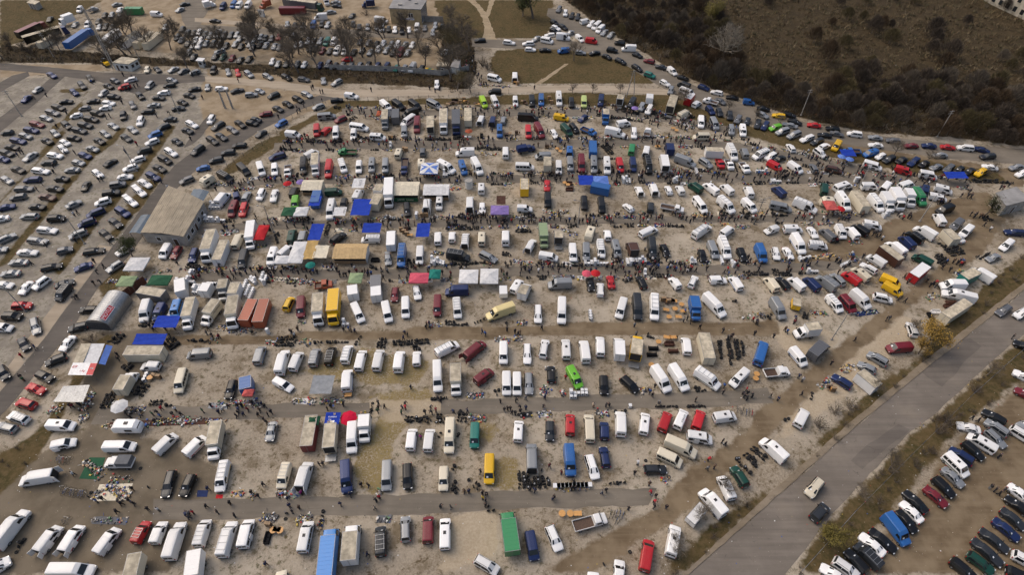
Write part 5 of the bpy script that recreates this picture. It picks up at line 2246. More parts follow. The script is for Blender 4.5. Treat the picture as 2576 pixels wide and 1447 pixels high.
def car(kind):
    L, W, Ht = {'ha': (4.0, 1.70, 1.46), 'sd': (4.55, 1.75, 1.44), 'es': (4.6, 1.76, 1.48), 'su': (4.55, 1.84, 1.72), 'mv': (4.6, 1.82, 1.70)}[kind]
    h = L / 2; w = W / 2; zs = {'su': 1.05, 'mv': 1.02}.get(kind, .93); z0 = .32 if kind == 'su' else .22; zm = .58; w3 = w * .76; zr = Ht - .03
    hood = {'ha': .95, 'sd': 1.22, 'es': 1.22, 'su': 1.12, 'mv': .85}[kind]; rake = {'ha': .75, 'sd': .80, 'es': .78, 'su': .68, 'mv': .85}[kind]
    xc = h - hood; xf = xc - rake
    if kind == 'sd': xr, xe = -h + 1.42, -h + .78
    elif kind == 'ha': xr, xe = -h + .62, -h + .12
    else: xr, xe = -h + .42, -h + .08
    S = [(h, w * .70, z0 + .16, .52, zs - .30, zs - .24, w * .60), (h - .14, w * .90, z0 + .03, .55, zs - .22, zs - .14, w * .80), (h - .5, w * .98, z0, zm, zs - .14, zs - .06, w * .86),
         (xc, w, z0, zm, zs - .02, zs + .04, w * .86), (xf, w, z0, zm, zs, zr - .02, w3), ((xf + xr) / 2, w, z0, zm, zs, zr, w3), (xr, w, z0, zm, zs, zr - .03, w3 * .98)]
    if kind == 'sd': S += [(xe, w * .99, z0, zm, zs, zs + .06, w * .84), (-h + .16, w * .92, z0 + .03, zm, zs - .02, zs + .03, w * .80), (-h, w * .74, z0 + .16, .55, zs - .14, zs - .10, w * .62)]
    else: S += [(xe, w * .93, z0 + .03, zm, zs, zs + .06, w * .82), (-h, w * .80, z0 + .14, .5, zs - .2, zs - .12, w * .70)]
    out = [part('body', loft(S), ['paint'], 0, smooth=False)]
    g = MB(); a, b = (xc, zs + .04), (xf, zr - .02)
    def P_(t, y): return (a[0] + (b[0] - a[0]) * t, y, a[1] + (b[1] - a[1]) * t)
    wb, wt = w * .80, w3 - .12
    g.quad(*off([P_(.10, wb), P_(.93, wt), P_(.93, -wt), P_(.10, -wb)], .022)); out.append(part('windscreen', g, [GLASS]))
    g = MB(); a2, b2 = (xe, zs + .06), (xr, zr - .03)
    def Q_(t, y): return (a2[0] + (b2[0] - a2[0]) * t, y, a2[1] + (b2[1] - a2[1]) * t)
    g.quad(*off([Q_(.14, -wb * .92), Q_(.92, -wt * .95), Q_(.92, wt * .95), Q_(.14, wb * .92)], .022)); out.append(part('rear_window', g, [GLASS]))
    for s in (1, -1):
        g = MB(); xm = (xf + xr) / 2 + .05
        def pt(x, z):
            f = (z - zs) / (zr - .07 - zs); return (x, s * (w * .985 + (w3 - w * .985) * f + .022), z)
        zt, zb = zr - .13, zs + .035
        xrr = (xe + .30) if kind == 'sd' else xe + .22
        for (xa, xb, xta, xtb) in ((xc - .25, xm + .03, xf - .05, xm + .03), (xm - .05, xrr, xm - .05, xr + .02)):
            q = [pt(xa, zb), pt(xb, zb), pt(xtb, zt), pt(xta, zt)]
            if s < 0: q = q[::-1]
            g.quad(*q[::-1])
        out.append(part('side_window', g, [GLASS]))
    out += wheel_parts(L, W, .31 if kind != 'su' else .36, h - .85, -h + .85); out += lights(L, W, zs - .32, zs - .30, .02, .02)
    m = MB(); m.box(h - .02, 0, z0 + .12, .08, W * .52, .18); out.append(part('grille', m, [TRIM], 2))
    m = MB(); m.box(-h - .005, 0, .62, .03, .5, .11); out.append(part('number_plate', m, [APPL], 2))
    if kind in ('es', 'su', 'mv'):
        for s in (1, -1):
            m = MB(); m.box((xf + xr) / 2, s * (w3 - .12), zr + .02, (xf - xr) * .9, .045, .05); out.append(part('roof_rail', m, [TRIM], 2))
    return out, L
def van(kind):
    L, W, Ht = {'sv': (4.2, 1.75, 1.82), 'mp': (4.95, 1.88, 1.98), 'lm': (5.2, 1.92, 2.1), 'lv': (5.9, 1.98, 2.55)}[kind]
    h = L / 2; w = W / 2; zs = {'sv': 1.02, 'mp': 1.14, 'lm': 1.16, 'lv': 1.25}[kind]; z0 = .26; zm = .62; zr = Ht - .03; w3 = w * (.86 if kind != 'sv' else .84)
    hood = {'sv': .95, 'mp': .72, 'lm': .78, 'lv': .95}[kind]; rake = {'sv': .72, 'mp': .72, 'lm': .72, 'lv': .62}[kind]; xc = h - hood; xf = xc - rake
    zf = min(zr, zs + .92) if kind == 'lv' else zr - .03
    S = [(h, w * .76, z0 + .14, .52, zs - .42, zs - .34, w * .62), (h - .12, w * .93, z0 + .04, .56, zs - .30, zs - .2, w * .82), (h - .45, w * .99, z0, zm, zs - .17, zs - .08, w * .86), (xc, w, z0, zm, zs - .02, zs + .04, w * .86), (xf, w, z0, zm, zs, zf, w3)]
    if kind == 'lv': S.append((xf - .55, w, z0, zm, zs, zr - .02, w3 * .97))
    S += [(0 if kind != 'lv' else -.6, w, z0, zm, zs, zr, w3), (-h + .25, w, z0, zm, zs, zr - .01, w3), (-h + .05, w * .97, z0 + .03, zm, zs, zr - .06, w3 * .97), (-h, w * .92, z0 + .1, zm, zs, zr - .16, w3 * .93)]
    body = loft(S)
    for y in (-.5, -.25, 0, .25, .5): body.box((xf - h) / 2 - .2, y * w3 * 1.3, zr - .005, (xf + h) * .78, .06, .047)   # pressed roof ribs
    out = [part('body', body, ['paint'], 0)]
    a, b = (xc, zs + .04), (xf, zf); wb, wt = w * .80, w3 - .13
    def P_(t, y): return (a[0] + (b[0] - a[0]) * t, y, a[1] + (b[1] - a[1]) * t)
    g = MB(); g.quad(*off([P_(.08, wb), P_(.94, wt), P_(.94, -wt), P_(.08, -wb)], .022)); out.append(part('windscreen', g, [GLASS]))
    for s in (1, -1):
        g = MB()
        def pt(x, z):
            zrr = (zf if x > xf - .6 else zr) if kind == 'lv' else zr; f = (z - zs) / (zrr - .07 - zs); return (x, s * (w * .985 + (w3 - w * .985) * f + .024), z)
        zt, zb = zs + (.62 if kind in ('lv', 'mp', 'lm') else .55), zs + .04
        spans = [(xc - .22, xf - .62, xf - .02, xf - .62)]
        if kind == 'lm':
            x = xf - .72
            while x - .8 > -h + .15: spans.append((x, x - .85, x, x - .85)); x -= .95
        for (xa, xb, xta, xtb) in spans:
            q = [pt(xa, zb), pt(xb, zb), pt(xtb, zt), pt(xta, zt)]
            if s < 0: q = q[::-1]
            g.quad(*q[::-1])
        out.append(part('side_window', g, [GLASS]))
    for s in (1, -1):
        g = MB(); ya, yb = s * .05, s * (w3 - .16); zb, zt = zs + .08, min(zs + .58, zr - .22)
        q = [(-h - .03, ya, zb), (-h - .03, yb, zb), (-h - .03, yb, zt), (-h - .03, ya, zt)]
        if s > 0: q = q[::-1]
        g.quad(*q); out.append(part('rear_window', g, [GLASS]))
    out += wheel_parts(L, W, .33, h - .85, -h + (.85 if kind != 'lv' else 1.15)); out += lights(L, W, zs - .46, zs - .40, .03, -.02)
    m = MB(); m.box(h - .02, 0, z0 + .10, .10, W * .62, .22); out.append(part('bumper', m, [TRIM], 2))
    m = MB(); m.box(-h - .03, 0, z0 + .12, .10, W * .8, .16); out.append(part('bumper', m, [TRIM], 2))
    m = MB(); m.box(-h - .02, .0, .72, .03, .5, .11); out.append(part('number_plate', m, [APPL], 2))
    return out, L
def cab(x0, W, Ht, L=1.7, z0=.45, bonnet=.35):
    """forward-control or short-bonnet lorry cab whose back wall is at x0"""
    w = W / 2; h = x0 + L; zs = z0 + .85; zr = Ht
    S = [(h, w * .82, z0 + .05, z0 + .3, zs - .25, zs - .18, w * .72), (h - .1, w * .96, z0, z0 + .3, zs - .1, zs - .02, w * .88), (h - bonnet, w, z0, z0 + .3, zs, zs + .06, w * .9), (h - bonnet - .38, w, z0, z0 + .3, zs + .02, zr - .04, w * .86), (x0 + .1, w, z0, z0 + .3, zs + .02, zr, w * .86), (x0, w * .97, z0, z0 + .3, zs + .02, zr - .05, w * .83)]
    out = [part('cab', loft(S), ['cab'], 0)]
    a, b = (h - bonnet, zs + .06), (h - bonnet - .38, zr - .04); wb, wt = w * .84, w * .86 - .13
    def P_(t, y): return (a[0] + (b[0] - a[0]) * t, y, a[1] + (b[1] - a[1]) * t)
    g = MB(); g.quad(*off([P_(.05, wb), P_(.92, wt), P_(.92, -wt), P_(.05, -wb)], .025)); out.append(part('windscreen', g, [GLASS]))
    for s in (1, -1):
        g = MB(); y = lambda z: s * (w * .985 - (w * .125) * (z - zs) / (zr - zs) + .03)
        q = [(h - bonnet - .2, y(zs + .08), zs + .08), (x0 + .3, y(zs + .08), zs + .08), (x0 + .3, y(zr - .2), zr - .2), (h - bonnet - .42, y(zr - .2), zr - .2)]
        if s < 0: q = q[::-1]
        g.quad(*q[::-1]); out.append(part('side_window', g, [GLASS], 1))
    for s in (1, -1):
        m = MB(); m.box(h - .05, s * (w - .3), z0 + .22, .14, .3, .18); out.append(part('headlight', m, [LAMPG], 2))
        m = MB(); m.box(h - bonnet - .1, s * (w + .14), zs + .1, .12, .22, .35); out.append(part('mirror', m, [TRIM], 2))
    m = MB(); m.box(h - .02, 0, z0 - .06, .14, W * .9, .22); out.append(part('bumper', m, [TRIM], 2))
    return out
def boxbody(x0, x1, W, z0, z1, open_rear=False, name='box_body'):
    m = MB(); L = x1 - x0; m.box((x0 + x1) / 2, 0, z0, L, W, z1 - z0, mi=0)
    for x in np.arange(x0 + .02, x1, max(.6, L / 8)): m.box(x, 0, z0 + .02, .05, W + .03, z1 - z0 - .04, mi=0)
    subs = []
    r = MB(); r.box((x0 + x1) / 2, 0, z1 + .004, L - .12, W - .12, .03)
    n = int(L / .62)
    for i in range(n): r.box(x0 + .3 + (L - .6) * i / max(1, n - 1), 0, z1 + .03, .06, W - .2, .022)
    subs.append(part('roof', r, ['roof'], 0))
    e = MB()
    for s in (1, -1):
        e.box((x0 + x1) / 2, s * (W / 2 - .01), z1 - .03, L + .02, .05, .075)
    for x in (x0, x1): e.box(x, 0, z1 - .035, .05, W, .075)
    subs.append(part('edge_rail', e, [STEEL], 2))
    if open_rear:
        d = MB(); d.quad((x0 - .012, W / 2 - .12, z0 + .12), (x0 - .012, -W / 2 + .12, z0 + .12), (x0 - .012, -W / 2 + .12, z1 - .14), (x0 - .012, W / 2 - .12, z1 - .14)); subs.append(part('load_opening', d, [INTER], 0))
        d = MB(); d.box(x0 - .8, 0, .55, 1.4, W * .9, .06); subs.append(part('tail_lift', d, [STEEL], 0))
    else:
        d = MB(); d.box(x0 - .012, 0, z0 + .1, .03, .03, z1 - z0 - .2); d.box(x0 - .02, .12, z0 + .1, .03, .03, z1 - z0 - .2); subs.append(part('rear_door_bar', d, [STEEL], 2))
    return part(name, m, ['box'], 0, subs)
def chassis(x0, x1, W, z):
    m = MB(); m.box((x0 + x1) / 2, .35, z - .18, x1 - x0, .1, .18); m.box((x0 + x1) / 2, -.35, z - .18, x1 - x0, .1, .18)
    return part('chassis', m, [DSTEEL], 1)
def lorry(kind, L, open_rear):
    W, Ht = {'bt': (2.15, 3.0), 'bx': (2.45, 3.5)}[kind]; h = L / 2; cl = 1.85 if kind == 'bt' else 1.75
    out = cab(h - cl, W * .94, 2.25 if kind == 'bt' else 2.75, cl, .42 if kind == 'bt' else .55, .62 if kind == 'bt' else .25)
    out.append(boxbody(-h, h - cl - .12, W, .85 if kind == 'bt' else 1.05, Ht, open_rear)); out.append(chassis(-h, h - cl + .3, W, .83 if kind == 'bt' else 1.03))
    return out + wheel_parts(L, W * .97, .38 if kind == 'bt' else .46, h - .75, -h + 1.5)
def semi(L):
    h = L / 2; W = 2.5; out = cab(h - 2.0, W * .96, 3.3, 2.0, .6, .22)
    out.append(boxbody(-h, h - 2.6, W, 1.2, 3.7, False, 'trailer_body')); out.append(chassis(-h, h - 1.8, W, 1.15))
    for xx in (-h + 1.4, -h + 2.6): out += wheel_parts(L, W, .48, xx, xx)[:2]
    return out + wheel_parts(L, W, .48, h - 1.2, h - 4.0)
def container(L, wheels=False, W=2.3, z0=.25, z1=2.6):
    h = L / 2; out = [boxbody(-h, h, W, z0, z1)]
    if wheels:
        out += wheel_parts(L, W, .33, .5, -.5)
        m = MB(); m.tube((h, .5, .5), (h + 1.1, 0, .5), .04, n=4); m.tube((h, -.5, .5), (h + 1.1, 0, .5), .04, n=4); out.append(part('drawbar', m, [STEEL], 1))
    else:
        for x in (-h + .4, h - .4):
            m = MB(); m.box(x, 0, 0, .25, W * .9, z0 - .01); out.append(part('support', m, [DSTEEL], 1))
    return out
def pickup(L, tarp=False):
    W = 1.95; h = L / 2; cl = 2.3; out = cab(h - cl, W * .96, 1.95, cl, .4, .85)
    x0, x1 = -h, h - cl - .08; m = MB(); m.box((x0 + x1) / 2, 0, .78, x1 - x0, W, .07); out.append(part('load_floor', m, [DWOOD], 0)); out.append(chassis(x0, x1 + .6, W, .76))
    for s in (1, -1):
        m = MB(); m.box((x0 + x1) / 2, s * (W / 2 - .03), .85, x1 - x0, .05, .36); out.append(part('drop_side', m, ['box'], 0))
    m = MB(); m.box(x0 + .03, 0, .85, .05, W - .12, .36); out.append(part('tailgate', m, ['box'], 0))
    m = MB(); m.box(x1 - .03, 0, .85, .05, W - .12, .55); out.append(part('headboard', m, ['box'], 0))
    if tarp:
        m = MB(); m.box((x0 + x1) / 2, 0, 1.2, (x1 - x0) * .98, W * .97, 1.05, taper=.93); out.append(part('tarpaulin', m, ['tarp'], 0))
    return out + wheel_parts(L, W, .33, h - .8, -h + 1.0)
def caravan(L):
    W = 2.1; h = L / 2; w = W / 2
    S = [(h, w * .9, .45, .8, 1.2, 1.35, w * .8), (h - .25, w, .4, .8, 1.3, 1.95, w * .9), (h - .8, w, .4, .8, 1.4, 2.42, w * .92), (-h + .7, w, .4, .8, 1.4, 2.42, w * .92), (-h + .12, w, .4, .8, 1.3, 1.95, w * .9), (-h, w * .92, .45, .8, 1.2, 1.4, w * .82)]
    out = [part('body', loft(S), ['paint'], 0)]
    m = MB(); m.box(.2, 0, 2.45, .7, .6, .08); out.append(part('roof_hatch', m, [TRIM], 0))
    for s in (1, -1):
        m = MB(); m.box(.6, s * (w + .005), 1.15, 1.3, .06, .55); out.append(part('side_window', m, [GLASS], 0))
    m = MB(); m.quad(*off([(h - .20, -.75, 1.45), (h - .20, .75, 1.45), (h - .34, .7, 1.9), (h - .34, -.7, 1.9)], .13)); out.append(part('front_window', m, [GLASS], 0))
    m = MB(); m.tube((h, .5, .45), (h + 1.0, 0, .45), .04, n=4); m.tube((h, -.5, .45), (h + 1.0, 0, .45), .04, n=4); out.append(part('drawbar', m, [STEEL], 1))
    return out + wheel_parts(L, W, .3, -.1, -.1)[:2]
def proto(ty, L, fl):
    if ty in ('ha', 'sd', 'es', 'su', 'mv'): k = ty
    elif ty in ('sv', 'mp', 'lm', 'lv'): k = ty
    else: k = (ty, round(L * 2) / 2, 'D' in fl)
    if k not in PROTO:
        if ty in ('ha', 'sd', 'es', 'su', 'mv'): PROTO[k] = car(ty)
        elif ty in ('sv', 'mp', 'lm', 'lv'): PROTO[k] = van(ty)
        else:
            l = k[1]
            PROTO[k] = ({'bt': lambda: lorry('bt', l, k[2]), 'bx': lambda: lorry('bx', l, k[2]), 'st': lambda: semi(l), 'tb': lambda: container(l), 'tl': lambda: container(l, True, 1.8, .6, 1.9), 'pk': lambda: pickup(l), 'tp': lambda: pickup(l, True), 'cv': lambda: caravan(l)}[ty](), l)
    return PROTO[k]
def van_extra(ty, key):
    """open doors and racks, in the van's own coordinates"""
    k = (ty, key)
    if k in EXTRA: return EXTRA[k]
    L, W, Ht = {'sv': (4.2, 1.75, 1.82), 'mp': (4.95, 1.88, 1.98), 'lm': (5.2, 1.92, 2.1), 'lv': (5.9, 1.98, 2.55), 'ha': (4.0, 1.7, 1.46), 'sd': (4.55, 1.75, 1.44), 'es': (4.6, 1.76, 1.48), 'su': (4.55, 1.84, 1.72), 'mv': (4.6, 1.82, 1.7)}[ty]
    h = L / 2; w = W / 2; out = []
    if key == 'D':
        if ty in ('mp', 'lv', 'lm', 'sv'):
            g = MB(); g.quad((-h - .045, w * .8, .5), (-h - .045, -w * .8, .5), (-h - .045, -w * .78, Ht - .22), (-h - .045, w * .78, Ht - .22)); out.append(part('load_opening', g, [INTER]))
            for s in (1, -1):
                m = MB(); m.box(-h - .42, s * (w * .86 + .12), .45, .8, .05, Ht - .65, rz=-s * .25); out.append(part('rear_door', m, ['paint']))
        else:
            m = MB(); m.box(-h + .1, 0, Ht + .02, .95, W * .72, .05); out.append(part('tailgate', m, ['paint']))
    if key == 'S':
        g = MB(); y = -(w + .028); xa, xb = h - 1.75, h - 2.75
        g.quad((xa, y, .45), (xb, y, .45), (xb, y + .1, Ht - .3), (xa, y + .1, Ht - .3)); g.f[-1] = g.f[-1][::-1]; out.append(part('door_opening', g, [INTER]))
        m = MB(); m.box(h - 3.35, -(w + .09), .4, 1.05, .05, Ht - .75); out.append(part('sliding_door', m, ['paint']))
    if key == 'R':
        m = MB()
        for i in range(4): m.box(h - 1.9 - i * (L - 2.6) / 3, 0, Ht + .07, .06, W * .8, .04)
        for s in (1, -1): m.box(h - 1.9 - (L - 2.6) / 2, s * W * .36, Ht + .03, L - 2.4, .05, .05)
        out.append(part('roof_rack', m, [STEEL]))
    EXTRA[k] = out; return out

WS = {}
for ty_ in ('ha', 'sd', 'es', 'su', 'mv', 'sv', 'mp', 'lm', 'lv'):
    pr_ = (car if ty_ in ('ha', 'sd', 'es', 'su', 'mv') else van)(ty_); PROTO[ty_] = pr_
    q_ = [Vector(p_.co) for p_ in [p for p in pr_[0] if p[0] == 'windscreen'][0][1].vertices]; n_ = (q_[1] - q_[0]).cross(q_[3] - q_[0]).normalized()
    def uv_(u, v): return tuple(q_[0].lerp(q_[3], u).lerp(q_[1].lerp(q_[2], u), v) + n_ * .012)
    m = MB(); m.quad(uv_(.58, .10), uv_(.82, .10), uv_(.80, .42), uv_(.58, .42)); WS[ty_] = m.mesh('sale_notice'); WS[ty_].materials.append(APPL)
def roof_vent(ty, Hh):
    if ('V', ty) not in EXTRA:
        m = MB(); m.box(-.2, 0, Hh - .02, .55, .5, .12, taper=.85); EXTRA['V', ty] = [part('roof_vent', m, [TRIM])]
    return EXTRA['V', ty]
def side_band(ty):
    if ('B', ty) not in EXTRA:
        L, W = {'mp': (4.95, 1.88), 'lm': (5.2, 1.92), 'lv': (5.9, 1.98)}[ty]; out = []
        for s in (1, -1): m = MB(); m.box(-.45, s * (W / 2 + .004), .66, L * .68, .014, .16); out.append(part('side_band', m, ['band']))
        EXTRA['B', ty] = out
    return EXTRA['B', ty]

# ---------------------------------------------------------------- the vehicles of the place
KIND = {'ha': ('hatchback_car', 'hatchback', 'hatchback'), 'sd': ('sedan_car', 'sedan', 'sedan'), 'es': ('estate_car', 'estate car', 'estate car'), 'su': ('off_road_car', 'tall off-road car', 'SUV'), 'mv': ('people_carrier', 'people carrier', 'people carrier'),
 'sv': ('small_van', 'small delivery van', 'small van'), 'mp': ('panel_van', 'low panel van', 'panel van'), 'lm': ('minibus', 'windowed minibus', 'minibus'), 'lv': ('high_roof_van', 'long high-roof van', 'high-roof van'), 'bt': ('box_truck', 'box truck', 'box truck'),
 'bx': ('large_lorry', 'large box lorry', 'lorry'), 'tp': ('tarpaulin_truck', 'small truck under a tarpaulin', 'truck'), 'pk': ('flatbed_truck', 'drop-side flatbed truck', 'flatbed truck'), 'tb': ('cargo_container', 'box container', 'container'), 'tl': ('box_trailer', 'small box trailer', 'trailer'), 'cv': ('caravan', 'caravan', 'caravan'), 'st': ('articulated_lorry', 'articulated lorry', 'lorry')}
KIND['ap'] = ('', '', 'appliance')
ORD = ['first', 'second', 'third', 'fourth', 'fifth', 'sixth', 'seventh', 'eighth', 'ninth']
SP = {}
for n_, p_ in SHEET_KIND: SP.setdefault(n_, []).append(p_)
LANES = [p for p in SP['market_lane']]
def lane_mid(p, x):
    yy = [q[1] for q in p if abs(q[0] - x) < 40]
    if not yy: yy = [q[1] for q in p]
    return (min(yy) + max(yy)) / 2
DIRT_LANE = ZONES['dirt'][0]
def place(x, y):
    if any(inside(x, y, p) for p in SP['main_road']): return 'on the wide patched road'
    if inside(x, y, ZONES['dirt'][5]) or inside(x, y, ZONES['grass'][7]): return 'in the dirt lot across the wide road'
    if inside(x, y, ZONES['concrete'][0]) or inside(x, y, ZONES['sand'][1]): return 'in the concrete car park'
    if inside(x, y, ZONES['sand'][0]) or y > 187 and x < -23: return 'in the fenced yard'
    if any(inside(x, y, p) for p in SP['side_road'] + SP['concrete_path']): return 'by the side road'
    if inside(x, y, SP['woodland_road'][0]) or inside(x, y, ZONES['grass'][8]) or y > 164 and x > 14: return 'on the woodland road'
    mids = {}
    for p in LANES + [DIRT_LANE]: mids[round(lane_mid(p, x) / 6)] = 1
    n = sum(1 for k in mids if k * 6 > y)
    return 'in %s market row from woodland' % ORD[min(8, n)]
VL = []
for ln in VEH.split('\n'):
    w_ = ln.split(); VL.append(dict(t=w_[0], c=w_[1], x=float(w_[2]), y=float(w_[3]), a=math.radians(float(w_[4])), L=float(w_[5]), f=w_[6] if len(w_) > 6 else ''))
ROOFS = {'w': None, 'c': 'cream', 's': 'grey'}
BLOCK = []; LETTER = []
for i, v in enumerate(VL):
    nb = min((u for u in VL if u is not v), key=lambda u: (u['x'] - v['x']) ** 2 + (u['y'] - v['y']) ** 2 + (40 if (u['t'], u['c']) == (v['t'], v['c']) else 0))
    nm, desc, cat = KIND[v['t']]; colr = PAINT[v['c']][0]
    st = ' with open tailgate' if 'D' in v['f'] and v['t'] in ('es', 'ha', 'su', 'mv') else ' with open rear doors' if 'D' in v['f'] else ' with open side door' if 'S' in v['f'] else ' with roof rack' if 'R' in v['f'] else ''
    lab = '%s %s%s beside %s %s %s' % (colr, desc, st, PAINT[nb['c']][0], KIND[nb['t']][2], place(v['x'], v['y']))
    if len(lab.split()) > 16: lab = lab.replace(' from woodland', '').replace('in the ', 'in ')
    if len(lab.split()) > 16: lab = lab.replace('long ', '').replace('low ', '').replace('delivery ', '').replace(' market', '')
    pr, L0 = proto(v['t'], v['L'], v['f'])
    sx = v['L'] / L0; dist = math.hypot(v['x'], v['y'])
    level = 2 if v['y'] < 120 else 1 if v['y'] < 215 else 0
    root = empty(nm, (v['x'], v['y'], 0), v['a'], (sx, random.Random(i).uniform(.97, 1.03), random.Random(i + 5000).uniform(.95, 1.07)))
    tag(root, lab, cat, '%ss of the car market' % cat)
    rr = random.Random(i); cm = {'paint': paint(v['c']), 'box': paint(v['c']), 'cab': paint(v['c'] if v['t'] not in ('bt', 'bx', 'tp', 'pk', 'st') else v['c'] if v['c'] not in 'cT' else 'w'), 'tarp': cloth('g' if v['c'] == 'w' else v['c'])}
    cm['roof'] = CREAMROOF if rr.random() < .42 or v['c'] == 'c' else paint('g' if v['c'] == 'g' else 'm' if v['c'] == 'o' and 0 else v['c'])
    if v['t'] == 'st': cm['box'] = paint({'m': 'k', 'n': 'k', 'b': 'b', 'e': 'g'}.get(v['c'], 'g'))
    if v['t'] == 'bx' and v['c'] == 'g': cm['cab'] = paint('n')
    if v['t'] == 'tb' and v['c'] == 'r': cm['roof'] = paint('w')
    inst(pr, root, cm, level)
    if 'A' in v['f'] or 'X' in v['f']: LETTER.append((root, v['f'], v['t']))
    if level and v['t'] in WS and rr.random() < .62:
        o_ = bpy.data.objects.new('sale_notice', WS[v['t']]); col.objects.link(o_); o_.parent = root
    if v['t'] in ('mp', 'lv', 'lm') and level:
        k_ = rr.random(); Hh_ = {'mp': 1.98, 'lm': 2.1, 'lv': 2.55}[v['t']]
        if k_ < .22 and 'R' not in v['f']: inst(roof_vent(v['t'], Hh_), root, cm, 2)
        elif k_ < .36 and 'R' not in v['f']: inst(van_extra(v['t'], 'R'), root, cm, 2)
        if rr.random() < .2 and v['c'] in 'wcs': inst(side_band(v['t']), root, {'band': paint(rr.choice('rbngyed'))}, 2)
    if v['t'] in ('mp', 'lv', 'lm', 'sv', 'ha', 'sd', 'es', 'su', 'mv'):
        for k in 'DSR':
            if k in v['f'] and not (k == 'S' and v['t'] in ('ha', 'es')): inst(van_extra(v['t'], k), root, cm, 2)
    BLOCK.append((v['x'], v['y'], math.cos(v['a']), math.sin(v['a']), v['L'] / 2, {'bx': 1.25, 'st': 1.3, 'tb': 1.2, 'bt': 1.1}.get(v['t'], .97)))
BA = np.array(BLOCK)
def blocked(x, y, pad=.25):
    dx = x - BA[:, 0]; dy = y - BA[:, 1]; u = np.abs(dx * BA[:, 2] + dy * BA[:, 3]); w = np.abs(-dx * BA[:, 3] + dy * BA[:, 2])
    return bool(((u < BA[:, 4] + pad) & (w < BA[:, 5] + pad)).any())
def free(x, y, rr, pad=.25, r=1.2):
    for k in range(30):
        a, d = rr.uniform(0, 2 * PI), r * k / 12; X, Y = x + math.cos(a) * d, y + math.sin(a) * d
        if not blocked(X, Y, pad): return X, Y
    return None

# ---------------------------------------------------------------- buildings
def prism_building(name, roof, z, wallm, roofm, label, cat, over=.25, thick=.18, slope=0.0, windows=(), corr=False, door=None):
    """four roof corners (world), walls under them, a roof slab or ridged sheets; windows = (edge, t, z0, w, h)"""
    c = Vector((sum(p[0] for p in roof) / 4, sum(p[1] for p in roof) / 4, 0)); root = empty(name, c); P_ = [Vector((p[0], p[1], 0)) - c for p in roof]
    ar = sum(P_[i].x * P_[(i + 1) % 4].y - P_[(i + 1) % 4].x * P_[i].y for i in range(4))
    if ar < 0: P_ = P_[::-1]
    Wl = [p * (1 - over / max(.5, p.length)) for p in P_]
    for i in range(4):
        a, b = Wl[i], Wl[(i + 1) % 4]; d = (b - a).normalized(); n = Vector((d.y, -d.x, 0)); m = MB(); mid = (a + b) / 2 - n * .12
        m.box(mid.x, mid.y, 0, (b - a).length - (.26 if i % 2 else 0), .22, z - thick, math.atan2(d.y, d.x)); w = link('wall', m.mesh('wall'), wallm, root)
    for e, t_, z0, ww, hh in windows:
        a, b = Wl[e], Wl[(e + 1) % 4]; d = (b - a).normalized(); n = Vector((d.y, -d.x, 0)); p = a.lerp(b, t_) + n * .02; rz = math.atan2(d.y, d.x)
        m = MB(); m.box(p.x, p.y, z0, ww, .06, hh, rz); g = link('door' if z0 < .3 else 'window', m.mesh('window'), DWOOD if z0 < .3 else GLASS, root)
        m = MB(); q = p + n * .04
        for k in (-1, 1): m.box(q.x + d.x * k * ww / 2, q.y + d.y * k * ww / 2, z0 - .04, .09, .07, hh + .08, rz)
        m.box(q.x, q.y, z0 + hh, ww + .16, .07, .09, rz)
        if z0 >= .3: m.box(q.x, q.y, z0 - .09, ww + .2, .14, .06, rz)
        link('frame', m.mesh('frame'), APPL, g)
    if corr:
        R = empty('roof', (0, 0, 0)); R.parent = root; a, b, c2, d2 = P_; n = max(4, int((b - a).length / .95)); nl = max(2, int((c2 - b).length / 2.4))
        me = None
        for j in range(nl):
            for i in range(n):
                def S(u, v_): return a.lerp(b, u).lerp(d2.lerp(c2, u), v_)
                def hgt(u): return z + slope * (1 - abs(u * 2 - 1))
                m = MB(); u0, u1 = i / n, (i + .985) / n; v0, v1 = max(0, j / nl - .008), (j + 1) / nl; dz = .03 * ((i + j) % 2) - .02 * 0 + random.Random(i * 31 + j).uniform(0, .012)
                N = 4; top = []
                for k in range(N + 1):
                    u = u0 + (u1 - u0) * k / N; rid = .035 if k % 2 else 0
                    for vv in (v0, v1):
                        p = S(u, vv); top.append((p.x, p.y, hgt(u) + rid + dz + (.02 if vv == v0 else 0)))
                m.add(top, [(2 * k, 2 * k + 2, 2 * k + 3, 2 * k + 1) for k in range(N)])
                link('roof_sheet', m.mesh('roof_sheet'), roofm, R)
    else:
        m = MB(); top = [(p.x, p.y, z) for p in P_]; bot = [(p.x, p.y, z - thick) for p in P_]
        m.add(bot + top, [(3, 2, 1, 0), (4, 5, 6, 7), (0, 1, 5, 4), (1, 2, 6, 5), (2, 3, 7, 6), (3, 0, 4, 7)]); link('roof', m.mesh('roof'), roofm, root)
    tag(root, label, cat); return root, P_, c
ws = [(1, t, 1.1, 1.3, 1.2) for t in (.12, .3, .62, .8)] + [(1, .46, .05, 1.1, 2.1), (0, .35, 1.1, 1.2, 1.1), (0, .75, .05, 1.2, 2.1)]
lb, _, _ = prism_building('market_hall', ROOF['long'], 3.4, CONC, ROOFT, 'long single-storey hall with tan corrugated sheet roof beside the diagonal road', 'building', slope=.5, corr=True, windows=ws)
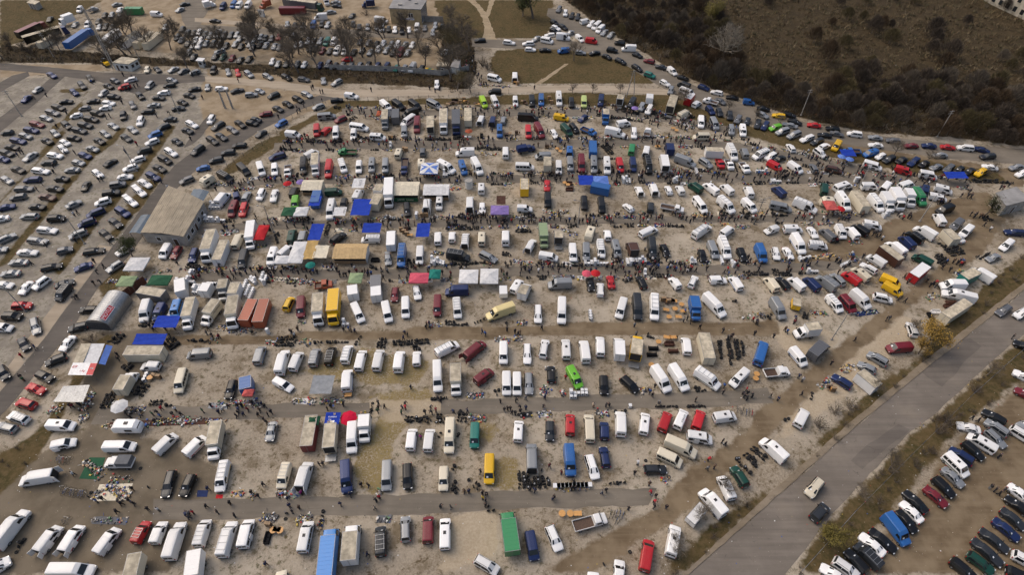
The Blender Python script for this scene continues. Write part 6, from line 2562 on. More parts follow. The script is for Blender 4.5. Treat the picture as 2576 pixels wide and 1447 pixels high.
def lean_to(key, z, label):
    P_ = [Vector((p[0], p[1], z)) for p in ROOF[key]]; c = sum(P_, Vector()) / 4; c.z = 0; root = empty('lean_to_roof', c); N = 6
    for k in range(N):
        m = MB(); vs_ = []
        for u in (k / N, (k + .97) / N):
            for q in (0, .33, .66, 1):
                a = P_[0].lerp(P_[1], q); b = P_[3].lerp(P_[2], q); p = a.lerp(b, u) - c; vs_.append((p.x, p.y, p.z + .35 * math.sin(q * PI) - .2))
        m.add(vs_, [(0, 1, 5, 4), (1, 2, 6, 5), (2, 3, 7, 6)]); link('roof_panel', m.mesh('roof_panel'), BLUEROOF, root)
    for p in P_:
        m = MB(); q = p - c; m.tube((q.x * .94, q.y * .94, 0), (q.x * .94, q.y * .94, z - .25), .06); link('post', m.mesh('post'), DSTEEL, root)
    tag(root, label, 'canopy')
lean_to('blue_a', 2.95, 'dark blue arched lean-to roof along the road side of the long hall')
lean_to('blue_b', 3.15, 'dark blue arched canopy at the far end of the long hall')
prism_building('brick_corner_house', ROOF['rbld'], 3.6, CONC, ROOFG, 'small white flat-roofed building behind the leafy tree near the road junction', 'building', windows=[(0, .3, 1.0, 1.2, 1.1), (0, .7, 1.0, 1.2, 1.1), (1, .5, .05, 1, 2.1)])
prism_building('gate_hut', ROOF['hut'], 2.9, WALLW, CREAMROOF, 'white hut with stained beige roof at the foot of the tall mast', 'hut', windows=[(0, .2, .05, .9, 2.0), (0, .5, 1.0, 1.3, 1.1), (0, .8, 1.0, 1.2, 1.1), (1, .3, 1.0, 1.2, 1.1), (1, .75, 1.0, 1.2, 1.1)])
prism_building('ticket_booth', ROOF['booth'], 2.6, WALLW, APPL, 'tiny white booth with overhanging roof beside the car park entrance', 'booth', .5, .12, windows=[(0, .5, 1.0, 1.2, .9), (1, .5, 1.0, 1.2, .9)])
fl_w = [(0, .30, 2.9, .8, 1.5), (0, .37, 2.9, .8, 1.5), (0, .62, 2.9, .8, 1.5), (0, .70, 2.9, .8, 1.5)] + [(1, .1 + .13 * k, 1.0, 1.3, 4.3) for k in range(7)]
fr, FP, fc = prism_building('office_building', ROOF['flat'], 6.3, WALLY, ROOFG, 'two-storey tan brick office with flat grey roof and white sign band', 'building', .3, .3, windows=fl_w)
m = MB(); a, b = FP[0] * .985, FP[1] * .985; d = (b - a).normalized(); p = a.lerp(b, .52) + Vector((d.y, -d.x, 0)) * .06; m.box(p.x, p.y, 1.9, (b - a).length * .48, .08, .75, math.atan2(d.y, d.x)); so = link('sign_board', m.mesh('sign_board'), APPL, fr)
def text_mesh(s_, size):
    cu = bpy.data.curves.new('txt', 'FONT'); cu.body = s_; cu.size = size; cu.align_x = 'CENTER'; cu.align_y = 'CENTER'; cu.extrude = .004
    o = bpy.data.objects.new('txt', cu); col.objects.link(o); dg = bpy.context.evaluated_depsgraph_get(); me = bpy.data.meshes.new_from_object(o.evaluated_get(dg)); bpy.data.objects.remove(o); return me
BLUEINK = plain('blue_lettering', (.04, .05, .3), .5); REDINK = plain('red_lettering', (.5, .01, .02), .5); DARKINK = plain('dark_lettering', (.015, .02, .05), .5); WHITEINK = plain('white_lettering', (.8, .8, .8), .5)
ru = random.Random(3); uu = -.46
while uu < .46:                                                       # a line of small blue characters, too far off to read
    wq = ru.uniform(.16, .34); m = MB(); L_ = (b - a).length * .48; q = p + d * (uu * L_) + Vector((d.y, -d.x, 0)) * .05; m.box(q.x, q.y, 2.12, wq, .02, ru.uniform(.26, .36), math.atan2(d.y, d.x)); link('character', m.mesh('character'), BLUEINK, so); uu += (wq + ru.choice((.1, .1, .1, .35))) / L_
for (u, v_, sz) in ((.3, .3, 1.6), (.75, .55, 1.1), (.5, .8, .8)):
    q = FP[0].lerp(FP[1], u).lerp(FP[3].lerp(FP[2], u), v_); m = MB(); m.box(q.x, q.y, 6.3, sz, sz * .7, .5); link('roof_vent', m.mesh('roof_vent'), CONC, fr)
prism_building('metal_shed', ROOF['sheda'], 2.6, STEEL, CREAMROOF, 'grey metal shed with beige roof behind the concrete fence', 'shed', windows=[(0, .5, 1, .9, .7)])
prism_building('white_cabin', ROOF['shedb'], 2.8, WALLW, ROOFG, 'pale blue-white cabin with felt roof at the end of the concrete fence', 'cabin', windows=[(1, .5, 1, .9, .9)])
prism_building('guard_booth', ROOF['guard'], 2.5, WALLW, ROOFG, 'small white guard booth standing by the yard path', 'booth', .3, .12, windows=[(0, .5, 1, .7, .8), (1, .5, 1, .7, .8)])
prism_building('open_shelter', ROOF['outhut'], 2.5, CONC, CREAMROOF, 'grey shelter with dark door openings at the edge of the yard', 'shelter', windows=[(0, .3, .05, .8, 2), (0, .7, .05, .8, 2)])
for o_, f_, t_ in LETTER:
    tx = link('lettering', text_mesh('SCRALLOR' if 'A' in f_ else 'ITEXPRESS', .42 if 'A' in f_ else .62), DARKINK, o_)
    if 'A' in f_: tx.location = (-.4, -.45, 2.03)
    else: tx.location = (-.9, 1.11, 2.2); tx.rotation_euler = (PI / 2, 0, PI)
# stone block in the far right corner
A, B = Vector((*MARK['stone'][0], 0)), Vector((*MARK['stone'][1], 0)); d = (B - A).normalized(); n = Vector((d.y, -d.x, 0))
if n.y > 0: n = -n
A -= d * 14; B += d * 30; Lf = (B - A).length; root = empty('stone_block', A); rz = math.atan2(d.y, d.x)
m = MB(); q = (B - A) / 2 - n * 6; m.box(q.x, q.y, 0, Lf, 12, 15, rz); wl_o = link('wall', m.mesh('wall'), STONE, root)
m = MB(); m.box(q.x, q.y, 15, Lf + .6, 12.6, .4, rz); link('roof', m.mesh('roof'), ROOFG, root)
for fl_ in range(4):
    for k in range(int(Lf / 3.4)):
        p = d * (1.8 + k * 3.4) + n * .03; m = MB(); m.box(p.x, p.y, 1.2 + fl_ * 3.5, 1.5, .12, 1.9, rz); w = link('window', m.mesh('window'), GLASS, root)
        m = MB(); p2 = p + n * .08; m.box(p2.x, p2.y, 1.0 + fl_ * 3.5, 1.9, .2, .14, rz); link('sill', m.mesh('sill'), STONE, w)
tag(root, 'long pale stone building with rows of dark windows beyond the scrubland', 'building')
# hangar with the oil advertisement
A, B = [Vector((*p, 0)) for p in ROOF['hangar']]; d = (B - A).normalized(); L = (B - A).length; root = empty('arched_hangar', A, math.atan2(d.y, d.x)); Wd, Hh = 2.6, 3.4; N = 9
m = MB(); prof = [(Wd * math.cos(PI * i / 16) if i not in (0, 16) else (Wd if i == 0 else -Wd), 1.5 * (1 if i else 0) + (Hh - 1.5) * math.sin(PI * i / 16)) for i in range(17)]
prof = [(Wd, 0)] + [(Wd * math.cos(PI * i / 14), 1.6 + (Hh - 1.6) * math.sin(PI * i / 14)) for i in range(15)] + [(-Wd, 0)]
hs = empty('shell', (0, 0, 0)); hs.parent = root
for k in range(int(L / .55)):
    m = MB(); x0, x1 = k * .55, k * .55 + .54; vs_ = [(x, y * (1 + s_), z * (1 + s_)) for x, s_ in ((x0, 0), ((x0 + x1) / 2, .012), (x1, 0)) for y, z in prof]; n_ = len(prof)
    m.add(vs_, [(r * n_ + i, r * n_ + i + 1, (r + 1) * n_ + i + 1, (r + 1) * n_ + i) for r in range(2) for i in range(n_ - 1)]); link('corrugated_sheet', m.mesh('corrugated_sheet'), STEEL, hs)
for x in (.02, L - .1):
    m = MB(); m.add([(x, y, z) for y, z in prof], [tuple(range(len(prof)))]); e = link('end_wall', m.mesh('end_wall'), STEEL, root)
for k in range(12):
    m = MB(); m.box(-.02, 0, .2 + k * .2, .05, 2 * Wd - .3, .05); link('shutter_slat', m.mesh('shutter_slat'), DSTEEL, root)
m = MB(); ang = math.radians(38); cy, cz = Wd * math.cos(ang) * 1.03, 1.6 + (Hh - 1.6) * math.sin(ang) * 1.03
bo = empty('advert', (0, 0, 0)); bo.parent = root
sg = MB(); hw = .62; ty_, tz_ = -math.sin(ang), math.cos(ang) * .85
sg.quad((.3, -(cy + ty_ * hw), cz + tz_ * -hw + .30), (4.2, -(cy + ty_ * hw), cz - tz_ * hw + .30), (4.2, -(cy - ty_ * hw) + 2 * ty_ * 0, cz + tz_ * hw + .30), (.3, -(cy - ty_ * hw), cz + tz_ * hw + .30))
bpy.data.objects.remove(bo)
adv = empty('advert_board', (2.3, -(Wd * .66), Hh - .18)); adv.parent = root; adv.rotation_euler = (math.radians(38), 0, 0)
m = MB(); m.box(0, 0, .06, 3.9, 1.3, .04); link('board', m.mesh('board'), WHITEINK, adv); m = MB(); m.box(0, 0, .105, 3.75, 1.1, .01); link('field', m.mesh('field'), REDINK, adv)
tx = link('lettering', text_mesh('MOTUL', 1.05), WHITEINK, adv); tx.location = (0, 0, .125)
tag(root, 'silver corrugated arched hangar with a red MOTUL sign on its curve', 'hangar')

# ---------------------------------------------------------------- canopies, parasols, stalls
BV = BA.copy()
def near_word(x, y):
    j = int(np.argmin((BV[:, 0] - x) ** 2 + (BV[:, 1] - y) ** 2)); v = VL[j]; return PAINT[v['c']][0] + ' ' + KIND[v['t']][2]
GC0 = plain('yellow_lettering', (.7, .5, .03), .5)
CSTXT = [('Fuldar', .86, 0.0, 'k', .7, -PI / 2), ('C LYX', .62, 0.0, 'k', .95, -PI / 2)]
def canopy(x, y, w, d, c, style='cn', rz=0.0):
    w = min(max(w, 1.6), 9); d = min(max(d, 1.6), 7.5); root = empty('market_canopy', (x, y, 0), rz); flat = c in 'bBYcs' or style == 'cs'; rr = random.Random(int(x * 7 + y))
    m = MB(); N = 10; zt = 2.35; wr = [rr.uniform(0, 6) for _ in range(4)]; hh = .10 if flat else .55
    vs_ = []
    for j in range(N + 1):
        for i in range(N + 1):
            u, v_ = i / N * 2 - 1, j / N * 2 - 1; e = max(abs(u), abs(v_)); sag = -.10 * (1 - u * u) * (1 - v_ * v_) if flat else 0
            vs_.append((u * w / 2, v_ * d / 2, zt + hh * (1 - e) * (0 if flat else 1) + sag + rr.uniform(-.015, .015) + .035 * math.sin(u * 5 + v_ * 3 + wr[0]) + .03 * math.sin(v_ * 7 - u * 2 + wr[1]) + (.25 * (v_ + 1) / 2 if flat else 0)))
    m.add(vs_, [(j * (N + 1) + i, j * (N + 1) + i + 1, (j + 1) * (N + 1) + i + 1, (j + 1) * (N + 1) + i) for j in range(N) for i in range(N)])
    o = link('roof_sheet', m.mesh('roof_sheet'), cloth('w') if c == 'x' else cloth(c), root)
    if not flat:
        for k, (ax, ay, sx, sy) in enumerate(((0, -d / 2, w, .02), (0, d / 2, w, .02), (-w / 2, 0, .02, d), (w / 2, 0, .02, d))):
            m = MB(); m.box(ax, ay, zt - .28, sx, sy, .27); link('valance', m.mesh('valance'), cloth(c if c != 'x' else 'I'), root)
    if c == 'x':
        for k in range(4):
            m = MB(); a = k * PI / 2; ca, sa_ = math.cos(a), math.sin(a); pts = [(0.15, 0.0, .02), (.98, .55, .02), (.8, .0, .02), (.98, -.55, .02)]
            m.add([((ca * px - sa_ * py) * w / 2, (sa_ * px + ca * py) * d / 2, zt + hh * (1 - max(abs(px), abs(py))) + .05) for px, py, _ in pts], [(0, 1, 2), (0, 2, 3)]); link('star_panel', m.mesh('star_panel'), cloth('I'), root)
    for sx in (-1, 1):
        for sy in (-1, 1):
            m = MB(); m.tube((sx * (w / 2 - .06), sy * (d / 2 - .06), 0), (sx * (w / 2 - .06), sy * (d / 2 - .06), zt + (.22 if flat and sy > 0 else -.02)), .03); link('leg', m.mesh('leg'), STEEL, root)
    if style == 'cs':
        lines = [('bl', .6, .34, 'y', .62, 0), ('cuminu', .5, .10, 'w', .55, 0), ('La', .36, -.14, 'w', .6, 0), ('200', .36, -.38, 'y', .7, 0)] if c == 'b' else [CSTXT.pop(0)]
        for s_, u, v_, ic, sz, rot in lines:
            tx = link('lettering', text_mesh(s_, sz), {'y': GC0, 'w': WHITEINK, 'k': DARKINK}[ic], root); tx.location = ((u - .5) * w, v_ * d, zt + .26 + .125 * (2 * v_)); tx.rotation_euler = (math.atan2(.25, d), 0, rot)
    elif c == 'w' and w > 5:
        tx = link('lettering', text_mesh('Veranda', .5), DARKINK, root); tx.location = (0, -d * .38, zt + .17); tx.rotation_euler = (.2, 0, 0)
    tag(root, '%s %s canopy on steel legs next to %s' % (PAINT[c][0], 'flat tarpaulin' if flat else 'peaked fabric', near_word(x, y)), 'canopy', 'market canopies'); return root
def parasol(x, y, c, R=1.55):
    root = empty('parasol', (x, y, 0)); m = MB(); m.tube((0, 0, 0), (0, 0, 2.55), .025); link('pole', m.mesh('pole'), STEEL, root)
    m = MB(); m.tube((0, 0, 0), (0, 0, .12), .28, .24, 10); link('base', m.mesh('base'), CONC, root)
    N = 8; m = MB(); vs_ = [(0, 0, 2.55)]
    for r_, z in ((.5, 2.38), (1.0, 2.05)):
        for i in range(N): vs_.append((R * r_ * math.cos(2 * PI * i / N), R * r_ * math.sin(2 * PI * i / N), z))
    m.add(vs_, [(0, 1 + i, 1 + (i + 1) % N) for i in range(N)] + [(1 + i, 1 + N + i, 1 + N + (i + 1) % N, 1 + (i + 1) % N) for i in range(N)]); o = link('canopy', m.mesh('canopy'), cloth(c), root)
    m = MB()
    for i in range(N): m.tube((0, 0, 2.53), (R * math.cos(2 * PI * i / N), R * math.sin(2 * PI * i / N), 2.03), .012, n=3)
    link('ribs', m.mesh('ribs'), DSTEEL, o)
    m = MB(); m.tube((0, 0, 2.55), (0, 0, 2.68), .035, .01); link('finial', m.mesh('finial'), DSTEEL, o)
    tag(root, '%s eight-sided parasol open next to %s' % (PAINT[c][0], near_word(x, y)), 'parasol', 'parasols over the stalls')
def kiosk(x, y, w, d, c, sign=False):
    w = max(3, w * .95); d = max(2.2, min(d * .62, 5.0)); root = empty('sales_kiosk', (x, y, 0)); H_ = 2.5; m = MB()
    for ax, ay, sx, sy in ((0, d / 2 - .05, w, .1), (-w / 2 + .05, 0, .1, d - .22), (w / 2 - .05, 0, .1, d - .22)):
        m = MB(); m.box(ax, ay, 0, sx, sy, H_); link('wall', m.mesh('wall'), cloth('w' if c != 'c' else 'c'), root)
    m = MB(); m.box(0, -d / 2 + .05, 0, w, .1, 1.0); link('counter', m.mesh('counter'), WOOD, root)
    m = MB(); m.box(0, -d / 2 + .12, 1.02, w - .1, .02, 1.2); link('opening', m.mesh('opening'), INTER, root)
    n = max(4, int(w / .75))
    rf = empty('roof', (0, 0, 0)); rf.parent = root
    for i in range(n):
        u0 = -w / 2 - .15 + (w + .3) * i / n; u1 = u0 + (w + .3) / n * .985; m = MB(); z1, z2 = H_ + .45, H_ + .02
        m.add([(u0, d / 2 + .2, z2), (u1, d / 2 + .2, z2), (u1, d * .12, z1), (u0, d * .12, z1), (u0, -d / 2 - .6, z2 - .2), (u1, -d / 2 - .6, z2 - .2), ((u0 + u1) / 2, d * .12, z1 + .04), ((u0 + u1) / 2, -d / 2 - .6, z2 - .16)], [(1, 0, 3, 2), (3, 4, 7, 6), (6, 7, 5, 2), (2, 6, 3)]); link('roof_panel', m.mesh('roof_panel'), cloth(c), rf)
    if sign:
        m = MB(); m.box(0, -d / 2 - .75, .35, w, .06, 1.25); b = link('sign_panel', m.mesh('sign_panel'), cloth('D'), root); tx = link('lettering', text_mesh('JAFFE  Under', .8), cloth('c'), b); tx.rotation_euler = (PI / 2, 0, 0); tx.location = (0, -d / 2 - .79, 1.0)
    tag(root, '%s sales kiosk with %s roof%s next to %s' % (PAINT[c][0], 'panelled', ' and painted menu front' if sign else '', near_word(x, y)), 'kiosk', 'sales kiosks')
def slab_roof(key, z, c, name, label, boards=0, mat=None):
    P_ = [Vector((p[0], p[1], 0)) for p in ROOF[key]]; ctr = sum(P_, Vector()) / 4; root = empty(name, ctr); P_ = [p - ctr for p in P_]
    N = boards or 1
    for k in range(N):
        for j in range(3):
            m = MB(); u0, u1 = k / N, (k + .985) / N; v0, v1 = j / 3, (j + 1.01) / 3; M = 4; vs_ = []
            for q in range(M + 1):
                u = u0 + (u1 - u0) * q / M
                for v_ in (v0, v1):
                    p = P_[0].lerp(P_[1], u).lerp(P_[3].lerp(P_[2], u), v_); vs_.append((p.x, p.y, z + .25 * v_ + (.03 if q % 2 else 0) - .10 * math.sin(PI * v_) + .01 * (k + j) % .03))
            m.add(vs_, [(2 * q, 2 * q + 2, 2 * q + 3, 2 * q + 1) for q in range(M)]); link('roof_sheet', m.mesh('roof_sheet'), mat or cloth(c), root)
    for p in P_:
        m = MB(); m.tube((p.x * .95, p.y * .95, 0), (p.x * .95, p.y * .95, z + .05), .04); link('leg', m.mesh('leg'), STEEL, root)
    tag(root, label, 'stall'); return root, P_
slab_roof('shed', 2.35, 's', 'lean_to_stall', 'stall roofed with grey corrugated metal sheets above a blue fascia', 8, STEEL)
br, BP = slab_roof('banner', 2.4, 'w', 'banner_stall', 'food stall roofed with a white sheet and a printed 69 price banner', 1)
def bpt(u, v_, dz=0): p = BP[0].lerp(BP[1], u).lerp(BP[3].lerp(BP[2], u), v_); return (p.x, p.y, 2.5 + .25 * v_ + dz)
m = MB(); m.quad(bpt(-.02, -.03), bpt(1.02, -.03), bpt(1.02, .36), bpt(-.02, .36)); bn = link('price_banner', m.mesh('price_banner'), WHITEINK, br)
m = MB(); m.quad(bpt(.74, -.02, .02), bpt(1.02, -.02, .02), bpt(1.02, .35, .02), bpt(.74, .35, .02)); link('red_field', m.mesh('red_field'), REDINK, bn)
m = MB(); m.quad(bpt(-.02, .36), bpt(.4, .36), bpt(.4, 1.0), bpt(-.02, 1.0)); link('beige_sheet', m.mesh('beige_sheet'), CREAMROOF, br)
m = MB(); m.quad(bpt(1.02, .38, -.4), bpt(1.25, .38, -.9), bpt(1.25, 1, -.9), bpt(1.02, 1, -.4)); link('blue_side_banner', m.mesh('blue_side_banner'), cloth('I'), br)
dv = (BP[1] - BP[0]); bz = math.atan2(dv.y, dv.x)
for s_, u, v_, sz in (('69', .13, .23, .95), ('1 Kg', .52, .10, .6)):
    tx = link('lettering', text_mesh(s_, sz), REDINK, bn); tx.location = bpt(u, v_, .04); tx.rotation_euler = (0, 0, bz)
tx = link('lettering', text_mesh('VEL', .55), WHITEINK, bn); tx.location = bpt(.88, .18, .05); tx.rotation_euler = (0, 0, bz)
for i, (k, c, q) in enumerate(THINGS):
    if k in ('cn', 'cs', 'star'): canopy(q[0], q[1], q[2], q[3], c, k)
    elif k == 'um': parasol(q[0], q[1], c, 1.65 if c in 'wR' else 1.2)
    elif k in ('kiosk', 'kioskS'): kiosk(q[0], q[1], q[2], q[3], c, k == 'kioskS')
    elif k == 'column':
        root = empty('advertising_column', (q[0], q[1], 0)); m = MB(); m.tube((0, 0, 0), (0, 0, 2.6), 1.05, 1.05, 20, cap=False); link('drum', m.mesh('drum'), WALLW, root)
        m = MB()
        for a in range(20):
            t0, t1 = 2 * PI * a / 20, 2 * PI * (a + 1) / 20; m.tube((1.25 * math.cos(t0), 1.25 * math.sin(t0), 2.65), (1.25 * math.cos(t1), 1.25 * math.sin(t1), 2.65), .06, n=4)
        link('top_ring', m.mesh('top_ring'), STEEL, root); m = MB(); m.tube((0, 0, 2.4), (0, 0, 2.5), 1.0, 1.0, 20); link('lid', m.mesh('lid'), CONC, root)
        tag(root, 'round white advertising column with an open steel ring on top', 'column')
    elif k == 'rust':
        root = empty('rusty_fence_panel', (q[0], q[1], 0), math.radians(60))
        for b in range(9):
            m = MB(); m.box(-4 + b, 0, 0, .97, .06, 2.3 + .05 * (b % 2)); link('panel', m.mesh('panel'), plain('rust_brown_sheet', (.12, .045, .028), .85, 0, .3), root)
        tag(root, 'rust-brown sheet metal fence beside the arched hangar', 'fence')

# ---------------------------------------------------------------- goods, furniture, tyres
rg = random.Random(5)
def lerp_line(l, t_): return l[2] + (l[4] - l[2]) * t_, l[3] + (l[5] - l[3]) * t_
LL = [(w_[0], int(w_[1]), *[float(a) for a in w_[2:]]) for w_ in (ln.split() for ln in LIN.split('\n'))]
rl = random.Random(77)                                              # more stalls and shoppers along both edges of every lane
for k_, p_ in enumerate(LANES):
    for i in range(len(p_) - 1):
        (x0, y0), (x1, y1) = p_[i], p_[i + 1]; Lg = math.hypot(x1 - x0, y1 - y0)
        if Lg < 8 or abs(x1 - x0) < abs(y1 - y0): continue
        n = int(Lg / 4.2)
        for j in range(n):
            a = (j + rl.random() * .5) / n; b = a + 2.6 / Lg; cx, cy = x0 + (x1 - x0) * a, y0 + (y1 - y0) * a; ex, ey = x0 + (x1 - x0) * b, y0 + (y1 - y0) * b
            if cy < 75 and rl.random() < .85: continue
            dy = .7 if (x1 - x0) * (1 if p_[0][0] < p_[len(p_) // 2][0] else -1) > 0 else -.7
            u = rl.random()
            if u < .55: LL.append(('G', rl.randint(10, 20), cx, cy + dy, ex, ey + dy))
            elif u < .72: LL.append(('Y', rl.randint(4, 12), cx, cy + dy, ex, ey + dy))
            if rl.random() < .8: LL.append(('C', rl.randint(1, 4), cx, cy - dy, ex, ey - dy))
def tyre_mesh(upright=False, N=12, M=6, R=.32, r=.11):
    m = MB(); vs_ = []
    for i in range(N):
        a = 2 * PI * i / N
        for j in range(M):
            b = 2 * PI * j / M; rr = R - r + r * 1.05 * math.cos(b); z = .10 * math.sin(b)
            p = (rr * math.cos(a), rr * math.sin(a), z + .105); vs_.append(p if not upright else (p[0], p[2] - .105, p[1] + R))
    m.add(vs_, [(i * M + j, ((i + 1) % N) * M + j, ((i + 1) % N) * M + (j + 1) % M, i * M + (j + 1) % M) for i in range(N) for j in range(M)]); return m
TY = []
for l in LL:
    if l[0] != 'Y': continue
    n = l[1]; Lg = math.hypot(l[4] - l[2], l[5] - l[3]); cols_ = max(1, min(n, int(Lg / .55))); i = 0; guard = 0
    rows = max(1, math.ceil(n / cols_ / 2.2))
    dx, dy = ((l[4] - l[2]) / Lg, (l[5] - l[3]) / Lg) if Lg > .01 else (1, 0)
    cnt = 0
    for r_ in range(rows + 3):
        for c_ in range(cols_):
            if cnt >= n: break
            x, y = lerp_line(l, (c_ + .5) / cols_); o_ = (r_ - rows / 2 + .5) * .75; x += -dy * o_ + rg.uniform(-.1, .1); y += dx * o_ + rg.uniform(-.1, .1)
            if blocked(x, y, .32): continue
            h_ = min(n - cnt, rg.choice((1, 2, 3, 3, 4)))
            up = rg.random() < .45
            if up: h_ = 1
            for k in range(h_): TY.append((x + rg.uniform(-.04, .04), y + rg.uniform(-.04, .04), k * .2, up, rg.uniform(0, PI), rg.random() < .15 and k == h_ - 1)); cnt += 1
TY.sort(key=lambda t_: t_[1])
tm = {u: tyre_mesh(u).mesh('tyre', True) for u in (False, True)}
for u in tm: tm[u].materials.append(RUBBER)
rimm = {}
for u in (False, True):
    m = MB(); m.tube((0, 0, .03), (0, 0, .18), .2, .2, 10) if not u else m.tube((0, -.07, .32), (0, .07, .32), .2, .2, 10); rimm[u] = m.mesh('rim'); rimm[u].materials.append(RIM)
for x, y, z, up, a, rim in TY[:290]:
    o = bpy.data.objects.new('tyre', tm[up]); col.objects.link(o); o.location = (x, y, z); o.rotation_euler = (0, 0, a)
    tag(o, 'used black tyre %s near %s' % ('standing upright' if up else 'lying in a stack' if z else 'lying flat', near_word(x, y)), 'tyre', 'used tyres for sale')
    if rim: c_ = bpy.data.objects.new('rim', rimm[up]); col.objects.link(c_); c_.parent = o
base_t = {u: tyre_mesh(u, 9, 5) for u in (False, True)}; m = MB()
for x, y, z, up, a, rim in TY[290:]:
    c_, s_ = math.cos(a), math.sin(a); b = base_t[up]; m.add([(x + c_ * p[0] - s_ * p[1], y + s_ * p[0] + c_ * p[1], z + p[2]) for p in b.v], b.f)
o = link('tyre_piles', m.mesh('tyre_piles', True), RUBBER); o['kind'] = 'stuff'; tag(o, 'piles and rows of used black tyres lining the farther market lanes', 'tyres')
GC = [plain('goods_%d' % i, c_, .6, 0, .2, 5, 0) for i, c_ in enumerate(((.6, .6, .58), (.03, .03, .035), (.42, .03, .03), (.04, .09, .3), (.5, .36, .06), (.22, .2, .18), (.1, .2, .1), (.35, .22, .12), (.55, .5, .42), (.12, .12, .13)))]
def goods_mesh(l):
    m = MB(); n = int(l[1] * 1.5); Lg = math.hypot(l[4] - l[2], l[5] - l[3]); dx, dy = ((l[4] - l[2]) / Lg, (l[5] - l[3]) / Lg) if Lg > .01 else (1, 0); cx, cy = lerp_line(l, .5); wd = .75
    for i in range(n):
        x, y = lerp_line(l, rg.random()); o_ = rg.gauss(0, wd * .55); x += -dy * o_; y += dx * o_
        if blocked(x, y, .1): continue
        mi = rg.choice((0, 0, 1, 1, 1, 2, 3, 4, 5, 5, 6, 7, 8, 9, 9)); k = rg.random(); x -= cx; y -= cy
        if k < .6: m.box(x, y, .015, rg.uniform(.12, .5), rg.uniform(.1, .4), rg.uniform(.05, .4), rg.uniform(0, PI), mi, rg.choice((1, 1, .8)))
        elif k < .8: r_ = rg.uniform(.06, .16); m.tube((x, y, .015), (x, y, rg.uniform(.1, .4)), r_, r_ * rg.uniform(.6, 1), 6, mi)
        else: a = rg.uniform(0, 2 * PI); m.tube((x, y, .06), (x + math.cos(a) * .5, y + math.sin(a) * .5, rg.uniform(.06, .3)), .03, n=4, mi=mi)
    return m, cx, cy, dx, dy, Lg
for gi, l in enumerate(LL):
    if l[0] != 'G': continue
    m, cx, cy, dx, dy, Lg = goods_mesh(l)
    if not m.f: continue
    o = link('small_goods', m.mesh('small_goods'), GC, loc=(cx, cy, 0)); o['kind'] = 'stuff'
    tag(o, 'mixed second-hand goods spread on the ground near %s' % near_word(cx, cy), 'goods', 'spreads of small goods')
    if gi % 2 == 0 and Lg > 1.5:
        b = MB(); a = math.atan2(dy, dx); N = 5; vs_ = []
        for j in (-1, 1):
            for i in range(N + 1):
                u = (i / N - .5) * Lg * .9; p = (math.cos(a) * u - math.sin(a) * j * .65, math.sin(a) * u + math.cos(a) * j * .65); vs_.append((p[0] + rg.uniform(-.06, .06), p[1] + rg.uniform(-.06, .06), .034 + rg.uniform(0, .012)))
        b.add(vs_, [(i, i + 1, N + 2 + i, N + 1 + i) for i in range(N)]); cc = rg.choice('wgsBndgcT'); bo = link('ground_sheet', b.mesh('ground_sheet'), cloth(cc), loc=(cx, cy, 0))
        tag(bo, '%s ground sheet under second-hand goods near %s' % (PAINT[cc][0], near_word(cx, cy)), 'ground sheet', 'ground sheets under goods')
# washing machines, fridges and cookers
def appl(kind):
    out = []; m = MB(); h_ = {'washer': .85, 'fridge': 1.65, 'cooker': .85}[kind]; m.box(0, 0, .03, .6, .6, h_); out.append(part('cabinet', m, [APPL]))
    if kind == 'washer':
        m = MB(); m.tube((0, -.30, .45), (0, -.335, .45), .19, .17, 12); out.append(part('drum_door', m, [GLASS])); m = MB(); m.box(0, -.302, .73, .56, .02, .11); out.append(part('control_panel', m, [STEEL]))
    elif kind == 'fridge':
        m = MB(); m.box(0, -.318, .06, .58, .03, .52); out.append(part('lower_door', m, [APPL])); m = MB(); m.box(0, -.318, .62, .58, .03, 1.03); out.append(part('upper_door', m, [APPL])); m = MB(); m.box(.24, -.35, .75, .03, .03, .4); out.append(part('handle', m, [STEEL]))
    else:
        for ax in (-.14, .14):
            for ay in (-.12, .14): m = MB(); m.tube((ax, ay, .88), (ax, ay, .9), .08, .08, 8); out.append(part('hob_ring', m, [TRIM]))
        m = MB(); m.box(0, -.31, .15, .5, .03, .45); out.append(part('oven_door', m, [GLASS]))
    return out
AP = {k: appl(k) for k in ('washer', 'fridge', 'cooker')}; AN = {'washer': ('washing_machine', 'white washing machine with round door', 'washing machine'), 'fridge': ('refrigerator', 'tall white refrigerator', 'refrigerator'), 'cooker': ('cooker', 'white cooker with four hob rings', 'cooker')}
for l in LL:
    if l[0] != 'W': continue
    n = l[1]; Lg = math.hypot(l[4] - l[2], l[5] - l[3]); per = max(1, int(Lg / .68)); ang = math.atan2(l[5] - l[3], l[4] - l[2])
    if abs(ang) > PI / 2: ang -= PI * math.copysign(1, ang)
    done = 0
    for i in range(n * 4):
        if done >= n: break
        x, y = lerp_line(l, ((i % per) + .5) / per if n > 1 else .5); rw = i // per; y += ((rw + 1) // 2) * (.72 if rw % 2 else -.72)
        if blocked(x, y, .30): continue
        done += 1; p = (x, y)
        k = rg.choice(('washer', 'washer', 'fridge', 'cooker')); root = empty(AN[k][0], (*p, 0), ang + rg.uniform(-.04, .04)); inst(AP[k], root, {}, 1)
        tag(root, '%s for sale near %s' % (AN[k][1], near_word(*p)), AN[k][2], 'household appliances for sale'); BA = np.vstack([BA, [p[0], p[1], 1, 0, .32, .32]]); VL.append(dict(t='ap', c='w', x=p[0], y=p[1]))
KIND['ap'] = ('', '', 'appliance')
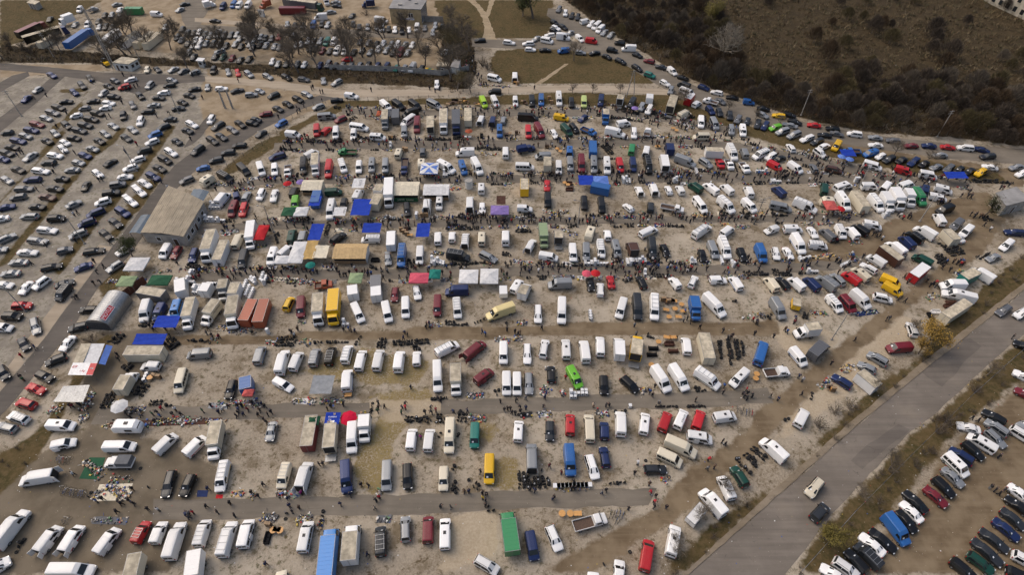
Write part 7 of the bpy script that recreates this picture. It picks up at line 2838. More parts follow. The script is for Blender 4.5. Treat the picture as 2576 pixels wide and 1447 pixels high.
# furniture
def furn(kind, c=None):
    out = []
    if kind == 'round_table':
        m = MB(); m.tube((0, 0, .70), (0, 0, .74), .6, .6, 16); out.append(part('table_top', m, ['top']))
        for a in range(4): m = MB(); m.tube((.38 * math.cos(a * PI / 2 + .78), .38 * math.sin(a * PI / 2 + .78), 0), (.33 * math.cos(a * PI / 2 + .78), .33 * math.sin(a * PI / 2 + .78), .7), .03, n=4); out.append(part('leg', m, ['leg']))
    elif kind == 'table':
        m = MB(); m.box(0, 0, .70, 1.35, .85, .04); out.append(part('table_top', m, ['top']))
        for sx in (-1, 1):
            for sy in (-1, 1): m = MB(); m.box(sx * .6, sy * .36, 0, .06, .06, .7); out.append(part('leg', m, ['leg']))
    elif kind == 'cabinet':
        m = MB(); m.box(0, 0, .06, 1.0, .5, 1.2); out.append(part('carcass', m, ['top'])); m = MB(); m.box(0, 0, 1.262, 1.06, .55, .04); out.append(part('top_board', m, ['leg']))
        for s in (-1, 1): m = MB(); m.box(s * .25, -.262, .1, .46, .02, 1.1); out.append(part('door', m, ['leg']))
    elif kind == 'chair':
        m = MB(); m.box(0, 0, .43, .42, .42, .05); out.append(part('seat', m, ['top'])); m = MB(); m.box(0, .2, .48, .42, .04, .5); out.append(part('backrest', m, ['top']))
        for sx in (-1, 1):
            for sy in (-1, 1): m = MB(); m.box(sx * .18, sy * .18, 0, .04, .04, .43); out.append(part('leg', m, ['leg']))
    elif kind == 'sofa':
        m = MB(); m.box(0, 0, .08, 1.7, .85, .3); out.append(part('base', m, ['top']))
        for s in (-.5, .5): m = MB(); m.box(s * .78 * 1.0, -.06, .382, .74, .66, .14, taper=.94); out.append(part('seat_cushion', m, ['top']))
        m = MB(); m.box(0, .36, .382, 1.7, .18, .5, taper=.97); out.append(part('backrest', m, ['top']))
        for s in (-1, 1): m = MB(); m.box(s * .94, 0, .08, .18, .88, .55); out.append(part('armrest', m, ['top']))
    return out
FU = {k: furn(k) for k in ('round_table', 'table', 'cabinet', 'chair', 'sofa')}
def put_furn(kind, x, y, rz, top, leg, tw):
    p = free(x, y, rg, .55, 1.6)
    if not p: return
    root = empty(kind, (*p, 0), rz); inst(FU[kind], root, {'top': top, 'leg': leg}, 2); tag(root, '%s %s for sale near %s' % (tw, kind.replace('_', ' '), near_word(*p)), kind.replace('_', ' '), 'second-hand furniture')
for l in LL:
    if l[0] == 'F':
        for i in range(l[1]):
            x, y = lerp_line(l, (i + .5) / l[1]); k = rg.choice(('table', 'round_table', 'cabinet', 'chair')); tp, tw = rg.choice(((PINE, 'pine'), (WOOD, 'worn wooden'), (DWOOD, 'dark wooden'))); put_furn(k, x, y + rg.uniform(-.4, .4), rg.uniform(-.3, .3), tp, WOOD if tp != WOOD else DWOOD, tw)
    if l[0] == 'TB':
        n = l[1]
        for i in range(n):
            x, y = lerp_line(l, (i + .5) / n); put_furn('table', x, y, math.atan2(l[5] - l[3], l[4] - l[2]), APPL, STEEL, 'white trestle')
BIKE = None
def bike():
    out = []
    for s, nm in ((.52, 'front'), (-.52, 'rear')):
        m = MB(); N = 14
        for i in range(N):
            a, b = 2 * PI * i / N, 2 * PI * (i + 1) / N; m.tube((s + .33 * math.cos(a), 0, .34 + .33 * math.sin(a)), (s + .33 * math.cos(b), 0, .34 + .33 * math.sin(b)), .022, n=4, cap=False)
        out.append(part('wheel', m, [RUBBER]))
    m = MB()
    for a, b in (((.52, 0, .34), (.38, 0, .95)), ((.40, 0, .85), (-.05, 0, .32)), ((.40, 0, .85), (-.2, 0, .82)), ((-.2, 0, .9), (-.05, 0, .32)), ((-.52, 0, .34), (-.2, 0, .82)), ((-.52, 0, .34), (-.05, 0, .32))): m.tube(a, b, .022, n=5)
    out.append(part('frame', m, ['paint'])); m = MB(); m.tube((.36, -.28, 1.0), (.36, .28, 1.0), .016, n=4); out.append(part('handlebar', m, [STEEL])); m = MB(); m.box(-.22, 0, .9, .26, .15, .06, taper=.8); out.append(part('saddle', m, [TRIM])); return out
BKP = bike()
for k, c, q in THINGS:
    if k == 'FT': put_furn('round_table' if rg.random() < .6 else 'table', q[0], q[1], rg.uniform(-.3, .3), PINE, WOOD, 'orange pine')
    elif k == 'sofa': put_furn('sofa', q[0], q[1], rg.choice((0, PI, PI / 2)), cloth(c), cloth(c), PAINT[c][0] + ' upholstered')
    elif k == 'BK':
        for i in range(int(c)):
            x, y = q[0] + (i - c / 2) * .55, q[1] + rg.uniform(-.25, .25) - .1 * i; p = free(x, y, rg, .2)
            if not p: continue
            root = empty('bicycle', (*p, 0), rg.uniform(.9, 1.5)); root.rotation_euler = (rg.uniform(-.12, .12), 0, rg.uniform(.9, 1.5)); cc = rg.choice('kdgbrs'); inst(BKP, root, {'paint': paint(cc)}, 2)
            tag(root, '%s bicycle parked in a tight row near %s' % (PAINT[cc][0], near_word(*p)), 'bicycle', 'bicycles for sale')
    elif k == 'BL':
        P_ = [Vector((q[2 * j], q[2 * j + 1], 0)) for j in range(4)]; ctr = sum(P_, Vector()) / 4; m = MB(); N = 6
        m.add([((p := P_[0].lerp(P_[1], i / N).lerp(P_[3].lerp(P_[2], i / N), j / N) - ctr).x, p.y, .034 + rg.uniform(0, .012)) for j in range(N + 1) for i in range(N + 1)], [(j * (N + 1) + i, j * (N + 1) + i + 1, (j + 1) * (N + 1) + i + 1, (j + 1) * (N + 1) + i) for j in range(N) for i in range(N)])
        o = link('sales_blanket', m.mesh('sales_blanket'), cloth(c), loc=ctr); tag(o, 'large %s sales blanket spread on the muddy ground near %s' % (PAINT[c][0], near_word(ctr.x, ctr.y)), 'blanket', 'sales blankets')

# ---------------------------------------------------------------- people
def person_proto(name, joints, pose):
    J = dict(hip=(0, 0, .93), belly=(0, 0, 1.12), chest=(0, 0, 1.36), neck=(0, 0, 1.50), head=(.02, 0, 1.64), crown=(.01, 0, 1.76),
             sl=(0, .19, 1.43), el=(-.02, .25, 1.16), wl=(.05, .25, .93), fl=(.08, .25, .84), sr=(0, -.19, 1.43), er=(-.02, -.25, 1.16), wr=(.05, -.25, .93), fr=(.08, -.25, .84),
             tl=(0, .09, .88), kl=(.03, .10, .49), al=(0, .10, .09), ol=(.17, .11, .04), tr=(0, -.09, .88), kr=(.03, -.10, .49), ar=(0, -.10, .09), or_=(.17, -.11, .04)); J.update(pose)
    K = list(J); E = [('hip', 'belly'), ('belly', 'chest'), ('chest', 'neck'), ('neck', 'head'), ('head', 'crown'), ('chest', 'sl'), ('sl', 'el'), ('el', 'wl'), ('wl', 'fl'), ('chest', 'sr'), ('sr', 'er'), ('er', 'wr'), ('wr', 'fr'), ('hip', 'tl'), ('tl', 'kl'), ('kl', 'al'), ('al', 'ol'), ('hip', 'tr'), ('tr', 'kr'), ('kr', 'ar'), ('ar', 'or_')]
    R = dict(hip=.15, belly=.15, chest=.165, neck=.065, head=.10, crown=.075, sl=.085, el=.062, wl=.045, fl=.04, sr=.085, er=.062, wr=.045, fr=.04, tl=.10, kl=.075, al=.055, ol=.045, tr=.10, kr=.075, ar=.055, or_=.045)
    me = bpy.data.meshes.new('p'); me.from_pydata([J[k] for k in K], [(K.index(a), K.index(b)) for a, b in E], []); o = bpy.data.objects.new('p', me); col.objects.link(o)
    o.modifiers.new('s', 'SKIN'); sv = me.skin_vertices[0].data
    for i, k in enumerate(K): sv[i].radius = (R[k], R[k]); sv[i].use_root = k == 'hip'
    dg = bpy.context.evaluated_depsgraph_get(); m2 = bpy.data.meshes.new_from_object(o.evaluated_get(dg)); bpy.data.objects.remove(o); m2.name = name
    hands = [Vector(J['fl']), Vector(J['fr'])]; hd = Vector(J['head']); nk = Vector(J['neck'])
    while len(m2.materials): m2.materials.pop()
    for x in (JEANS, JEANS, SKIN, TRIM): m2.materials.append(x)
    for p in m2.polygons:
        c = p.center; p.use_smooth = True
        if any((c - h_).length < .075 for h_ in hands): i = 2
        elif (c - nk).dot(hd - nk) > 0.002: i = 2
        elif c.z < .1: i = 3
        elif c.z < .86: i = 1
        else: i = 0
        p.material_index = i
    h_ = MB(); cr = Vector(J['crown']); ax = (cr - hd).normalized(); N = 8; u = ax.orthogonal().normalized(); v_ = ax.cross(u); vs_ = [cr + ax * .085]
    for r_, t_ in ((.075, .055), (.108, -.02), (.112, -.09)):
        for i in range(N): vs_.append(cr - Vector((.015, 0, 0)) + ax * t_ + (u * math.cos(2 * PI * i / N) + v_ * math.sin(2 * PI * i / N)) * r_)
    h_.add(vs_, [(0, 1 + i, 1 + (i + 1) % N) for i in range(N)] + [(1 + k * N + i, 1 + (k + 1) * N + i, 1 + (k + 1) * N + (i + 1) % N, 1 + k * N + (i + 1) % N) for k in range(2) for i in range(N)])
    hm = h_.mesh('hair', True); hm.materials.append(HAIR); return m2, hm
POSES = [('stand', {}), ('walk', dict(kl=(.16, .10, .50), al=(.20, .10, .10), ol=(.36, .11, .07), kr=(-.02, -.10, .48), ar=(-.24, -.10, .12), or_=(-.10, -.11, .05), wl=(-.10, .26, .94), fl=(-.14, .26, .86), wr=(.18, -.26, .97), fr=(.24, -.26, .90))),
 ('bend', dict(belly=(.10, 0, 1.08), chest=(.30, 0, 1.24), neck=(.42, 0, 1.33), head=(.53, 0, 1.40), crown=(.62, 0, 1.47), sl=(.30, .19, 1.30), el=(.40, .22, 1.02), wl=(.50, .2, .80), fl=(.55, .19, .72), sr=(.30, -.19, 1.30), er=(.40, -.22, 1.02), wr=(.50, -.2, .80), fr=(.55, -.19, .72))),
 ('hold', dict(el=(.05, .26, 1.17), wl=(.28, .18, 1.12), fl=(.36, .15, 1.13), er=(.03, -.26, 1.16), wr=(.26, -.18, 1.10), fr=(.34, -.15, 1.11)))]
PM = [person_proto('person_' + n_, None, p_) for n_, p_ in POSES]; PW = ['standing still', 'walking', 'bending forward', 'standing with hands held together']
COAT = {'k': ('black', (.014, .014, .017)), 'n': ('navy', (.02, .03, .08)), 'd': ('dark grey', (.05, .05, .055)), 'g': ('grey', (.2, .2, .2)), 'w': ('white', (.62, .62, .62)), 'r': ('red', (.42, .02, .03)), 'B': ('brown', (.10, .06, .035)), 'b': ('blue', (.03, .1, .32)), 'm': ('maroon', (.14, .012, .02)), 'p': ('magenta', (.4, .03, .25)), 'c': ('beige', (.45, .36, .27)), 'y': ('yellow', (.55, .38, .03)), 's': ('silver grey', (.35, .35, .35)), 'G': ('green', (.05, .12, .06))}
PL = []
for ln in PEO.split('\n'): w_ = ln.split(); PL.append((float(w_[0]), float(w_[1]), w_[2]))
for l in LL:
    if l[0] == 'C':
        for i in range(l[1]):
            x, y = lerp_line(l, rg.random()); PL.append((x + rg.gauss(0, .4), y + rg.gauss(0, .8), rg.choice('kkkkkkkkknnddgBBrbmwG')))
PL2 = []
for x, y, c in PL:
    p = free(x, y, rg, .3, 1.5)
    if p and all((p[0] - a) ** 2 + (p[1] - b) ** 2 > .2 for a, b, _ in PL2): PL2.append((*p, c))
PL2.sort(key=lambda t_: t_[1])
def coat(c): return plain('coat_' + COAT[c][0].replace(' ', '_'), COAT[c][1], .85, 0, .15, 4, .25)
for i, (x, y, c) in enumerate(PL2[:290]):
    k = rg.choice((0, 0, 1, 1, 1, 2, 3)); root = empty('person', (x, y, .022), rg.uniform(0, 2 * PI), (rg.uniform(.93, 1.04),) * 3)
    o = bpy.data.objects.new('body', PM[k][0]); col.objects.link(o); o.parent = root; o.material_slots[0].link = 'OBJECT'; o.material_slots[0].material = coat(c)
    if rg.random() < .4: o.material_slots[1].link = 'OBJECT'; o.material_slots[1].material = coat(rg.choice('nkdgB'))
    h_ = bpy.data.objects.new('hair', PM[k][1]); col.objects.link(h_); h_.parent = root
    if rg.random() < .35: h_.material_slots[0].link = 'OBJECT'; h_.material_slots[0].material = coat(rg.choice('kndgB')); h_.name = 'cap'
    tag(root, 'person in %s jacket %s near %s' % (COAT[c][0], PW[k], near_word(x, y)), 'person', 'people strolling through the market')
m = MB(); CM = 'kndgBrbmw'; cmats = [coat(c) for c in CM] + [SKIN, JEANS]
for x, y, c in PL2[290:]:
    k = rg.choice((0, 1, 1, 2, 3)); me = PM[k][0]; a = rg.uniform(0, 2 * PI); ca, sa_ = math.cos(a), math.sin(a); ci = CM.index(c) if c in CM else 0; b = len(m.v)
    m.v += [(x + ca * v.co.x - sa_ * v.co.y, y + sa_ * v.co.x + ca * v.co.y, v.co.z + .022) for v in me.vertices]
    for p in me.polygons: m.f.append(tuple(j + b for j in p.vertices)); m.m.append({0: ci, 1: 10, 2: 9, 3: 0}[p.material_index])
    me = PM[k][1]; b = len(m.v); m.v += [(x + ca * v.co.x - sa_ * v.co.y, y + sa_ * v.co.x + ca * v.co.y, v.co.z + .022) for v in me.vertices]
    for p in me.polygons: m.f.append(tuple(j + b for j in p.vertices)); m.m.append(0)
if m.f:
    o = link('distant_crowd', m.mesh('distant_crowd', True), cmats); o['kind'] = 'stuff'; tag(o, 'crowd of dark-clothed shoppers along the farther market lanes', 'crowd')

# ---------------------------------------------------------------- fences, poles, small street furniture
def pole_thing(name, x, y, h_, label, cat, lamp=False, rz=0.0, r=.13, mat=CONC):
    root = empty(name, (x, y, 0), rz); m = MB(); m.tube((0, 0, 0), (0, 0, h_), r, r * .6, 8); link('pole', m.mesh('pole'), mat, root)
    m = MB(); m.box(0, 0, 0, r * 4, r * 4, .3, taper=.8); link('footing', m.mesh('footing'), CONC, root)
    if lamp:
        m = MB(); m.tube((0, 0, h_ - .2), (1.2, 0, h_ + .25), .04); link('arm', m.mesh('arm'), STEEL, root); m = MB(); m.box(1.45, 0, h_ + .18, .6, .25, .14, taper=.8); link('lamp_head', m.mesh('lamp_head'), STEEL, root)
    else:
        for k in range(2):
            m = MB(); m.box(0, 0, h_ - .5 - k * .7, 1.5, .09, .09); a = link('crossarm', m.mesh('crossarm'), DSTEEL, root)
            for s in (-.65, -.25, .25, .65): m = MB(); m.tube((s, 0, h_ - .41 - k * .7), (s, 0, h_ - .22 - k * .7), .04, .03, 6); link('insulator', m.mesh('insulator'), APPL, a)
    tag(root, label, cat, 'poles and lamp posts'); return root
for i, (k, x, y) in enumerate(LAMPS): pole_thing('street_lamp' if k == 'lamp' else 'utility_pole', x, y, 8.5, 'tall concrete %s standing near %s' % ('lamp post' if k == 'lamp' else 'utility pole', near_word(x, y) + ' ' + place(x, y)), 'lamp post' if k == 'lamp' else 'pole', k == 'lamp', rg.choice((0, PI)))
for (x, y) in MARK['p1']: pole_thing('utility_pole', x, y, 9, 'concrete utility pole standing near %s %s' % (near_word(x, y), place(x, y)), 'pole', rz=.2)
root = empty('lattice_mast', (*MARK['mast'][0], 0)); H_ = 21
for s in (-.45, .45):
    m = MB(); m.tube((s, 0, 0), (s * .45, 0, H_), .2, .13, 8); link('leg', m.mesh('leg'), CONC, root)
for k in range(9):
    z = 1.5 + k * 2.2; m = MB(); w_ = .45 * (1 - .55 * z / H_); m.box(0, 0, z, w_ * 2, .08, .1); link('rung', m.mesh('rung'), STEEL, root)
for z in (17.5, 20.5): m = MB(); m.box(0, 0, z, 3.2, .14, .14); link('crossarm', m.mesh('crossarm'), DSTEEL, root)
tag(root, 'tall twin-legged concrete mast rising beside the white hut', 'mast')
x, y = MARK['twoleg'][0]; root = empty('power_pole', (x, y, 0))
for s in (-1, 1): m = MB(); m.tube((s * 1.3, 0, 0), (s * .15, 0, 9.5), .15, .1, 8); link('leg', m.mesh('leg'), CONC, root)
for k in range(3): m = MB(); m.box(0, 0, 8.0 + k * .6, 2.2, .1, .1); link('crossarm', m.mesh('crossarm'), DSTEEL, root)
tag(root, 'two-legged concrete power pole on the grass by the concrete path', 'pole')
for (x, y) in MARK['p2']:
    root = empty('gate_post', (x, y, 0)); m = MB(); m.box(0, 0, 0, .5, .5, 6.5, taper=.7); link('post', m.mesh('post'), CONC, root); m = MB(); m.box(0, 0, 6.5, .6, .6, .25); link('cap', m.mesh('cap'), CONC, root); tag(root, 'tall pale concrete gate post by the car park', 'post', 'gate posts')
def path_pts(P_, step):
    out = []
    for i in range(len(P_) - 1):
        a, b = Vector((*P_[i], 0)), Vector((*P_[i + 1], 0)); n = max(1, round((b - a).length / step))
        out += [a.lerp(b, j / n) for j in range(n)]
    return out + [Vector((*P_[-1], 0))]
def fence(P_, step, style, label, h_=2.0):
    pts = path_pts(P_, step); o0 = pts[0]; root = empty(style + '_fence', o0)
    for i, p in enumerate(pts):
        q = p - o0
        if blocked(p.x, p.y, .05) and style == 'wire': continue
        m = MB(); m.box(q.x, q.y, 0, .16 if style != 'wire' else .08, .16 if style != 'wire' else .08, h_ + .1); link('post', m.mesh('post'), CONC if style != 'wire' else DSTEEL, root)
        if i < len(pts) - 1:
            r = pts[i + 1] - o0; d = r - q; mid = (q + r) / 2; rz = math.atan2(d.y, d.x)
            if style == 'concrete':
                for k in range(3): m = MB(); m.box(mid.x, mid.y, .05 + k * h_ / 3.05, d.length - .18, .07, h_ / 3.1, rz); link('panel', m.mesh('panel'), CONC, root)
            else:
                for k in range(4): m = MB(); m.tube((q.x, q.y, .3 + k * .38), (r.x, r.y, .3 + k * .38), .012, n=3); link('wire', m.mesh('wire'), STEEL, root)
    tag(root, label, 'fence')
fence(MARK['fence1'], 3.0, 'concrete', 'grey concrete panel fence closing the vehicle yard', 2.0)
fence(MARK['fence2'], 3.2, 'wire', 'wire fence on dark posts along the concrete path', 1.5)
fence(MARK['fence3'], 3.2, 'wire', 'wire fence on dark posts above the diagonal road bank', 1.5)
fence(MARK['verge'], 4.0, 'wire', 'low wire fence on the brown verge beside the wide road', 1.2)
wa, wb_, wc, wd_ = MARK['wallb']
fence([wb_, wc], 3.0, 'concrete', 'pale concrete wall left of the tan brick office', 2.2) if False else None
fence([wc, wd_], 3.0, 'concrete', 'pale concrete wall continuing from the tan brick office', 2.4)
for i in range(5):
    a = Vector((*MARK['dump'][0], 0)); b = Vector((*MARK['dump'][1], 0)); p = a.lerp(b, i / 4); c = 'yEyEy'[i]; root = empty('waste_bin', p); m = MB(); m.box(0, 0, .15, 1.1, .9, 1.0, taper=1.12); link('tub', m.mesh('tub'), paint(c), root); m = MB(); m.box(0, 0, 1.16, 1.3, 1.08, .12, taper=.9); link('lid', m.mesh('lid'), paint(c), root)
    for sx in (-.4, .4): m = MB(); m.tube((sx, -.3, .08), (sx, .3, .08), .08, n=8); link('castor', m.mesh('castor'), RUBBER, root)
    tag(root, '%s wheeled waste bin in the row by the concrete fence' % PAINT[c][0], 'bin', 'waste bins')
x, y = MARK['loader'][0]; root = empty('wheel_loader', (x, y, 0), 2.4)
m = MB(); m.box(-.6, 0, .7, 2.0, 1.5, .9, taper=.9); link('engine_body', m.mesh('engine_body'), paint('y'), root); m = MB(); m.box(.7, 0, .8, 1.2, 1.4, 1.7, taper=.85); link('cab', m.mesh('cab'), GLASS, root); m = MB(); m.box(2.7, 0, .2, .7, 2.0, .8, taper=.8); link('bucket', m.mesh('bucket'), DSTEEL, root)
for s in (-.6, .6): m = MB(); m.tube((.9, s, 1.2), (2.5, s, .6), .1); link('lift_arm', m.mesh('lift_arm'), paint('y'), root)
for sx in (-1.0, 1.1):
    for s in (-.8, .8): m = MB(); m.tube((sx, s - .2, .55), (sx, s + .2, .55), .55, n=12); link('wheel', m.mesh('wheel'), RUBBER, root)
tag(root, 'small yellow wheel loader parked behind the white hut', 'loader')

# ---------------------------------------------------------------- trees
def grow(seed, H_, levels, spread, twigs, r0=.24):
    rr = random.Random(seed); tk = MB(); cr = MB(); tips = []
    def br(p, d, L, r, lev):
        n = 3 if lev < 2 else 2; q = p
        for k in range(n):
            d = (d + Vector((rr.uniform(-1, 1), rr.uniform(-1, 1), rr.uniform(-.3, .6))) * .16 * (1 + lev * .3)).normalized(); q2 = q + d * L / n; ra, rb = r * (1 - .28 * k / n), r * (1 - .28 * (k + 1) / n)
            (tk if lev < 2 else cr).tube(q, q2, ra, rb, 6 if lev == 0 else 4 if lev == 1 else 3, cap=False); q = q2
            if lev < levels and (k > 0 or lev > 0 and rr.random() < .6):
                for _ in range(2 if lev < 2 else 2):
                    a = rr.uniform(0, 2 * PI); s = Vector((math.cos(a), math.sin(a), 0)); e = (d * rr.uniform(.5, .9) + s * spread * rr.uniform(.6, 1.1) + Vector((0, 0, .15))).normalized(); br(q, e, L * rr.uniform(.52, .74), r * .48, lev + 1)
        if lev < levels: br(q, d, L * .6, r * .6, lev + 1)
        if lev >= levels - 1: tips.append((q, d))
    br(Vector((0, 0, -.1)), Vector((0, 0, 1)), H_ * .36, r0, 0)
    for p, d in tips:
        for _ in range(twigs):
            e = (d + Vector((rr.uniform(-1, 1), rr.uniform(-1, 1), rr.uniform(-.5, .9)))).normalized(); L = rr.uniform(.35, .95); q = p + e * L; s = e.orthogonal().normalized() * .02; cr.add([p - s, p + s, q], [(0, 1, 2)])
    return tk, cr, tips
def leafy(seed, H_, nl, size, droop=0.0):
    tk, cr, tips = grow(seed, H_, 3, .7, 0, .22); rr = random.Random(seed); lv = MB(); lv.v, lv.f, lv.m = list(cr.v), list(cr.f), [1] * len(cr.f)
    for p, d in tips:
        for _ in range(nl):
            c = p + Vector((rr.gauss(0, .55), rr.gauss(0, .55), rr.gauss(-droop, .5))); a = Vector((rr.uniform(-1, 1), rr.uniform(-1, 1), rr.uniform(-1, 1))).normalized(); b = a.orthogonal().normalized(); s = size * rr.uniform(.6, 1.3)
            lv.add([c - a * s, c + b * s * .5, c + a * s, c - b * s * .5], [(0, 1, 2, 3)], 0)
    return tk, lv
TP = {}
for i in range(4):
    tk, cr, tips = grow(20 + i, 8.5, 4, .75 + .08 * i, 2, .2); TP['bare', i] = (tk.mesh('trunk'), cr.mesh('crown')); TP['bare', i][0].materials.append(BARK); TP['bare', i][1].materials.append(TWIG)
for i in range(2):
    tk, lv = leafy(40 + i, 8.0, 16, .17, .15); TP['leafy', i] = (tk.mesh('trunk'), lv.mesh('crown')); TP['leafy', i][0].materials.append(BARK); TP['leafy', i][1].materials.append(LEAF); TP['leafy', i][1].materials.append(TWIG)
for i in range(2):
    rr = random.Random(60 + i); tk = MB(); cr = MB(); n_ = 26
    for k in range(n_):
        a = rr.uniform(0, 2 * PI); d = Vector((math.cos(a) * rr.uniform(.2, 1.0), math.sin(a) * rr.uniform(.2, 1.0), 1)).normalized(); L = rr.uniform(1.4, 2.9); p = Vector((rr.gauss(0, .25), rr.gauss(0, .25), -.05)); q = p + d * L; tk.tube(p, q, .035, .012, 3, cap=False)
        for _ in range(14):
            b = p.lerp(q, rr.uniform(.3, 1)); e = (d + Vector((rr.uniform(-1, 1), rr.uniform(-1, 1), rr.uniform(-.4, .6)))).normalized(); q2 = b + e * rr.uniform(.3, .9); s = e.orthogonal().normalized() * .016; cr.add([b - s, b + s, q2], [(0, 1, 2)], 1)
            if _ < 7: f = e.orthogonal().normalized(); z = q2 + Vector((rr.gauss(0, .12), rr.gauss(0, .12), rr.gauss(0, .12))); s = rr.uniform(.06, .13); cr.add([z - e * s, z + f * s * .6, z + e * s, z - f * s * .6], [(0, 1, 2, 3)], 0)
    TP['bush', i] = (tk.mesh('trunk'), cr.mesh('crown')); TP['bush', i][0].materials.append(BARK); TP['bush', i][1].materials.append(RUSTL); TP['bush', i][1].materials.append(TWIG)
for i in range(3):
    rr = random.Random(80 + i); tk = MB(); cr = MB(); tk.tube((0, 0, -.2), (.1, .1, 3.2), .13, .08, 5, cap=False)
    for k in range(7):
        a = 2 * PI * k / 7 + rr.uniform(-.3, .3); tk.tube((.05, .05, rr.uniform(1.2, 3)), (math.cos(a) * 2.0, math.sin(a) * 2.0, rr.uniform(3.6, 5.6)), .06, .025, 3, cap=False)
    for k in range(1500):
        a = rr.uniform(0, 2 * PI); u = rr.uniform(.0, 1) ** .5; ph = rr.uniform(.05, 1); R_ = 2.9 * math.sqrt(max(0, 1 - ph * ph)) * (.75 + .25 * math.sin(a * 3 + i) ) + .35; p = Vector((math.cos(a) * R_ * u, math.sin(a) * R_ * u, 1.0 + 4.6 * ph ** .8 * (.6 + .4 * (1 - u * u * .4))))
        d = (Vector((p.x * .5, p.y * .5, 2.2)) + Vector((rr.uniform(-1, 1), rr.uniform(-1, 1), rr.uniform(-.6, .6))) * .9).normalized(); L = rr.uniform(.5, 1.25); s = d.cross(Vector((rr.uniform(-1, 1), rr.uniform(-1, 1), .2))).normalized() * rr.uniform(.025, .055); q = p + d * L
        cr.add([p - s, p + s, q + s * .4, q - s * .4], [(0, 1, 2, 3)])
    TP['thick', i] = (tk.mesh('trunk'), cr.mesh('crown')); TP['thick', i][0].materials.append(BARK); TP['thick', i][1].materials.append(DTWIG)
def tree(kind, x, y, s, rr, label, group=None, z=0.0):
    k = 'leafy' if kind.startswith('leafy') else 'bush' if kind.startswith('bush') else 'thick' if kind.startswith('thick') else 'bare'; v_ = (k, rr.randrange({'bare': 4, 'thick': 3}.get(k, 2))); root = empty({'leafy': 'leafy_tree', 'bush': 'shrub', 'bare': 'bare_tree', 'thick': 'thicket_tree'}[k], (x, y, z), rr.uniform(0, 2 * PI), (s * rr.uniform(.9, 1.15), s * rr.uniform(.9, 1.15), s * rr.uniform(.88, 1.1)))
    for nm, me in zip(('trunk' if k != 'bush' else 'stems', 'crown'), TP[v_]):
        o = bpy.data.objects.new(nm, me); col.objects.link(o); o.parent = root
        if kind == 'bareP': o.material_slots[0].link = 'OBJECT'; o.material_slots[0].material = PALEB
        if nm == 'crown':
            mt = {'leafyY': LEAFY, 'leafyG': LEAFO, 'bareO': TWIGO, 'bareP': PALEB, 'bushY': LEAFY, 'bushO': TWIGO, 'thickW': WTWIG, 'thickO': TWIGO, 'thickG': TWIG}.get(kind)
            if mt: o.material_slots[0].link = 'OBJECT'; o.material_slots[0].material = mt
    tag(root, label, 'tree' if k != 'bush' else 'shrub', group)
rt = random.Random(8); DESC = {'bareP': 'huge pale-branched leafless poplar', 'leafyG': 'yellow-green leafy tree', 'bare': 'leafless grey-brown tree', 'bareO': 'leafless tree with olive-brown twigs', 'leafy': 'green leafy tree', 'leafyY': 'yellow autumn-leaved tree', 'leafyO': 'olive leafy tree', 'bush': 'brown tangled shrub'}
for k, x, y, s in TREES: tree(k, x, y, s, rt, '%s standing near %s' % (DESC[k], near_word(x, y)), 'roadside trees and shrubs')
for gp, nb in ((ZONES['grass'][6], 34), (ZONES['grass'][7], 40), (ZONES['grass'][4], 8)):
    k = 0
    for _ in range(4000):
        x = rt.uniform(min(p[0] for p in gp), max(p[0] for p in gp)); y = rt.uniform(min(p[1] for p in gp), max(p[1] for p in gp))
        if inside(x, y, gp) and not blocked(x, y, 1.0): kd = rt.choice(('bush', 'bush', 'bushO')); tree(kd, x, y, rt.uniform(.25, .6), rt, 'low %s shrub on the verge near %s' % ('olive-brown' if kd == 'bushO' else 'brown', near_word(x, y)), 'verge shrubs'); k += 1
        if k >= nb: break
wood = ZONES['scrub'][0]; wx = [p[0] for p in wood]; wy = [p[1] for p in wood]; N = 0; tries = 0; TR = []
def gz(x, y):
    hh = (math.sin(x * .07 + 1) * math.sin(y * .09 + 2) + math.sin(x * .13 + 3) * math.sin(y * .11 + .4) + math.sin(x * .21) * math.sin(y * .25 + 1.3)) / 3; return max(-.2, min(1, hh)) * .8
while len(TR) < 285 and tries < 20000:
    tries += 1; x = rt.uniform(min(wx), max(wx)); y = rt.uniform(min(wy), max(wy))
    if not inside(x, y, wood) or blocked(x, y, 1.5): continue
    if abs(x) > y * .95 + 40: continue
    if x > 82 and y > 188 and rt.random() < .975: continue
    if any((a - x) ** 2 + (b - y) ** 2 < 12 for a, b in TR): continue
    TR.append((x, y))
for x, y in TR:
    k = rt.choice(('thick', 'thick', 'thick', 'thickW', 'thickW', 'thickG', 'thickO', 'bushO'))
    tree(k, x, y, rt.uniform(.7, 1.35) * (.7 if y > 230 else 1), rt, {'thick': 'dark leafless thicket tree', 'thickW': 'warm brown leafless thicket tree', 'thickG': 'grey-brown leafless thicket tree', 'thickO': 'olive-tinged thicket tree', 'bushO': 'olive-tinged tangled shrub'}[k] + ' in the woodland beyond the curving road', 'woodland thicket', gz(x, y) - .1)
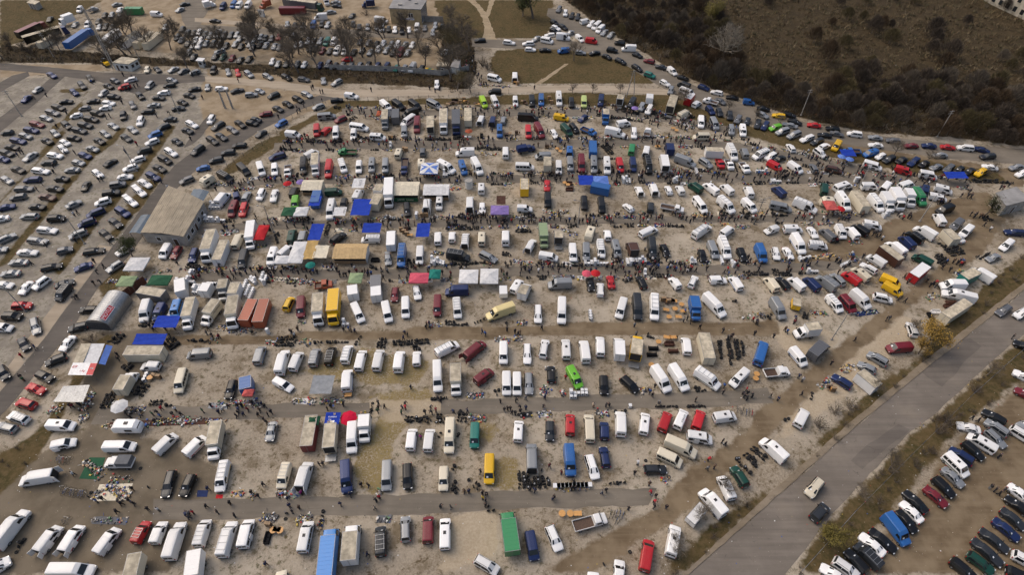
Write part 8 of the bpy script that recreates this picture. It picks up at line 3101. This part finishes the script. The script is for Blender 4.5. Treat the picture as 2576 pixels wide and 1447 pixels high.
# undergrowth: one mass of twigs and dead leaves
def clump(m, x, y, z, R, n, rr, mats_, flat=1.0):
    for _ in range(n):
        a = rr.uniform(0, 2 * PI); d = Vector((math.cos(a) * rr.uniform(.1, 1), math.sin(a) * rr.uniform(.1, 1), rr.uniform(.4, 1.2) * flat)); p = Vector((x + rr.gauss(0, R * .3), y + rr.gauss(0, R * .3), z)); q = p + d * R * rr.uniform(.5, 1.1); w_ = Vector((-d.y, d.x, 0)).normalized() * R * rr.uniform(.03, .09); m.add([p - w_, p + w_, q + w_ * .3], [(0, 1, 2)], rr.choice(mats_))
us = MB(); umats = [RUSTL, TWIG, plain('dry_grass', (.16, .12, .06), .9, 0, .3, .5, 0), plain('dull_moss_green', (.055, .06, .022), .9, 0, .3, .5, 0), plain('pale_dead_stalks', (.24, .19, .12), .9, 0, .3, .5, 0)]
for poly, N_ in ((ZONES['scrub'][0], 5200), (ZONES['scrub'][1], 900), (ZONES['scrub'][2], 160)):
    px = [p[0] for p in poly]; py = [p[1] for p in poly]; rn = np.random.RandomState(len(poly)); X_ = rn.uniform(min(px), max(px), N_ * 3); Y_ = rn.uniform(min(py), max(py), N_ * 3); ok = in_poly(X_, Y_, poly) & (np.abs(X_) < Y_ * .95 + 35)
    for x, y in list(zip(X_[ok], Y_[ok]))[:N_]:
        if blocked(x, y, .8): continue
        clump(us, x, y, gz(x, y) - .05 if poly is wood else 0, rt.uniform(.5, 1.7), 16, rt, rt.choice(((0, 0, 1), (1, 1, 0), (2, 4, 1), (0, 3, 1), (0, 1, 0))) if not (x > 82 and y > 188) else (2, 0, 2, 3, 4, 0))
o = link('undergrowth', us.mesh('undergrowth'), umats); o['kind'] = 'stuff'; tag(o, 'brown undergrowth and dead stalks covering the woodland floor', 'undergrowth')
gs = MB()
for poly in ZONES['grass']:
    px = [p[0] for p in poly]; py = [p[1] for p in poly]; ar = abs(sum(poly[i - 1][0] * poly[i][1] - poly[i][0] * poly[i - 1][1] for i in range(len(poly)))) / 2
    for _ in range(min(1500, int(ar * .9))):
        x = rt.uniform(min(px), max(px)); y = rt.uniform(min(py), max(py))
        if inside(x, y, poly) and not blocked(x, y, .2): clump(gs, x, y, 0, rt.uniform(.18, .5), 7, rt, rt.choice(((2, 3), (2, 2, 4), (3, 0), (2, 0))), .7)
o = link('dry_grass_tufts', gs.mesh('dry_grass_tufts'), umats); o['kind'] = 'stuff'; tag(o, 'dry grass tufts on the verges and banks', 'grass')
ws_ = MB(); ROADS = [p for n_, p in SHEET_KIND if n_ != 'concrete_apron']; rn = np.random.RandomState(3); NW = 60000
wy_ = 22 + 240 * rn.rand(NW) ** 1.3; wx_ = rn.uniform(-.86, .86, NW) * (wy_ * .73 + 75)
ok = np.sin(wx_ * .11 + 1.3 * np.sin(wy_ * .07)) + np.sin(wy_ * .13 + wx_ * .05) + .8 * np.sin(wx_ * .5 + 2 * np.sin(wy_ * .31)) * np.sin(wy_ * .43) > rn.uniform(.1, 1.6, NW)
for p in ROADS + ZONES['dirt']: ok &= ~in_poly(wx_, wy_, p)
for x, y in zip(wx_[ok], wy_[ok]): clump(ws_, x, y, 0, rt.uniform(.08, .24), 3, rt, rt.choice(((2, 3), (3, 0), (0, 0), (0, 3))), .5)
o = link('weeds', ws_.mesh('weeds'), umats); o['kind'] = 'stuff'; tag(o, 'low weeds scattered over the stony market ground', 'weeds')
st_ = MB()
for _ in range(5000):
    y = 22 + 150 * rt.random() ** 1.6; x = rt.uniform(-.86, .86) * (y * .73 + 75); s = rt.uniform(.03, .11)
    st_.box(x, y, -.01, s, s * rt.uniform(.6, 1), s * .7, rt.uniform(0, 3), 0, .6)
lt = MB()
for _ in range(1400):
    y = 22 + 190 * rt.random() ** 1.5; x = rt.uniform(-.86, .86) * (y * .73 + 75); s = rt.uniform(.05, .2); lt.box(x, y, .03, s, s * rt.uniform(.5, 1), .02, rt.uniform(0, 3), rt.choice((0, 0, 0, 1, 2, 3, 4)))
o = link('litter', lt.mesh('litter'), GC); o['kind'] = 'stuff'; tag(o, 'scraps of paper and packaging littering the ground', 'litter')
o = link('loose_stones', st_.mesh('loose_stones'), plain('chalk_stone', (.48, .43, .35), .9, 0, .3, 3, 0)); o['kind'] = 'stuff'; tag(o, 'loose pale stones littering the market ground', 'stones')
